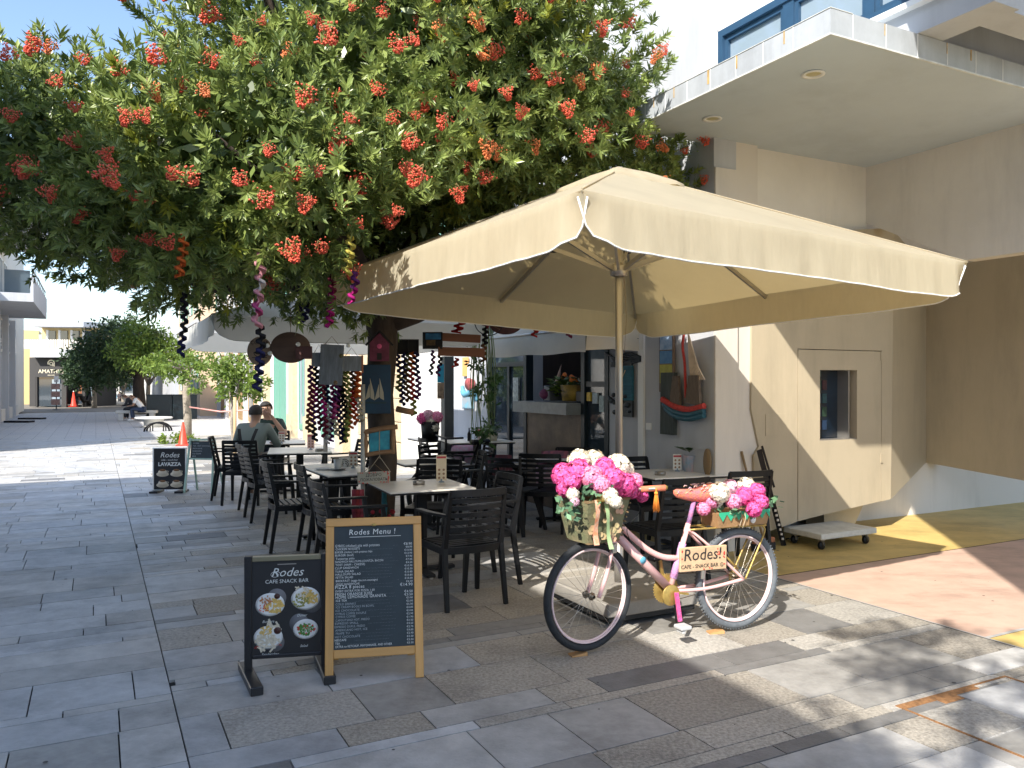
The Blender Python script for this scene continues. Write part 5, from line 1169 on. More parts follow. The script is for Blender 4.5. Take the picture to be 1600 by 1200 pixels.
# drivetrain
b = MB(); b.lathe([(.03, .04), (.088, .04), (.09, .043), (.088, .046), (.03, .046)], 30, c=(.6, 0, .318), axis='y')
for i in range(34): a = 2 * math.pi * i / 34; b.ball((.6 + .092 * math.cos(a), .043, .318 + .092 * math.sin(a)), .005, 4, 2)
b.build('chainring', GOLD, bk)
b = MB(); b.lathe([(.001, -.052), (.062, -.054), (.066, -.05), (.06, -.046), (.001, -.046)], 24, c=(.575, 0, .3), axis='y'); b.build('chain_guard', GOLD, bk)
b = MB(); b.bar((.6, -.062, .318), (.69, -.064, .3), .022, .012); b.build('crank_stub', GOLD, bk)
b = MB(); b.bar((.6, -.07, .318), (.625, -.075, .14), .024, .014); b.build('crank_arm', mat('pink_wool', (.85, .12, .35), .9, var=.4, vscale=50, bump=.6, bscale=120), bk)
b = MB(); b.bbox(.57, .65, -.165, -.08, .108, .132, .006); b.bbox(.585, .61, -.155, -.09, .085, .108, .004); b.build('pedal', mat('grey_pedal', (.5, .5, .5), .5), bk)
b = MB(); b.bar((.6, .06, .318), (.575, .065, .49), .02, .012); b.build('crank_arm', GOLD, bk); b = MB(); b.bbox(.54, .61, .08, .165, .48, .505, .006); b.build('pedal', M['black'], bk)
b = MB(); b.tube([(.6, .043, .408), (1.13, .043, .378)], .003, 4); b.tube([(.6, .043, .228), (.95, .043, .27), (1.13, .043, .31)], .003, 4); b.build('chain', M['brown_dark'], bk)
b = MB(); b.lathe([(.02, .03), (.045, .032), (.03, .05), (.02, .05)], 16, c=(1.13, 0, HZ), axis='y'); b.build('sprocket', GOLD, bk)
b = MB(); b.bar((1.13, .05, HZ), (1.1, .055, .25), .02, .01); b.bar((1.1, .055, .25), (1.08, .055, .21), .016, .01); b.build('derailleur', M['black'], bk)
bt('kickstand', [(.66, .04, .31), (.74, .12, .03)], .007, M['black_matt'])
# gold rear rack
b = MB()
for s in (-1, 1):
    b.tube(spl([(.735, s * .03, .69), (.8, s * .055, .695), (1.1, s * .06, .69), (1.3, s * .06, .682), (1.33, s * .02, .68)]), .0065, 8)
    b.tube(spl([(1.285, s * .06, .684), (1.3, s * .063, .64), (1.22, s * .066, .49), (1.14, s * .066, HZ)]), .0065, 8)
for k in range(4): b.tube([(.86 + k * .13, -.06, .692), (.86 + k * .13, .06, .692)], .005, 6)
b.build('rear_rack', GOLD, bk)
b = MB(); b.tube([(.97, -.066, .52), (1.08, -.066, .42)], .007, 6); b.build('rack_stay', GOLD, bk)
bt('brake_cable', spl([st_(.22, -.1, .985), (.3, -.12, .86), (.25, -.06, .74), (.3, -.03, .64)]), .0022, M['black_matt'], 5)
bt('brake_cable', spl([st_(.22, .08, .985), (.05, -.04, .9), (.08, -.06, .75), st_(.13, -.01, .69)]), .0022, M['black_matt'], 5)
b = MB(); b.bbox(.135, .175, -.075, -.045, .6, .66, .006); b.build('brake', M['alu'], bk)
b = MB(); b.lathe([(.001, -.001), (.022, -.001), (.022, .0), (.001, .0)], 16, c=(.385, -.0275, .53), axis='y'); b.build('blue_sticker', mat('blue_sticker', (.12, .38, .52), .5), bk)
# front basket with a flowered liner
BKM = mat('flowered_liner', (.24, .2, .11), .8, var=1.0, vscale=17, col2=(.13, .16, .08), bump=.5, bscale=60)
b = MB(); b.cs = False
lo = [st_(x, y, .685) for x, y in ((-.08, -.1), (.15, -.1), (.15, .1), (-.08, .1))]; hi = [st_(x, y, .935) for x, y in ((-.125, -.15), (.19, -.15), (.19, .15), (-.125, .15))]
def subdiv(b, A, B_, n=8):
    for k in range(4):
        a0, a1, c0, c1 = [Vector(q) for q in (A[k], A[(k + 1) % 4], B_[k], B_[(k + 1) % 4])]; vs = []
        for j in range(n + 1):
            for i in range(n + 1):
                u, v = i / n, j / n; p = a0.lerp(a1, u).lerp(c0.lerp(c1, u), v); nn = (p - Vector(st_(.03, 0, p.z))).normalized(); p += nn * (.012 * math.sin(u * math.pi) + .004 * math.sin(u * 20 + k) * math.sin(v * 9)); vs.append(p)
        b.add(vs, [(j * (n + 1) + i, j * (n + 1) + i + 1, (j + 1) * (n + 1) + i + 1, (j + 1) * (n + 1) + i) for j in range(n) for i in range(n)], None, True)
    b.add(lo, [(3, 2, 1, 0)])
subdiv(b, lo, hi); bs_ = b.build('basket', BKM, bk)
b = MB(); b.tube([Vector(q) for q in hi], .008, 8, closed=True); b.tube([Vector(q) for q in lo], .006, 8, closed=True); b.build('basket_rim', mat('wicker', (.2, .13, .06), .8, bump=.5), bs_)
b = MB()
for j in range(1, 9):
    ring_ = [Vector(lo[k]).lerp(Vector(hi[k]), j / 9) for k in range(4)]; cc = sum(ring_, Vector()) / 4; pts_ = []
    for k in (1, 2): 
        for i in range(9): q = ring_[k].lerp(ring_[(k + 1) % 4], i / 9); pts_.append(q + (q - cc).normalized() * (.012 + .004 * (i % 2)))
    b.tube(pts_, .006, 5)
b.build('wicker_weave', mat('wicker', (.2, .13, .06), .8, bump=.5), bs_)
for (x0, z0, w, m_, tip) in ((-.075, .95, .034, mat('orange_ribbon', (.8, .2, .06), .7, var=.8, vscale=30, col2=(.75, .6, .45)), .69), (-.015, .94, .028, mat('green_ribbon', (.42, .58, .28), .6), .655)):
    b = MB(); b.cs = True; vs = []
    for k in range(9):
        t = k / 8; z = z0 + (tip - z0) * t; dx = .05 * t * (1 if w < .03 else 0); q1 = st_(x0 + dx - w / 2, -.168 - .012 * math.sin(t * 6) - .004, z); q2 = st_(x0 + dx + w / 2, -.168 - .012 * math.sin(t * 6 + .6) - .004, z); vs += [q1, q2]
    b.add(vs, [(2 * k, 2 * k + 1, 2 * k + 3, 2 * k + 2) for k in range(8)]); b.build('ribbon', m_, bk)
b = MB(); b.lathe([(.001, .03), (.025, .02), (.035, -.01), (.001, -.01)], 14, c=st_(-.045, -.175, .95)); b.build('tin_bell', GOLD, bk)
b = MB(); r_ = random.Random(6)
for k in range(26):
    u, v = r_.random(), r_.random(); c_ = st_(-.1 + u * .27 - .0, -.112 - v * .045 - .016, .7 + v * .2); b.lathe([(.001, .003), (.012 + .01 * r_.random(), 0)], 6, c=c_, axis='y')
b.build('liner_flower', mat('liner_flower', (.75, .35, .25), .8, var=1.0, vscale=8, col2=(.3, .4, .16)), bs_)['kind'] = 'stuff'
# wooden name sign on the frame
sg = MB(); sg.bbox(-.178, .178, -.009, .009, -.075, .075, .003); sb = sg.build('name_board', mat('raw_plywood', (.62, .42, .25), .75, var=.2, vscale=5, stretch=(1, 1, 6), bump=.15), bk, (.79, -.085, .517), (0, R(1.5), 0))
INK = mat('black_ink', (.02, .018, .02), .7)
text('lettering', 'Rodes!', .105, INK, sb, (-.01, -.0105, .025), shear=.08); text('lettering', 'CAFE - SNACK BAR', .033, INK, sb, (-.03, -.0105, -.045))
b = MB(); b.tube([(.14 + .012 * math.cos(t), -.0105, -.045 + .012 * math.sin(t)) for t in [2 * math.pi * k / 14 for k in range(14)]], .0012, 4, closed=True); b.ball((.136, -.0105, -.042), .0018, 5, 4); b.ball((.144, -.0105, -.042), .0018, 5, 4)
b.tube([(.135, -.0105, -.048), (.14, -.0105, -.051), (.145, -.0105, -.048)], .001, 4); b.build('smiley', INK, sb)
b = MB(); r_ = random.Random(12)
for k in range(22):
    x, z = r_.choice([(r_.uniform(-.165, .165), r_.choice([-.066, -.06, .064])), (r_.choice([-.165, .16]), r_.uniform(-.06, .06)), (r_.uniform(.1, .165), r_.uniform(0, .06))]); b.lathe([(.001, 0), (.005, 0), (.005, .0015)], 8, c=(x, -.0108, z), axis='y')
b.build('red_dots', mat('red_dot', (.7, .07, .05), .6), sb)['kind'] = 'stuff'
b = MB(); b.bbox(-.01, .012, -.006, .006, -.13, -.07, .002); b.build('sign_peg', M['alu'], sb)
# rear flower box on the rack: a thing of its own
def bw(x, y, z): return BK + Vector((x * math.cos(R(BA)) - y * math.sin(R(BA)), x * math.sin(R(BA)) + y * math.cos(R(BA)), z))
fx = empty('flower_box', bw(1.1, 0, .697), BA, 'brown box with green paper edging tied on the rear rack of the pink bicycle', 'box')
b = MB(); A = [(-.19, -.085, 0), (.2, -.085, 0), (.2, .085, 0), (-.19, .085, 0)]; B2 = [(-.205, -.1, .09), (.215, -.1, .09), (.215, .1, .09), (-.205, .1, .09)]
b.add(A + B2, [(3, 2, 1, 0), (0, 1, 5, 4), (1, 2, 6, 5), (2, 3, 7, 6), (3, 0, 4, 7), (4, 5, 6, 7)], None, False); b.build('box_body', mat('brown_paper', (.38, .22, .1), .85, var=.3, vscale=9, bump=.4, bscale=25), fx)
b = MB(); N = 13; vs = []
for i in range(N + 1):
    x = -.2 + .41 * i / N; vs += [(x, -.104, .1), (x, -.103, .04 if i % 2 else .085)]
b.add(vs, [(2 * i, 2 * i + 1, 2 * i + 3, 2 * i + 2) for i in range(N)]); b.build('zigzag_edging', mat('green_paper', (.03, .4, .22), .6), fx)
b = MB(); b.lathe([(.001, 0), (.022, 0), (.022, .002)], 18, c=(.075, -.1015, .04), axis='y', sy=1.2); b.build('white_disc', M['white'], fx)
b = MB(); 
for x in (-.03, .0): b.tube([(x, -.106, .1), (x + .01, -.105, .05), (x - .01, -.1, -.01)], .0025, 5)
b.build('twine', mat('twine', (.6, .5, .36), .9), fx)
rear = [(1112, 782, 5.14, 'rose', .75), (1099, 795, 5.1, 'rose', .62), (1124, 770, 5.1, 'white', .95), (1140, 762, 5.25, 'blush', .8), (1147, 784, 5.1, 'rose', .72), (1166, 760, 5.25, 'white', .85), (1163, 775, 5.12, 'pink', .85), (1182, 768, 5.2, 'pink', .8), (1188, 784, 5.12, 'pink', .75), (1178, 796, 5.06, 'pink', .7), (1102, 770, 5.2, 'pink', .4)]
bouquet('rear_flowers', tuple(bw(1.1, 0, .79)), rear, 'pink and white artificial hydrangeas in the brown box on the rear rack', [(1130, 795, 5.12), (1150, 792, 5.12), (1170, 790, 5.15), (1205, 782, 5.2)])
front = [(880, 742, 4.72, 'pink', 1.0), (884, 762, 4.68, 'pink', .8), (905, 736, 4.7, 'pink', 1.05), (925, 745, 4.66, 'rose', .95), (905, 720, 4.85, 'white', 1.0), (928, 720, 4.9, 'white', .95), (945, 733, 4.75, 'pink', 1.0), (966, 728, 4.8, 'white', 1.05), (978, 735, 4.85, 'white', .75), (958, 748, 4.66, 'pink', 1.0), (975, 757, 4.7, 'pink', 1.0), (893, 753, 4.64, 'pink', .8), (940, 757, 4.62, 'rose', .75), (986, 764, 4.78, 'pink', .8), (1003, 775, 4.85, 'pink', .55), (953, 775, 4.6, 'white', .7), (962, 784, 4.58, 'white', .55), (895, 772, 4.6, 'white', .55), (992, 752, 4.8, 'rose', .7), (898, 784, 4.58, 'blush', .4)]
bouquet('front_flowers', tuple(bw(.03, 0, .93)), front, 'big pink and white artificial hydrangea bouquet in the front basket', [(925, 768, 4.62), (940, 770, 4.62), (905, 768, 4.62), (890, 790, 4.58), (885, 800, 4.58), (950, 765, 4.62)])
for (px, py, lab, a) in ((903, 1024, 'small wooden wedge under the front wheel of the pink bicycle', 20), (1118, 989, 'small wooden wedge under the rear wheel of the pink bicycle', 10)):
    q = gp(px, py); b = MB(); b.prism([(-.05, 0), (.05, 0), (.05, .02), (-.05, .008)], -.03, .03); tag(b.build('wooden_wedge', mat('wedge_wood', (.55, .3, .12), .8, var=.3), None, q, (0, 0, R(a))), lab, 'wedge')

# black bicycle leaning by the steel post
b2 = empty('black_bicycle', (-.93, 9.3, 0), 38, 'black bicycle leaning behind the tables beside the steel post', 'bicycle')
wheel_part(b2, (0, 0, .335), 0, TYRE, M['black'], False); wheel_part(b2, (1.03, 0, .335), 0, TYRE, M['black'], False)
for nm, pts, r_ in (('down_tube', [(.17, 0, .68), (.42, 0, .3)], .016), ('top_tube', [(.16, 0, .8), (.62, 0, .78)], .014), ('seat_tube', [(.42, 0, .3), (.66, 0, .88)], .014), ('head_tube', [(.14, 0, .64), (.2, 0, .84)], .018), ('chain_stay', [(.42, 0.03, .3), (1.03, .05, .335)], .01), ('seat_stay', [(.62, 0, .78), (1.03, .05, .335)], .009), ('fork_leg', [(.14, -.05, .64), (0, -.055, .335)], .01), ('fork_leg', [(.14, .05, .64), (0, .055, .335)], .01), ('handlebar', [(.25, -.28, .98), (.2, 0, .96), (.25, .28, .98)], .012), ('stem', [(.2, 0, .84), (.2, 0, .96)], .013)):
    bt(nm, pts, r_, M['black'], 8, b2)
b = MB(); b.bbox(.56, .82, -.06, .06, .88, .93, .02); b.build('saddle', M['black'], b2)
# ------------------------------------------------------------------ boards and signs
OAK = mat('varnished_pine', (.62, .33, .1), .4, var=.3, vscale=7, stretch=(1, 1, .12), bump=.15, bscale=30, spec=.5)
OAKH = mat('varnished_pine_crosswise', (.62, .33, .1), .4, var=.3, vscale=7, stretch=(.12, 1, 1), bump=.15, bscale=30)
CHK = mat('chalkboard', (.022, .036, .045), .55, var=.25, vscale=5)
CHALK = mat('chalk', (.72, .74, .72), .9); CHALK2 = mat('faint_chalk', (.36, .4, .42), .9)
mb = empty('menu_board', (-.745, 4.375, 0), 11, 'wooden framed A board with the handwritten Rodes menu in white chalk', 'menu board')
LE = -R(13.2); RO = (LE, 0, 0)
def tl(y, z): return (0, y * math.cos(LE) - z * math.sin(LE), y * math.sin(LE) + z * math.cos(LE))
Wb, Hb = .53, .875
for s in (-1, 1):
    b = MB(); b.bbox(s * (Wb / 2 - .0225) - .0225, s * (Wb / 2 - .0225) + .0225, -.015, .015, 0, Hb - .045, .003); b.build('side_rail', OAK, mb, (0, 0, 0), RO)
    b = MB(); b.bar((s * .22, .38, 0), (s * .22, .215, .82), .04, .02); b.build('rear_leg', OAK, mb)
b = MB(); b.bbox(-Wb / 2, Wb / 2, -.016, .016, Hb - .045, Hb, .003); b.build('top_rail', OAKH, mb, (0, 0, 0), RO)
b = MB(); b.bbox(-Wb / 2 + .046, Wb / 2 - .046, -.013, .013, .125, .17, .003); b.build('bottom_rail', OAKH, mb, (0, 0, 0), RO)
b = MB(); b.box(-Wb / 2 + .045, Wb / 2 - .045, -.006, .004, .17, Hb - .045); cb_ = b.build('chalkboard_panel', CHK, mb, (0, 0, 0), RO)
def ln(body, x, z, size, m=CHALK, align='LEFT', sx=1.0, sh=0.0): return text('lettering', body, size, m, cb_, (x, -.0066, z), align=align, sx=sx, shear=sh, ext=.0002, offset=0.0, **({'space': 1.08}))
ln('Rodes Menu !', -.01, .795, .043, align='CENTER', sh=.1); b = MB(); b.box(-.135, .15, -.0068, -.0064, .768, .7705); b.build('underline', CHALK, cb_)
ITEMS = [('GYROS (chicken) pita with potatoes', '8.90', 1), ('CHICKEN NUGGETS', '8.90', 0), ('BURGER (chicken) } with potatoes chips', '10.90', 0), ('BURGER (beef)', '12.90', 0), ('Tunawrap pitta', '7.90', 0), ('SANDWICH HALLOUMI-LOUNTZA, BACON', '7.00', 0), ('TOST (HAM - CHEESE)', '4.50', 0), ('CLUP SANDWICH', '10.90', 0), ('TUNA SALAD', '10.50', 0), ('HALLOUMI SALAD', '10.80', 0), ('FETTA SALAD', '10.80', 0), ('BREKFAST (eggs-bacon-sausage)', '10.00', 0), ('VEGIE SANDWICHE', '6.00', 0), ('PIZZA 8 pieces', '14.90', 2), ('EVERY EXTRA FOR PIZZA 1.00', '', 0), ('FRESH ORANGE JUISE', '4.50', 1), ('HOME LEMONADE GRANITA', '3.50', 1), ('ICE TEA', '3.00', 0), ('COLD DRINKS', '2.00', 0), ('ICE CREAM BOOLS IN BOWL', '5.00', 0), ('ICE CHOCOLATE', '4.00', 0), ('CYPRUS COFFEE DOUPLE', '3.00', 0), ('CYPRUS COFFEE', '2.90', 0), ('CAPOUTSINO HOT, FREDO', '1.90', 0), ('ESPRESSO SMALL', '2.50', 0), ('ESPRESSO DUPLE, FREDO', '3.50', 0), ('AMERICANO HOT, ICE', '2.70', 0), ('FRAPE TU', '4.00', 0), ('HOT CHOCOLATE', '2.90', 0), ('NESCAFE', '2.50', 0), ('TEA', '3.50', 0), ('EXTRA no KETCHUP, MAYONNAISE, AND OTHER', '0.50', 0)]
z = .722; rl = random.Random(3)
for t_, p_, k in ITEMS:
    sz = .0165 + .005 * k; faint = 0 < ITEMS.index((t_, p_, k)) - 17 < 12
    ln(t_, -.212 + rl.uniform(-.003, .003), z + rl.uniform(-.001, .001), sz, CHALK2 if faint else CHALK, sx=rl.uniform(.82, .98) * (.8 if len(t_) > 30 else 1))
    if p_:
        ln('€' + p_, .212, z, sz * .86, CHALK, 'RIGHT')
        x0 = -.2 + len(t_) * .0105 * (.8 if len(t_) > 30 else 1)
        if x0 < .12: ln('. ' * int((.135 - x0) / .011), x0 + .02, z - .002, .014, CHALK2)
    z -= .0172 + (.003 if k == 2 else 0)
# smudges of old chalk
b = MB(); b.bbox(-.012, .012, -.03, -.012, .826, .84, .003); b.build('hinge', GOLD, mb, (0, 0, 0), RO)

def plate(mb_parent, x, z, r, y=-.001):
    b = MB(); b.lathe([(.001, -.0006), (r * .8, -.0006), (r, -.0012), (r * .98, 0)], 28, c=(x, y, z), axis='y', sy=.82); return b.build('plate', M['white'], mb_parent)
def chips(parent, x, z, r, n, m, seed, y=-.002, el=3.0):
    q = random.Random(seed); b = MB()
    for _ in range(n):
        a, rr = q.uniform(0, 6.28), r * q.random() ** .5; cx, cz = x + rr * math.cos(a), z + rr * .75 * math.sin(a); t = q.uniform(0, 3.14); l = r * .16 * el; w = r * .09; dx, dz = math.cos(t), math.sin(t)
        b.add([(cx - dx * l / 2 - dz * w, y - q.random() * .001, cz - dz * l / 2 + dx * w), (cx - dx * l / 2 + dz * w, y, cz - dz * l / 2 - dx * w), (cx + dx * l / 2 + dz * w, y, cz + dz * l / 2 - dx * w), (cx + dx * l / 2 - dz * w, y - .001, cz + dz * l / 2 + dx * w)], [(0, 1, 2, 3)])
    o = b.build('food', m, parent); o['kind'] = 'stuff'; return o
FRY = mat('print_fries', (.75, .5, .14), .6, var=.3, vscale=90); BUN = mat('print_bun', (.5, .2, .07), .6); GRN = mat('print_salad', (.1, .28, .05), .6, var=.5, vscale=120); REDF = mat('print_red', (.6, .05, .04), .6); BRD = mat('print_wrap', (.7, .62, .48), .6, var=.3, vscale=90); DKS = mat('print_sauce', (.06, .02, .015), .4); GREYC = mat('print_grey_disc', (.16, .16, .17), .6)
sn = empty('food_sign', (-1.245, 4.46, 0), 11, 'black framed Rodes snack bar poster sign with four food pictures', 'sign')
BLK = mat('black_sign_frame', (.02, .02, .022), .35)
for s in (-1, 1):
    b = MB(); b.bbox(s * .205 - .02, s * .205 + .02, -.018, .018, .03, .665, .003); b.build('side_post', BLK, sn)
    b = MB(); b.bbox(s * .2 - .032, s * .2 + .032, -.24, .2, 0, .045, .004); b.build('foot', BLK, sn, (0, 0, 0), (0, 0, R(16 if s < 0 else 10)))
b = MB(); b.bbox(-.184, .184, -.016, .016, .635, .662, .003); b.build('top_bar', mat('gold_top_bar', (.3, .27, .18), .35, metal=.6), sn)
b = MB(); b.bbox(-.184, .184, -.014, .014, .1, .12, .003); b.build('bottom_bar', BLK, sn)
b = MB(); b.box(-.184, .184, -.006, .006, .12, .635); ps = b.build('poster', mat('poster_black', (.028, .028, .03), .3), sn)
def pt(body, x, z, s_, sh=0.0, m=CHALK, **k): return text('lettering', body, s_, m, ps, (x, -.0068, z), shear=sh, ext=.0003, **k)
pt('Rodes', 0, .568, .068, .35); pt('CAFE SNACK BAR', 0, .52, .029)
b = MB(); b.tube([(-.062 + .03 * math.cos(t) * (1 - t / 14), -.0068, .558 + .02 * math.sin(t) * (1 - t / 14)) for t in [k * .35 for k in range(22)]], .0012, 4); b.build('flourish', CHALK, ps)
for (x, z_, nm, tx_) in ((-.09, .395, 'Burgers', -.1), (.1, .42, 'Doner', .08), (-.1, .215, 'Sandwiches', -.09), (.1, .25, 'Salad', .09)):
    b = MB(); b.lathe([(.001, -.0003), (.052, -.0003), (.052, 0)], 26, c=(x + .035 * (1 if nm != 'Salad' else -1), -.0062, z_ + (.035 if nm in ('Burgers', 'Salad') else -.03)), axis='y'); b.build('grey_disc', GREYC, ps)
    plate(ps, x, z_, .078 if nm != 'Salad' else .068, -.0066)
    pt(nm, tx_, z_ - .093, .02, .3)
chips(ps, -.07, .385, .05, 40, FRY, 1, -.008); chips(ps, -.11, .42, .032, 26, BUN, 2, -.009, 2); chips(ps, -.12, .38, .03, 14, REDF, 3, -.0095, 1.5)
chips(ps, .12, .425, .048, 40, FRY, 4, -.008); chips(ps, .075, .41, .045, 30, mat('print_doner', (.5, .45, .12), .6, var=.8, vscale=80, col2=(.1, .14, .04)), 5, -.0085, 2); chips(ps, .08, .46, .04, 12, BRD, 6, -.009, 4)
chips(ps, -.1, .19, .06, 26, BRD, 7, -.008, 5); chips(ps, -.11, .25, .035, 24, FRY, 8, -.0085); chips(ps, -.085, .26, .055, 10, BRD, 14, -.008, 5); chips(ps, -.16, .165, .014, 8, REDF, 9, -.009, 2); chips(ps, -.04, .175, .014, 8, REDF, 15, -.009, 2)
b = MB(); b.lathe([(.001, -.002), (.018, -.002), (.02, 0)], 14, c=(-.05, -.0085, .25), axis='y'); b.build('sauce_dish', DKS, ps); b = MB(); b.lathe([(.001, -.002), (.014, -.002), (.016, 0)], 14, c=(-.052, -.0085, .44), axis='y'); b.build('sauce_dish', DKS, ps)
chips(ps, .1, .25, .044, 60, GRN, 10, -.0085, 2); chips(ps, .1, .25, .05, 14, REDF, 11, -.0092, 1); chips(ps, .1, .25, .02, 14, BRD, 12, -.0095, 1.6)
b = MB(); b.box(-.05, .05, -.0072, -.0064, .612, .617); b.build('clip', M['alu'], ps)

ls = empty('coffee_sign', (gp(265, 769).x, 11.87, 0), 3, 'small black coffee poster sign with four cups, farther down the terrace', 'sign')
b = MB(); b.box(-.225, .225, -.008, .008, .04, .64); p2 = b.build('poster', mat('poster_black', (.028, .028, .03), .3), ls)
b = MB()
for x in (-.235, .235): b.bbox(x - .01, x + .01, -.012, .012, .02, .655, .003)
b.bbox(-.225, .225, -.012, .012, .64, .655, .003); b.build('frame', M['white'], ls)
for x in (-.18, .18): b = MB(); b.bbox(x - .06, x + .06, -.16, .12, 0, .03, .004); b.build('foot', BLK, ls)
def p2t(body, z, s_, sh=0.0, **k): return text('lettering', body, s_, CHALK, p2, (0, -.0088, z), shear=sh, ext=.0004, **k)
p2t('Rodes', .545, .11, .3); p2t('cafe - snack bar', .475, .038); p2t('LAVAZZA', .41, .075, offset=.0025)
CUPC = mat('print_coffee', (.2, .09, .03), .5); BEI = mat('print_cup', (.66, .58, .45), .5)
for (x, z_) in ((-.1, .3), (.1, .3), (-.1, .14), (.1, .14)):
    b = MB(); b.lathe([(.001, -.001), (.088, -.001), (.09, 0)], 24, c=(x, -.009, z_ - .035), axis='y', sy=.42); b.build('saucer_print', BEI, p2)
    b = MB(); b.lathe([(.001, -.002), (.06, -.002), (.062, 0)], 24, c=(x, -.011, z_ - .005), axis='y', sy=.75); b.tube([(x + .055, -.012, z_ + .01), (x + .085, -.012, z_ + .01), (x + .075, -.012, z_ - .02), (x + .05, -.012, z_ - .02)], .006, 5); b.build('cup_print', BEI, p2)
    b = MB(); b.lathe([(.001, -.001), (.045, -.001), (.046, 0)], 20, c=(x, -.0135, z_ + .025), axis='y', sy=.35); b.build('coffee_print', CUPC, p2)

gs = empty('green_chalkboard', (gp(318, 768).x, 11.75, 0), -8, 'small pale green framed chalkboard easel with a handwritten list', 'menu board')
GRF = mat('pale_green_wood', (.36, .52, .44), .6, var=.15)
b = MB(); b.box(-.17, .17, -.004, .004, .5, .76); cg = b.build('chalkboard_panel', CHK, gs, (0, 0, 0), (R(-8), 0, 0))
for s in (-1, 1):
    b = MB(); b.bar((s * .215, -.02, 0), (s * .185, .1, .8), .028, .02); b.build('front_leg', GRF, gs); b = MB(); b.bar((s * .21, .34, 0), (s * .18, .12, .78), .024, .02); b.build('rear_leg', GRF, gs)
for z_ in (.485, .765): b = MB(); b.box(-.19, .19, -.012, .008, z_, z_ + .025); b.build('rail', GRF, gs, (0, 0, 0), (R(-8), 0, 0))
for k, w in enumerate(('COFFEE', 'TEA - HOT CHOCOLATE', 'FRESH JUICE', 'SANDWICH', 'ICE CREAM', 'BEER')): text('lettering', w, .027, CHALK2, cg, (-.14, -.0055, .725 - k * .038), align='LEFT')
# ------------------------------------------------------------------ people
import bmesh
def skin_mesh(name, pts, edges, root, m, sub=2):
    bm = bmesh.new(); lay = bm.verts.layers.skin.verify(); vs = {}
    for k, (p, r_) in pts.items():
        v = bm.verts.new(p); v[lay].radius = (r_, r_) if not isinstance(r_, tuple) else r_; v[lay].use_root = (k == root); vs[k] = v
    for a, b_ in edges: bm.edges.new((vs[a], vs[b_]))
    me = bpy.data.meshes.new(name); bm.to_mesh(me); bm.free(); o = bpy.data.objects.new(name, me); C.objects.link(o)
    md = o.modifiers.new('skin', 'SKIN'); md.use_smooth_shade = True; ss = o.modifiers.new('sub', 'SUBSURF'); ss.levels = sub; ss.render_levels = sub
    dg = bpy.context.evaluated_depsgraph_get(); out = bpy.data.meshes.new_from_object(o.evaluated_get(dg)); out.name = name
    bpy.data.objects.remove(o); bpy.data.meshes.remove(me); out.materials.clear(); out.materials.append(m); return out
def chain(E, *ks):
    for a, b_ in zip(ks, ks[1:]): E.append((a, b_))
SKIN = mat('skin_tan', (.42, .24, .16), .5, var=.06, vscale=12); HAIRM = mat('dark_hair', (.02, .016, .014), .7, bump=.5, bscale=90)
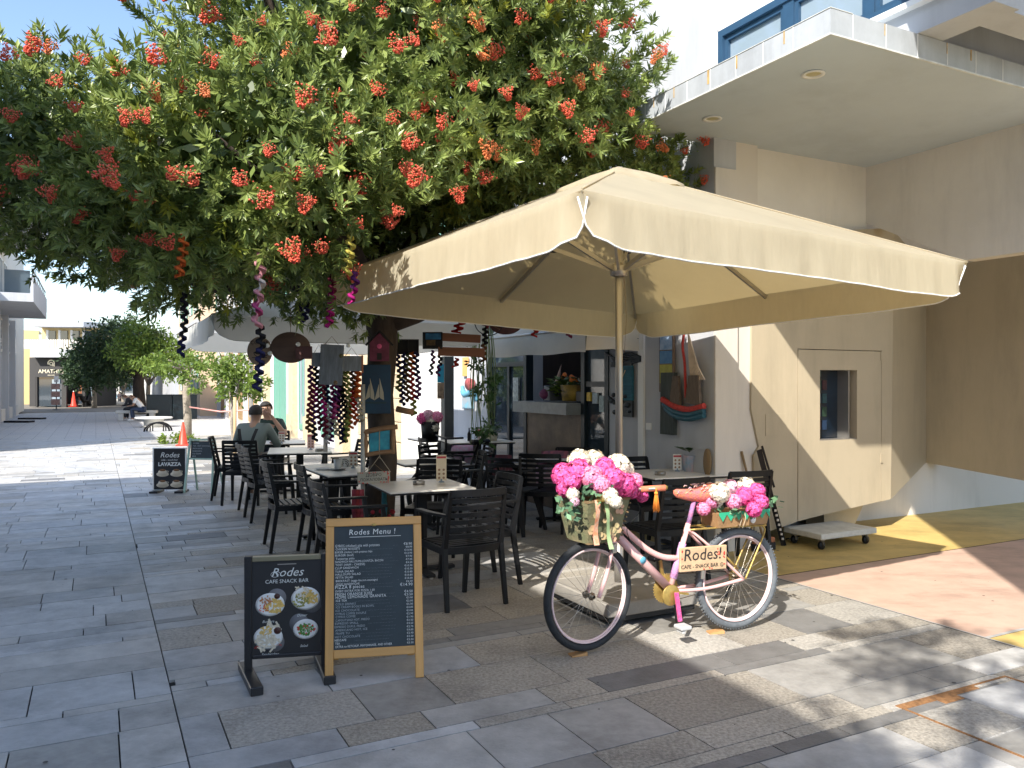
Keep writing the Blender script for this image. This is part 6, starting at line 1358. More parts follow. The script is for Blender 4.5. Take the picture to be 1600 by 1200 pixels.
def person(loc, face, label, J, shirt, trousers, shoes=None, straps=False, short=False, hair=HAIRM, fingers=True, head_tilt=(0, 0)):
    """J: joints in metres, facing +Y"""
    e = empty('person', loc, face - 90, label, 'person'); P = {}; E = []
    def add(k, p, r_): P[k] = (Vector(p), r_)
    pel, ch, nk = Vector(J['pelvis']), Vector(J['chest']), Vector(J['neck'])
    add('pelvis', pel, (.15, .11)); add('waist', pel.lerp(ch, .45), (.13, .1)); add('chest', ch, (.155, .11)); add('neckbase', ch.lerp(nk, .65), (.085, .075)); add('neck', nk, .055)
    hd = Vector(J['head']); up_ = (hd - nk).normalized(); fw = Vector((head_tilt[0], 1, head_tilt[1])).normalized()
    add('skull0', nk + up_ * .07 + fw * .012, .072); add('skull1', hd + up_ * .0, .09); add('skull2', hd + up_ * .065 - fw * .006, .07)
    chain(E, 'pelvis', 'waist', 'chest', 'neckbase', 'neck', 'skull0', 'skull1', 'skull2')
    add('jaw', nk + up_ * .055 + fw * .06, .04); chain(E, 'skull0', 'jaw')
    for s, n in ((-1, 'l'), (1, 'r')):
        sh = Vector(J['sh' + n]); el = Vector(J['el' + n]); wr = Vector(J['wr' + n]); add('sh' + n, sh, .06); add('el' + n, el, .042); add('fa' + n, el.lerp(wr, .35), .041); add('wr' + n, wr, .027)
        hd_ = (wr - el).normalized(); pm = wr + hd_ * .06; add('palm' + n, pm, (.036, .02)); chain(E, 'chest', 'sh' + n, 'el' + n, 'fa' + n, 'wr' + n, 'palm' + n)
        hp = Vector(J['hip' + n]); kn = Vector(J['kn' + n]); an = Vector(J['an' + n]); add('hip' + n, hp, .088); add('kn' + n, kn, .058); add('calf' + n, kn.lerp(an, .35), .055); add('an' + n, an, .038)
        ft = an + Vector((0, .0, -.05)) + (Vector(J.get('toe' + n, an + Vector((0, .14, -.045)))) - an) * .0; tz = Vector(J.get('toe' + n, an + Vector((0, .15, -.045)))); add('toe' + n, tz, (.042, .028)); chain(E, 'pelvis', 'hip' + n, 'kn' + n, 'calf' + n, 'an' + n, 'toe' + n)
    body = skin_mesh('body', P, E, 'pelvis', SKIN); bd = link('body', body, e)
    # hands: palm edge, five unequal fingers
    if fingers:
        for n in 'lr':
            el, wr = P['el' + n][0], P['wr' + n][0]; d = (wr - el).normalized(); x = d.cross(Vector((0, 0, 1))).normalized(); u = x.cross(d); b = MB(); pc = wr + d * .07
            for k, ln_ in enumerate((.068, .078, .073, .058)):
                o_ = pc + x * (k - 1.5) * .018; b.tube([o_ - d * .02, o_ + d * ln_ * .45, o_ + d * ln_ * .8 - u * .018, o_ + d * ln_ * .9 - u * .036], [.0095, .009, .008, .0065], 7)
            sd_ = -1 if n == 'r' else 1
            b.tube([wr + d * .025 + x * sd_ * .022, wr + d * .055 + x * sd_ * .048, wr + d * .085 + x * sd_ * .05 - u * .012], [.012, .0105, .008], 7); b.build('fingers', SKIN, bd)
    # face
    c = hd; sd2 = fw.cross(up_).normalized()
    b = MB(); b.tube([c + fw * .088 + up_ * .012, c + fw * .108 - up_ * .018, c + fw * .09 - up_ * .028], [.008, .014, .008], 7); b.build('nose', SKIN, bd)
    b = MB()
    for s in (-1, 1): b.ball(c + fw * .08 + sd2 * s * .032 + up_ * .012, .011, 8, 6, sz=(1.2, .7, .8))
    b.build('eyes', mat('eye_dark', (.03, .02, .015), .2), bd)
    b = MB(); b.ball(c + fw * .083 - up_ * .052, .02, 8, 5, sz=(1.2, .5, .35)); b.build('mouth', mat('lip', (.36, .14, .11), .5), bd)
    for s in (-1, 1): b = MB(); b.ball(c + sd2 * s * .088 - up_ * .005 - fw * .005, .028, 8, 6, sz=(.35, .7, 1.1)); b.build('ear', SKIN, bd)
    b = MB(); vs = []; n1, n2 = 16, 9
    for i in range(n2 + 1):
        for j in range(n1):
            a = 2 * math.pi * j / n1; t = i / n2 * (1.95 if math.sin(a) < .2 else 1.15); r_ = .099
            vs.append(c - fw * .008 + up_ * (.015 + r_ * 1.02 * math.cos(t)) + sd2 * (math.cos(a) * r_ * math.sin(t) * .96) + fw * (math.sin(a) * r_ * math.sin(t) * 1.06))
    b.add(vs, [(i * n1 + j, i * n1 + (j + 1) % n1, (i + 1) * n1 + (j + 1) % n1, (i + 1) * n1 + j) for i in range(n2) for j in range(n1)], None, True); b.build('hair', hair, e)
    # clothes: slightly wider skins
    S = {}; SE = []
    for k, g in (('pelvis', .018), ('waist', .022), ('chest', .02), ('neckbase', .012)): p, r_ = P[k]; S[k] = (p, tuple(q + g for q in r_) if isinstance(r_, tuple) else r_ + g)
    chain(SE, 'pelvis', 'waist', 'chest', 'neckbase')
    for n in 'lr':
        el, wr, sh = P['el' + n][0], P['wr' + n][0], P['sh' + n][0]; S['sh' + n] = (sh, .076)
        if short: S['ha' + n] = (sh.lerp(el, .75), .058); chain(SE, 'chest', 'sh' + n, 'ha' + n)
        else: S['el' + n] = (el, .056); S['cu' + n] = (el.lerp(wr, .9), .04); chain(SE, 'chest', 'sh' + n, 'el' + n, 'cu' + n)
    link('shirt', skin_mesh('shirt', S, SE, 'pelvis', shirt), e)
    T = {'pelvis': (P['pelvis'][0] - Vector((0, 0, .02)), (.168, .128))}; TE = []
    for n in 'lr': T['hip' + n] = (P['hip' + n][0], .1); T['kn' + n] = (P['kn' + n][0], .072); T['an' + n] = (P['an' + n][0] + Vector((0, 0, .03)), .056); chain(TE, 'pelvis', 'hip' + n, 'kn' + n, 'an' + n)
    link('trousers', skin_mesh('trousers', T, TE, 'pelvis', trousers), e)
    for n in 'lr':
        an, to = P['an' + n][0], P['toe' + n][0]; b = MB(); b.tube([an + Vector((0, -.04, -.035)), an + Vector((0, .03, -.03)), to + Vector((0, .02, .0)), to + Vector((0, .06, -.01))], [.034, .046, .042, .022], 10); b.build('shoe', shoes or M['white'], e)
    if straps:
        for s in (-1, 1):
            b = MB(); b.cs = True; V = []
            for k in range(11):
                t = k / 10; z = .98 - .36 * t; x = s * (.12 - .1 * t); y = -.135 - .01 * math.sin(t * 3) + .06 * (1 - t) ** 3; q = pel + Vector((x, y - .03, z - pel.z + .02)); V += [q + Vector((-.022, 0, 0)), q + Vector((.022, 0, 0))]
            b.add(V, [(2 * k, 2 * k + 1, 2 * k + 3, 2 * k + 2) for k in range(10)]); b.build('strap', M['black_matt'], e)
    return e
def seated(lean=.08, hands=((-.18, .42, .76), (.16, .44, .77)), elb=((-.3, .2, .74), (.29, .2, .75)), head=(0, .14, 1.2)):
    return dict(pelvis=(0, -.05, .54), chest=(0, lean - .02, .92), neck=(0, lean + .02, 1.08), head=head, shl=(-.185, lean - .01, 1.0), shr=(.185, lean - .01, 1.0), ell=elb[0], elr=elb[1], wrl=hands[0], wrr=hands[1],
                hipl=(-.09, .0, .52), hipr=(.09, .0, .52), knl=(-.13, .4, .5), knr=(.13, .38, .5), anl=(-.12, .32, .08), anr=(.14, .36, .08), toel=(-.13, .46, .035), toer=(.16, .5, .035))
person((-3.5, 10.86, 0), 88, 'seated man seen from behind in a pale grey green shirt with crossed black straps', seated(.1), mat('sage_shirt', (.17, .21, .2), .8, bump=.3, bscale=14), mat('dark_trousers', (.03, .035, .045), .8), straps=True)
person((-3.72, 12.36, 0), 278, 'seated man facing the camera in a dark green t shirt, hand raised to his mouth', seated(.12, hands=((-.1, .3, 1.08), (.17, .42, .77)), elb=((-.27, .25, .82), (.29, .2, .76)), head=(.02, .17, 1.22)), mat('dark_green_shirt', (.025, .05, .04), .8), mat('dark_trousers', (.03, .035, .045), .8), short=True)
def bench_pose(b_): return dict(pelvis=(0, 0, .5), chest=(0, .24, .82), neck=(0, .36, .96), head=(0, .48, 1.02), shl=(-.18, .28, .9), shr=(.18, .28, .9), ell=(-.22, .36, .66), elr=(.22, .36, .66), wrl=(-.06, .56, .62), wrr=(.06, .56, .62), hipl=(-.09, .05, .48), hipr=(.09, .05, .48), knl=(-.14, .44, .5), knr=(.14, .44, .5), anl=(-.13, .4, .08), anr=(.13, .4, .08))
q = gp(224, 657.5); person(tuple(q), 195, 'person in a white shirt bending forward on the low bench by the broad tree', bench_pose(0), M['white'], mat('navy_jeans', (.03, .05, .1), .8), short=True, fingers=False)
q = gp(213, 656.5); person(tuple(q), 185, 'person in dark clothes hunched beside the one in the white shirt', bench_pose(0), mat('charcoal_top', (.04, .04, .045), .8), mat('dark_trousers', (.03, .035, .045), .8), fingers=False)
bh = empty('street_bench', gp(222, 656.5), 15, 'low pale stone bench under the broad tree with two people on it', 'bench')
b = MB(); b.bbox(-1.0, .6, -.22, .22, .3, .42, .02); b.build('seat', M['pale_wall'], bh)
for x in (-.8, .4): b = MB(); b.bbox(x - .1, x + .1, -.18, .18, 0, .3, .01); b.build('leg', M['pale_wall'], bh)
def walk_pose(f): return dict(pelvis=(0, 0, .93), chest=(0, .02, 1.3), neck=(0, .03, 1.48), head=(0, .05, 1.6), shl=(-.19, .02, 1.4), shr=(.19, .02, 1.4), ell=(-.24, -.05 * f, 1.12), elr=(.24, .06 * f, 1.12), wrl=(-.23, .05, .88), wrr=(.23, .12 * f, .9), hipl=(-.09, 0, .88), hipr=(.09, 0, .88), knl=(-.1, .08 * f, .48), knr=(.1, -.02 * f, .48), anl=(-.1, .12 * f, .08), anr=(.1, -.2 * f, .1))
for (px, d_, lab, top, f, fc) in ((179, 88, 'distant walker in a light blue shirt and dark trousers down the street', (.25, .45, .6), 1, 265), (187, 88, 'distant walker in dark clothes beside the one in light blue', (.06, .05, .06), -1, 265), (197, 118, 'faint far walker on the right of the distant pair', (.4, .38, .36), 1, 90)):
    x = (px - 800) / F_PX * d_; s_ = -x * ST + d_ * CT; person((x, d_, slope(s_)), fc, lab, walk_pose(f), mat('top_%d' % px, top, .8), mat('dark_trousers', (.03, .035, .045), .8), M['black'], fingers=False)
# ------------------------------------------------------------------ hanging felt spirals, signs and ornaments
FELT = {}
def felt(c):
    k = tuple(c)
    if k not in FELT: FELT[k] = mat('felt_%d' % len(FELT), c, .95, var=.25, vscale=40, trans=.35)
    return FELT[k]
COL = dict(pink=(.78, .36, .42), navy=(.03, .03, .11), orange=(.75, .16, .03), yellow=(.7, .6, .12), magenta=(.55, .02, .25), maroon=(.25, .03, .07), purple=(.16, .03, .18), olive=(.2, .22, .07), red=(.6, .04, .03), cream=(.62, .55, .42), black=(.02, .02, .025), brown=(.2, .1, .04), lime=(.38, .42, .1), white=(.75, .7, .68), teal=(.02, .12, .16), rose=(.6, .1, .3))
GR_ = 'spiral felt garlands hanging from the berry tree'
def garland(px, y0, y1, d, cols, label, w=.026, pitch=.055, ph=0.0):
    a, b_ = at(px, y0, d), at(px, y1, d); Ln = a.z - b_.z; n = max(10, int(Ln / pitch * 12)); mb_g = MB(); mb_g.cs = True; vs = []
    for i in range(n + 1):
        t = i / n; th = t * Ln / pitch * 2 * math.pi + ph; z = -t * Ln; k = w * (1 + .12 * math.sin(i * 1.7)); off = .012 * math.sin(t * 5 + ph)
        c, s = math.cos(th), math.sin(th); cx, cy = off, 0; k *= 1.15
        vs += [(cx + c * k, cy + s * k, z - .006), (cx - c * k * .3, cy - s * k * .3, z + .012), (cx - c * k * .3, cy - s * k * .3, z + .024), (cx + c * k, cy + s * k, z + .012)]
    for i in range(n):
        m_ = min(len(cols) - 1, int(i / n * len(cols)))
        for k in range(4): mb_g.add([], [], None); mb_g.f.append([4 * i + k, 4 * i + (k + 1) % 4, 4 * i + 4 + (k + 1) % 4, 4 * i + 4 + k]); mb_g.m.append(m_); mb_g.sm.append(True)
    mb_g.v = [tuple(v) for v in vs]
    o = mb_g.build('felt_garland', [felt(COL[c]) for c in cols], None, a); tag(o, label, 'garland', GR_); return o
garland(404, 400, 512, 4.9, ['pink', 'pink', 'white', 'pink', 'rose', 'pink'], 'long pale pink felt spiral hanging lowest out of the foliage', .03, .085)
garland(405, 512, 612, 4.95, ['black', 'navy', 'navy'], 'navy felt spiral hanging right below the long pale pink one')
garland(286, 462, 558, 5.2, ['black', 'black', 'navy'], 'thin black and navy felt spiral alone at the left of the foliage', .022)
garland(284, 368, 434, 4.8, ['orange'], 'orange felt spiral deep in the dark left foliage'); garland(545, 372, 430, 5.0, ['yellow'], 'yellow felt spiral above the left corner of the cream parasol', .026)
garland(552, 428, 474, 5.2, ['purple', 'magenta'], 'purple and magenta felt spiral in front of the left corner of the cream parasol', .024); garland(517, 430, 512, 5.7, ['maroon', 'magenta', 'magenta'], 'crimson felt spiral left of the cream parasol corner', .026)
garland(468, 452, 500, 6.6, ['navy'], 'short navy felt spiral above the oval wooden disc, left one'); garland(479, 455, 504, 6.7, ['black', 'navy'], 'short black felt spiral above the oval wooden disc, right one')
row = [(484, 574, 676, ['purple', 'maroon', 'maroon', 'brown'], 'maroon and brown felt spiral, first at the left under the slate boards'), (492, 574, 690, ['black', 'magenta', 'purple', 'black'], 'purple felt spiral second from the left under the slate boards'),
       (499, 580, 672, ['olive', 'maroon'], 'olive and maroon felt spiral under the left slate board'), (506, 592, 683, ['maroon', 'magenta', 'maroon'], 'dark red felt spiral under the left slate board'), (512, 602, 694, ['navy', 'white', 'white'], 'navy felt spiral ending in white under the big slate board'),
       (519, 602, 690, ['magenta', 'magenta', 'purple'], 'bright magenta felt spiral under the big slate board'), (526, 602, 682, ['purple', 'rose', 'cream'], 'rose coloured felt spiral under the big slate board'), (533, 604, 694, ['black', 'navy', 'navy'], 'black felt spiral turning navy under the big slate board'),
       (538, 580, 692, ['olive', 'black', 'lime'], 'dark olive felt spiral between the slate boards'), (543, 580, 688, ['lime', 'olive', 'lime'], 'lime felt spiral under the right slate board'), (549, 580, 670, ['brown', 'red', 'orange'], 'rust red felt spiral under the right slate board'), (556, 580, 664, ['orange', 'orange', 'red', 'orange'], 'bright orange felt spiral under the right slate board'), (561, 580, 660, ['orange', 'cream'], 'orange felt spiral with a cream tip nearest the tree trunk')]
for i, (px, a, b_, c, lab) in enumerate(row): garland(px, a, b_, 7.0 + .05 * (i % 3), c, lab, .024, .05, i * 1.3)
row = [(609, 560, 626, ['olive', 'lime'], 'lime green felt spiral just right of the tree trunk'), (630, 554, 634, ['navy', 'navy'], 'thick navy felt spiral under the dark box frame'), (637, 554, 628, ['olive', 'brown', 'brown'], 'olive brown felt spiral under the dark box frame'), (645, 553, 650, ['orange', 'red', 'red', 'lime'], 'long red felt spiral under the dark box frame'), (652, 552, 624, ['navy', 'purple'], 'navy and purple felt spiral at the right end of the dark box frame'), (623, 556, 612, ['navy', 'olive'], 'short navy and olive felt spiral beside the dark box frame')]
for i, (px, a, b_, c, lab) in enumerate(row): garland(px, a, b_, 7.9, c, lab, .028, .055, i)
for (px, a, b_, c, w, lab) in ((716, 497, 521, ['red'], .05, 'broad bright red felt flower twist under the cream parasol edge'), (757, 486, 566, ['maroon', 'black', 'brown'], .03, 'dark maroon felt spiral in front of the wire hoop'), (836, 502, 527, ['red'], .03, 'small red felt twist under the parasol edge, left of the steel pole'), (891, 502, 528, ['maroon'], .03, 'small dark red felt twist under the parasol edge nearest the steel pole'), (629, 489, 506, ['red'], .03, 'short red felt twist over the thick right branch'), (648, 490, 503, ['maroon'], .03, 'short maroon felt twist over the thick right branch'), (675, 550, 586, ['purple', 'black'], .022, 'looped dark purple felt strip left one under the blue picture'), (686, 553, 588, ['black', 'purple'], .022, 'looped dark purple felt strip right one under the blue picture'), (712, 562, 574, ['red'], .03, 'short red felt twist between the two brown boards')):
    garland(px, a, b_, 8.3, c, lab, w, .055)

def board(name, px, py, d, w, h, m, label, cat, rz=0, tilt=0, th=.012, string=True):
    e = empty(name, at(px, py, d), rz, label, cat)
    b = MB(); b.bbox(-w / 2, w / 2, -th / 2, th / 2, -h / 2, h / 2, .002); o = b.build('board', m, e, (0, 0, 0), (0, R(tilt), 0))
    if string: b = MB(); b.tube([(-w * .3, 0, h / 2), (0, .01, h / 2 + .07), (w * .3, 0, h / 2)], .002, 4); b.build('string', mat('cord', (.25, .15, .06), .8), e)
    return e, o
WD = mat('sawn_wood_disc', (.3, .21, .14), .8, var=.25, vscale=6); WDD = mat('dark_wood_disc', (.11, .065, .045), .7, var=.3, vscale=4, stretch=(1, 1, 4)); SLATEB = mat('weathered_slate_board', (.2, .22, .24), .6, var=.4, vscale=6, stretch=(6, 1, 1))
def disc(px, py, d, rx, rz_, m, label, ry=None):
    e = empty('wooden_disc', at(px, py, d), 5, label, 'wooden disc'); b = MB(); prof = [(.001, -.012), (rx * .97, -.012), (rx, -.008), (rx, .008), (rx * .97, .012), (.001, .012)]
    b.lathe(prof, 36, axis='y', sy=rz_ / rx); o = b.build('slice', m, e); b = MB(); b.tube([(0, 0, rz_), (0, .02, rz_ + .25)], .002, 4); b.build('string', mat('cord', (.25, .15, .06), .8), e); return e, o
e, o = disc(406, 549, 6.6, .1, .118, WD, 'round pale wooden slice with a painted coffee cup, hanging at the left of the tree')
text('lettering', 'COFFEE', .042, INK, o, (0, -.014, .07)); text('lettering', 'TIME', .036, INK, o, (.01, -.014, -.085))
b = MB(); b.tube([(.045 * math.cos(t), -.0135, -.01 + .035 * math.sin(t)) for t in [math.pi + math.pi * k / 10 for k in range(11)]] + [(-.045, -.0135, -.01)], .003, 5); b.tube([(.045, -.0135, -.012), (.068, -.0135, -.015), (.06, -.0135, -.035), (.038, -.0135, -.035)], .003, 5); b.tube([(-.06, -.0135, -.052), (.06, -.0135, -.052)], .003, 5)
b.lathe([(.001, 0), (.04, 0), (.04, .001)], 20, c=(0, -.0138, -.01), axis='y', sy=.4); b.build('cup_drawing', INK, o)
disc(454, 543, 6.5, .158, .125, WDD, 'big dark brown oval wooden slice hanging left of the slate boards')
e, o = board('small_dark_sign', 475, 551, 6.4, .13, .1, mat('dark_red_wood', (.09, .035, .03), .6), 'small dark red wooden plaque overlapping the oval wooden slice', 'sign', string=False)
e, o = board('slate_board', 498, 562, 6.85, .12, .12, SLATEB, 'small left slate coloured board with hanging felt garlands', 'hanging board', 4)
e, o = board('slate_board', 518, 570, 6.8, .2, .34, SLATEB, 'tallest slate coloured board, in the middle of the three', 'hanging board', -3, 3)
e, o = board('slate_board', 549, 568, 6.85, .17, .13, SLATEB, 'right slate coloured board with a brown edge next to the trunk', 'hanging board', 6); b = MB(); b.bbox(.085, .1, -.008, .008, -.08, .07, .002); b.build('edge', M['brick_red'], e)
for (px, py, lab, c) in ((533, 556, 'small round olive stone hanging on the slate boards', (.12, .11, .04)), (524, 598, 'small round brown stone at the foot of the middle slate board', (.2, .13, .07)), (544, 540, 'small round white shell disc above the slate boards', (.8, .78, .7)), (418, 540, 'small white shell disc on the coffee cup slice', (.8, .78, .7)), (422, 552, 'white shell disc between the two wooden slices', (.8, .78, .7)), (466, 538, 'white oval shell disc on the dark oval slice', (.8, .78, .7))):
    b = MB(); b.lathe([(.001, -.004), (.016, -.003), (.018, 0), (.016, .003), (.001, .004)], 16, axis='y'); tag(b.build('shell_disc', mat('shell_%d' % px, c, .5), None, at(px, py, 6.35 if px < 500 else 6.7)), lab, 'ornament')
# birdhouse
e = empty('birdhouse', at(593, 545, 7.2), 8, 'small dark pink birdhouse with a gabled roof on the tree trunk', 'birdhouse'); BH = mat('raspberry_wood', (.17, .03, .07), .7, var=.5, vscale=14)
b = MB(); b.prism([(-.085, -.11), (.085, -.11), (.085, .05), (0, .14), (-.085, .05)], -.05, .05); b.build('house_body', BH, e)
for s in (-1, 1): b = MB(); b.bar((s * .12, 0, .03), (0, 0, .16), .13, .014, up=(0, 0, 1)); b.build('roof', M['black_matt'], e)
b = MB(); b.lathe([(.001, -.002), (.02, -.002), (.022, 0)], 14, c=(-.0, -.051, .02), axis='y'); b.build('entrance', mat('bright_pink', (.75, .12, .3), .6), e); b = MB(); b.box(-.02, .02, -.053, -.05, -.1, -.04); b.build('door', M['black_matt'], e)
# painted trunk panel with sails, lower driftwood picture, welcome board
PT = mat('teal_painting', (.012, .06, .11), .5, var=.8, vscale=5, col2=(.01, .03, .07))
e = empty('sail_painting', at(588, 608, 7.25), 4, 'tall dark blue painted panel with two pale sails tied on the trunk', 'painting'); b = MB(); b.bbox(-.13, .13, -.01, .01, -.22, .22, .003); b.build('canvas', PT, e)
for x in (-.05, .035):
    b = MB(); b.prism([(x, -.08), (x + .035, -.1), (x + .03, -.03), (x - .005, .1)], -.013, -.0105); b.prism([(x - .005, -.07), (x - .05, -.1), (x - .01, .05)], -.013, -.0105); b.build('sail', mat('sail_cream', (.45, .42, .33), .7), e)
b = MB(); b.box(-.1, .09, -.0125, -.0105, -.13, -.115); b.build('hull', mat('hull_dark', (.02, .05, .06), .6), e)
e = empty('driftwood_frame', at(593, 688, 7.18), 6, 'driftwood framed turquoise seaside picture low on the tree trunk', 'picture'); DW = mat('driftwood', (.33, .19, .1), .85, var=.5, vscale=5, stretch=(.3, 1, 1), bump=.5)
b = MB(); b.bbox(-.09, .09, -.008, .008, -.1, .09, .002); cvs = b.build('canvas', mat('turquoise_print', (.05, .45, .55), .5, var=.7, vscale=7, col2=(.02, .14, .25)), e)
for (a, c, w) in (((-.15, -.01, .07), (.16, -.01, .12), .045), ((-.12, -.012, -.13), (.13, -.012, -.1), .04), ((-.12, -.008, -.13), (-.12, -.008, .08), .035), ((.12, -.008, -.12), (.12, -.008, .1), .04)):
    b = MB(); b.tube(spl([a, ((a[0] + c[0]) / 2, a[1] - .01, (a[2] + c[2]) / 2 + .008), c], 5), w / 2, 8); b.build('driftwood_stick', DW, e)
b = MB(); b.tube([(.15, 0, .28), (.24, -.02, .26), (.3, -.03, .25)], .028, 10); b.build('branch_stub', DW, e)
b = MB(); b.tube([(0, -.03, .1), (.0, -.035, -.1), (.005, -.03, -.16)], .004, 5); b.tube([(0, -.03, -.14), (-.12, -.04, -.3)], .003, 4); b.tube([(0, -.03, -.14), (.1, -.04, -.28)], .003, 4); b.build('rope', mat('rope', (.45, .38, .28), .9), e)
e, o = board('welcome_sign', 584, 746, 7.02, .28, .1, mat('cream_sign', (.5, .46, .36), .7, var=.2, vscale=8), 'cream Cyrillic welcome board with a red flowered edge at the foot of the trunk', 'sign', 6, -2)
text('lettering', 'ДОБРО', .038, INK, o, (0, -.0075, .022)); text('lettering', 'ПОЖАЛОВАТЬ!', .034, INK, o, (.005, -.0075, -.018), sx=.95)
b = MB(); r_ = random.Random(8)
for k in range(34): x, z = (r_.uniform(-.135, .135), r_.choice([-.043, .043]) + r_.uniform(-.005, .005)) if r_.random() < .6 else (r_.choice([-.128, .128]) + r_.uniform(-.01, .01), r_.uniform(-.04, .04)); b.ball((x, -.008, z), .0055, 6, 3)
b.build('flower_dots', mat('red_dot', (.7, .07, .05), .6), o)['kind'] = 'stuff'
for k, (px, c) in enumerate(((559, (.4, .05, .05)), (565, (.5, .08, .1)), (553, (.3, .04, .06)), (600, (.06, .25, .3)))):
    b = MB(); b.tube([(0, 0, 0), (.004, 0, -.16), (0, .01, -.33)], [.02, .026, .012], 8); tag(b.build('hanging_cloth', mat('cloth_%d' % k, c, .9, var=.5, vscale=12), None, at(px, 765, 7.1)), ('dark red', 'crimson', 'maroon', 'teal')[k] + ' cloth strip hanging under the Cyrillic welcome board', 'cloth')
e = empty('trunk_planter', (-1.22, 7.2, 0), 0, 'low dark planter with small red flowers at the foot of the berry tree', 'planter'); b = MB(); b.bbox(-.2, .2, -.11, .1, 0, .3, .01); b.build('box', M['brown_dark'], e); leafy(e, 120, .07, .16, .15, 17, .28)
b = MB(); r_ = random.Random(4)
for k in range(16): b.ball((r_.uniform(-.18, .18), r_.uniform(-.1, .06), r_.uniform(.36, .48)), .02, 6, 4)
b.build('blooms', mat('red_bloom', (.5, .03, .04), .7), e)['kind'] = 'stuff'
# right of trunk: box frame, blue picture, brown boards, hoop, round sign, hanging plant
e = empty('dark_box_frame', at(637, 542, 8.0), 5, 'dark wooden box frame with felt garlands hanging from it', 'frame'); b = MB()
b.box(-.11, .11, -.02, .02, -.075, -.065); b.box(-.11, .11, -.02, .02, .065, .075); b.box(-.11, -.1, -.02, .02, -.065, .065); b.box(.1, .11, -.02, .02, -.065, .065); b.box(-.1, .1, .01, .02, -.065, .065); b.box(-.006, .006, -.015, .01, -.065, .065); b.build('box', M['black_matt'], e)
e = empty('blue_picture', at(676, 532, 8.1), -4, 'small dark picture with a blue sky beside the two brown boards', 'picture'); b = MB(); b.bbox(-.1, .1, -.012, .012, -.085, .085, .003); o = b.build('frame', M['black_matt'], e)
b = MB(); b.box(-.07, .085, -.014, -.0125, .01, .07); b.build('painted_sky', mat('blue_paint', (.04, .2, .4), .6, var=.6, vscale=18), e); b = MB(); b.box(-.06, .03, -.014, -.0125, -.05, .005); b.build('painted_field', mat('ochre_paint', (.16, .1, .04), .6, var=.7, vscale=30), e)
RW_ = mat('reddish_plank', (.26, .11, .06), .75, var=.3, vscale=5, stretch=(.2, 1, 1))
board('brown_board', 720, 528, 8.15, .4, .082, RW_, 'upper one of the two blank reddish brown boards right of the tree', 'hanging board', 3, 3, string=False); board('brown_board', 721, 550, 8.1, .47, .09, RW_, 'lower one of the two blank reddish brown boards right of the tree', 'hanging board', 3, 1.5, string=False)
e = empty('wire_hoop', at(764, 503, 8.4), 10, 'dark wire hoop ornament hanging over the pale green trailing plant', 'ornament'); b = MB(); b.tube([(.15 * math.cos(t), 0, .14 * math.sin(t)) for t in [2 * math.pi * k / 30 for k in range(30)]], .005, 6, closed=True); b.build('hoop', M['black'], e)
b = MB(); b.tube([(-.12, 0, .09), (.0, 0, -.02), (.12, 0, -.08)], .002, 4); b.tube([(0, 0, .14), (0, 0, -.14)], .002, 4); b.build('thread', mat('cord', (.25, .15, .06), .8), e)
e, o = disc(790, 508, 8.6, .17, .1, mat('red_brown_round_sign', (.09, .03, .025), .6, var=.3), 'dark red brown oval sign half hidden above the cafe awning'); text('lettering', 'WELCOME', .05, mat('sign_letters', (.4, .34, .28), .7), o, (0, -.014, .01))
e = empty('trailing_plant', at(757, 545, 9.6), 0, 'long trailing plant with pale green strands hanging in front of the blue door', 'hanging plant'); b = MB(); r_ = random.Random(5)
for k in range(20):
    x, y = r_.uniform(-.16, .12), r_.uniform(-.08, .08); ln_ = r_.uniform(.7, 1.15); b.tube([(x * .6, y, .42), (x, y, 0), (x + r_.uniform(-.03, .03), y, -ln_ * .5), (x + r_.uniform(-.05, .05), y, -ln_)], [.005, .006, .006, .003], 4)
b.build('strands', mat('pale_strand', (.28, .36, .17), .6, var=.3), e); V, F, T = crown_np([((0, 0, -.35), (.16, .12, .3)), ((.0, 0, -.8), (.14, .1, .3)), ((-.12, 0, -.15), (.1, .08, .2)), ((.05, 0, -1.05), (.12, .1, .12))], 420, .075, 44, .1); link('foliage', np_mesh('foliage', V, F, LEAFP, T), e)
e = empty('flower_bucket', at(672, 670, 11.0), 0, 'black bucket of pink and white flowers hung left of the steel post', 'flower bucket'); b = MB(); b.lathe([(.001, -.18), (.11, -.18), (.13, .1), (.12, .1), (.001, .06)], 18); b.build('bucket', M['black'], e)
for (x, z_, k) in ((-.1, .14, 'pink'), (.02, .1, 'white'), (.1, .16, 'rose'), (-.02, .18, 'blush'), (.05, .02, 'white')): o = link('flower_head', FM[k], e, (x, -.04, z_)); o.scale = (1.05,) * 3
e = empty('plank_picture', at(688.5, 600, 11.0), 0, 'narrow turquoise and brown plank picture on the left side of the steel post', 'picture'); b = MB(); b.bbox(-.045, .045, -.01, .01, .02, .27, .002); b.build('upper_half', mat('turquoise_paint', (.03, .35, .55), .5), e); b = MB(); b.bbox(-.045, .045, -.01, .01, -.2, .018, .002); b.build('lower_half', mat('brown_print', (.35, .25, .17), .7, var=.6, vscale=14), e)

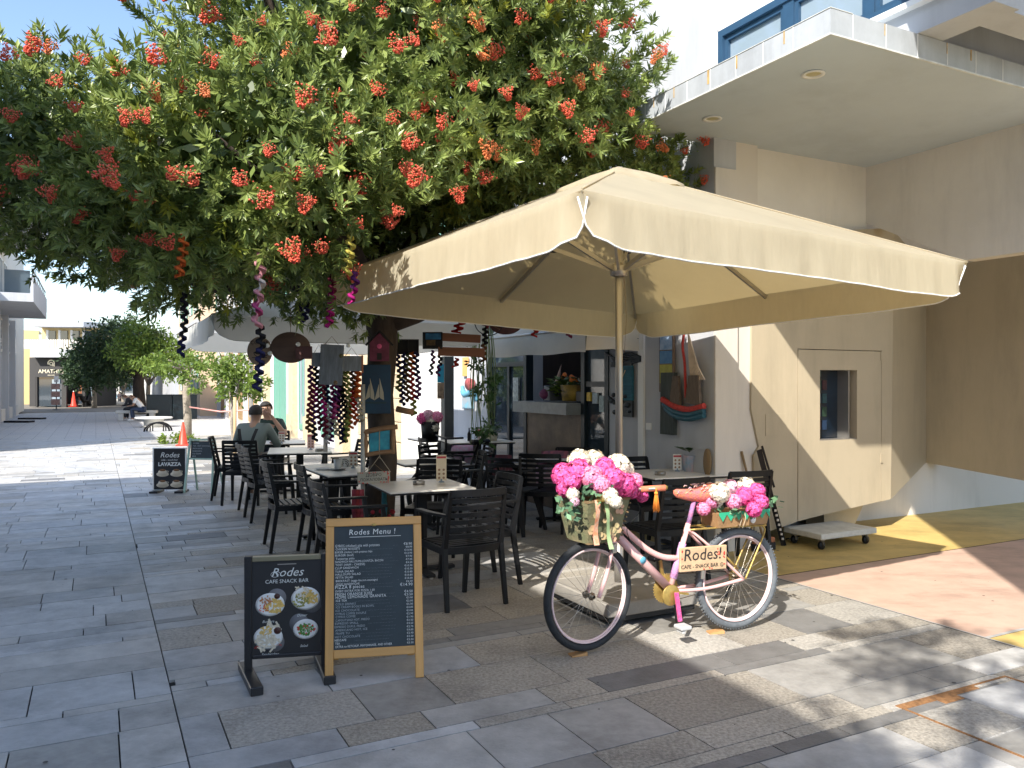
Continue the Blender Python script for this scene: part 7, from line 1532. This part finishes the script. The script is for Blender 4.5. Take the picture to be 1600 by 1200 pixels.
# wall ornaments: on the white wall between blue door and post
def wall(s, z, off=.03): p = W(5.2 - off, s, z); return p
WS = lambda px: (lambda u: (lambda y: y * (CT - u * ST))(5.2 / (u * CT + ST)))((px - 800) / F_PX)
def wz(px, py): u = (px - 800) / F_PX; y = 5.2 / (u * CT + ST); return EYE - (py - HOR) / F_PX * y
def wthing(name, px, py, label, cat, off=.03): return empty(name, W(5.2 - off, WS(px), wz(px, py)), TH - 90, label, cat)
e = wthing('clothes_hook', 730, 588, 'orange and white wooden ornament on the white wall above the dragon shape', 'ornament'); b = MB(); b.bbox(-.1, .1, -.012, .012, .0, .3, .003); b.build('orange_board', mat('orange_board', (.75, .4, .14), .6), e); b = MB(); b.bbox(.1, .26, -.014, .014, -.16, .2, .003); b.build('white_card', M['white'], e)
e = wthing('dragon_ornament', 737, 606, 'red and blue cut out animal ornament on the white wall', 'ornament'); b = MB(); b.lathe([(.001, -.02), (.16, -.02), (.16, .02), (.001, .02)], 20, c=(0, 0, .06), axis='y', sy=.6); b.build('red_rose', mat('dull_red_clay', (.4, .09, .09), .7, var=.6, vscale=14), e); b = MB(); b.tube(spl([(-.3, 0, .02), (-.22, 0, -.1), (0, 0, -.08), (.2, 0, -.06), (.26, 0, -.2)]), [.03] * 5 + [.045] * 31 + [.03] * 5, 8); b.build('blue_body', mat('sky_blue_clay', (.12, .36, .5), .6), e)
e = wthing('blue_wave_board', 734, 629, 'small blue wave painted board hanging on the white wall', 'picture'); b = MB(); b.bbox(-.2, .2, -.012, .012, -.1, .1, .004); b.build('board', mat('wave_paint', (.1, .42, .58), .5, var=.7, vscale=6, col2=(.4, .3, .28)), e)
# on the grey wall right of the steel pole
e = wthing('steamship_relief', 976, 545, 'dark metal steamship relief on the wall left of the moulding', 'relief'); MT = mat('dark_bronze', (.035, .045, .05), .45, metal=.4, var=.4, vscale=20)
b = MB(); b.prism([(-.3, 0), (.24, 0), (.3, .1), (-.38, .1)], -.02, .02); b.build('hull', MT, e); b = MB(); b.bbox(-.12, .1, -.02, .02, .1, .34, .004); b.bbox(.02, .16, -.018, .018, .34, .55, .004); b.build('cabin', mat('teal_relief', (.02, .1, .14), .5, var=.4), e)
b = MB(); b.lathe([(.001, -.026), (.045, -.026), (.05, -.02)], 14, c=(-.02, 0, .14), axis='y'); b.build('porthole', M['alu'], e); b = MB()
for k in range(5): b.tube(spl([(-.34 + k * .06, 0, -.03 - k * .02), (-.1, -.02, -.1 - k * .02), (.1, 0, -.05 - k * .03), (.34, 0, -.1 - k * .01)]), .013, 6)
b.bbox(-.22, .18, -.01, .01, -.2, -.14, .004); b.build('wave', MT, e)
e = wthing('teal_bag', 981, 600, 'teal woven hanging with dark shells at its foot on the wall', 'wall hanging'); b = MB(); b.bbox(-.16, .14, -.015, .015, -.18, .2, .006); b.build('panel', mat('teal_weave', (.02, .13, .18), .7, var=.4, vscale=14, stretch=(.2, 1, 3)), e)
b = MB(); b.tube([(-.08, 0, .2), (-.02, 0, .36), (.04, 0, .2)], .005, 5); b.tube([(-.1, -.02, .17), (-.04, -.02, .06), (.02, -.02, .15)], .008, 5); b.build('cord', mat('rope', (.45, .38, .28), .9), e); b = MB(); r_ = random.Random(3)
for k in range(14): b.ball((r_.uniform(-.3, .14), -.02, r_.uniform(-.32, -.12)), r_.uniform(.02, .045), 7, 5, sz=(1.3, .6, .7))
b.bbox(-.16, .14, -.014, .014, -.36, -.18, .004); b.build('shells', MT, e)
e = wthing('seaside_painting', 1046, 562, 'narrow upright seaside painting in blue and yellow hanging from a hook', 'picture'); b = MB(); b.bbox(-.115, .115, -.015, .015, -.33, .33, .004); b.build('plank', mat('old_plank', (.2, .14, .1), .8, var=.4), e)
for (z0, z1, c, c2) in ((.1, .28, (.5, .62, .75), (.1, .25, .5)), (-.04, .09, (.03, .14, .38), (.12, .3, .5)), (-.24, -.05, (.5, .5, .08), (.3, .28, .05))): b = MB(); b.box(-.1, .1, -.017, -.0155, z0, z1); b.build('painted_band', mat('band_%d' % (z0 * 100), c, .6, var=.8, vscale=11, col2=c2), e)
b = MB(); b.tube([(0, 0, .33), (-.01, 0, .42), (.03, -.03, .42)], .008, 6); b.build('hook', M['black'], e)
e = wthing('macrame_sailboat', 1076, 590, 'driftwood sailing boat ornament with cream and red rope sails on the wall', 'ornament', .06); b = MB(); b.cs = False
for k in range(7): x = .05 + k * .02; b.tube([(.07, 0, .42), (x + .04, -.0, .1), (x + .06 + k * .012, 0, -.02)], .01, 5)
b.build('cream_sail', mat('cream_rope', (.72, .58, .44), .9, var=.2), e); b = MB(); b.tube(spl([(.0, 0, .44), (-.02, 0, .3), (.01, 0, .15), (.02, 0, .0), (.03, 0, -.2)]), .014, 7); b.build('red_rope', mat('red_rope', (.55, .06, .05), .9, var=.4, vscale=30), e)
for (xa, xb) in ((-.2, -.04), (.04, .26)):
    b = MB(); b.prism([(xa + .05, .02), (xb - .03, .02), (xb, -.28), (xa, -.24)], -.02, .01); b.build('bark_sail', mat('grey_bark_sail', (.17, .13, .1), .9, var=.5, vscale=30, stretch=(6, 1, .4), bump=.5), e)
for k, (z, m_) in enumerate(((-.28, 'red_rope'), (-.33, 'teal_relief'), (-.37, 'teal_relief'))): b = MB(); b.tube(spl([(-.34 + k * .03, 0, z + .06), (-.1, -.02, z - .01), (.1, -.02, z - .03), (.3, 0, z + .01)]), .03, 7); b.build('hull_strand', MATS[m_], e)
e = wthing('fish_bag', 1046, 628, 'long grey green bag shaped hanging below the seaside painting', 'wall hanging', .02); b = MB(); b.prism([(-.09, -.33), (.12, -.33), (.13, .3), (-.08, .3)], -.03, .03); b.build('bag', mat('grey_green_bag', (.07, .085, .08), .8, var=.5, vscale=9, stretch=(3, 1, .3), bump=.3), e)
e = wthing('guitar_shape', 1108, 722, 'thin brown rounded wooden board leaning in the wall corner', 'board', .02); b = MB(); b.lathe([(.001, -.01), (.05, -.01), (.05, .01), (.001, .01)], 16, axis='y', sy=2.6); b.build('board', M['shutter'], e)
# things in the hatch
def ctr(s, z, p=5.15): return W(p, s, z)
for (px, w, h, c, lab, nm) in ((905, .1, .1, (.02, .02, .02), 'small black appliance on the serving counter', 'appliance'), (861, .17, .15, (.13, .14, .16), 'grey till box on the serving counter', 'till')):
    b = MB(); b.bbox(-w, w, -.08, .08, 0, h * 1.3, .01); tag(b.build(nm, mat('hatch_%d' % px, c, .5), None, W(5.3, WS(px), 1.38), (0, 0, R(TH))), lab, nm)
e = empty('counter_pot', W(5.3, WS(888), 1.385), TH, 'yellow and black painted flower pot with orange blooms on the serving counter', 'flower pot'); b = MB(); b.lathe([(.001, 0), (.16, 0), (.19, .2), (.17, .2), (.001, .17)], 16); b.build('pot', mat('yellow_black_pot', (.65, .42, .05), .5, var=1.0, vscale=3, col2=(.02, .02, .02)), e); leafy(e, 60, .12, .14, .12, 9, .18)
b = MB(); r_ = random.Random(1)
for k in range(14): b.ball((r_.uniform(-.15, .15), r_.uniform(-.15, .1), .26 + r_.random() * .08), .03, 6, 4)
b.build('blooms', mat('orange_bloom', (.85, .25, .06), .7), e)['kind'] = 'stuff'
e = empty('counter_plants', W(5.28, WS(876), 1.385), TH, 'bright green leafy plants and a maroon bag heaped on the serving counter', 'plant'); leafy(e, 90, .16, .14, .2, 10, .05, LEAF); b = MB(); b.ball((-.1, .3, .08), .1, 10, 7, sz=(1, 1.3, .8)); b.build('maroon_bag', mat('maroon_bag', (.13, .02, .07), .8), e)
b = MB(); b.lathe([(.06, 0), (.045, .12), (.001, .45)], 14); tag(b.build('party_hat', mat('party_hat', (.7, .5, .42), .7, var=.5, vscale=14), None, W(5.35, WS(850), 1.42), (R(10), R(12), 0)), 'pointed pale red and white cone standing on the serving counter', 'cone')
for k in range(18):
    px = 838 + (k % 9) * 8; z = (1.75, 2.02)[k // 9] + .02; b = MB(); b.lathe([(.001, 0), (.035, .0), (.04, .12), (.036, .12), (.03, .01)], 10); o = b.build('drinking_glass', M['glass_pale'], None, W(6.48, 8.15 + (k % 9) * .16, (1.62 + (1.775 - 1.62) * KU if k < 9 else 1.62 + (2.125 - 1.62) * KU))); tag(o, 'clear drinking glass standing ' + ('first', 'second', 'third', 'fourth', 'fifth', 'sixth', 'seventh', 'eighth', 'last')[k % 9] + ' from the right on the ' + ('lower' if k < 9 else 'upper') + ' shelf behind the hatch', 'glass', 'glasses on the shelves behind the hatch, ' + ('lower' if k < 9 else 'upper') + ' shelf')
# trolley under the kiosk, leaning pole, broom
e = empty('wheeled_trolley', W(6.15, 5.72, 0), TH, 'low white wheeled trolley board under the sand coloured kiosk', 'trolley'); b = MB(); b.bbox(0, .78, -.24, .24, .11, .165, .006); b.build('deck', mat('worn_deck', (.6, .6, .55), .6, var=.2), e)
for x in (.08, .7):
    for y in (-.17, .17):
        b = MB(); b.lathe([(.001, -.016), (.036, -.016), (.042, -.01), (.042, .01), (.036, .016), (.001, .016)], 14, c=(x, y, .043), axis='y'); c_ = b.build('caster', M['black'], e); b = MB(); b.bbox(x - .025, x + .025, y - .022, y + .022, .085, .11, .003); b.bar((x - .02, y - .019, .1), (x, y - .019, .04), .03, .003); b.bar((x - .02, y + .019, .1), (x, y + .019, .04), .03, .003); b.build('caster_fork', M['alu'], c_)
b = MB(); b.tube(spl([(.1, .3, .02), (.4, .24, .06), (.6, .3, .02), (1.0, .35, .01)]), .006, 5); tag(b.build('cable', M['black'], None, W(6.15, 5.72, 0), (0, 0, R(TH))), 'black cable lying under the wheeled trolley', 'cable')
p0, p1 = gp(1225, 853), at(1186, 703, 7.72); e = empty('leaning_pole', p0, 0, 'black flat metal pole leaning at the left edge of the kiosk', 'pole'); b = MB(); b.bar((0, 0, 0), p1 - p0, .05, .012, up=(0, 1, 0)); b.build('strip', M['black'], e); b = MB(); d_ = p1 - p0; b.bar(d_ * .62 + Vector((.05, -.01, 0)), d_ * 1.04 + Vector((.035, -.01, 0)), .02, .01, up=(0, 1, 0)); b.build('second_strip', M['black'], e)
b = MB()
for k in range(7): q = d_ * (.08 + .05 * k); b.bbox(q.x - .012, q.x + .012, q.y - .028, q.y - .018, q.z - .012, q.z + .012, .002)
b.build('slot_marks', M['alu'], e)['kind'] = 'stuff'
p0 = gp(1193, 860); e = empty('broom', p0, 0, 'broom with a red brown head standing behind the bicycle rear wheel', 'broom'); b = MB(); b.tube([(0, 0, .1), (-.2, .04, .95)], .012, 8); b.build('handle', M['shutter'], e); b = MB(); b.bbox(-.13, .13, -.02, .02, .07, .12, .006); b.build('head', M['brick_red'], e, (0, 0, 0), (0, 0, R(25))); b = MB(); b.bbox(-.13, .13, -.03, .03, 0, .072, .004); b.build('bristles', M['black_matt'], e, (0, 0, 0), (0, 0, R(25)))
# gum and dirt spots on the paving, one object
b = MB(); r_ = random.Random(77)
for k in range(130):
    x, y = r_.uniform(-4.5, 4), r_.uniform(2.8, 11); rr = r_.uniform(.004, .014); n_ = 9
    b.add([(x, y, .0032)] + [(x + rr * math.cos(a) * r_.uniform(.7, 1.2), y + rr * math.sin(a) * r_.uniform(.7, 1.2), .003) for a in [2 * math.pi * i / n_ for i in range(n_)]], [(0, 1 + i, 1 + (i + 1) % n_) for i in range(n_)])
tag(b.build('gum_spots', mat('gum_spot', (.1, .095, .09), .8), pavement), kind='stuff')
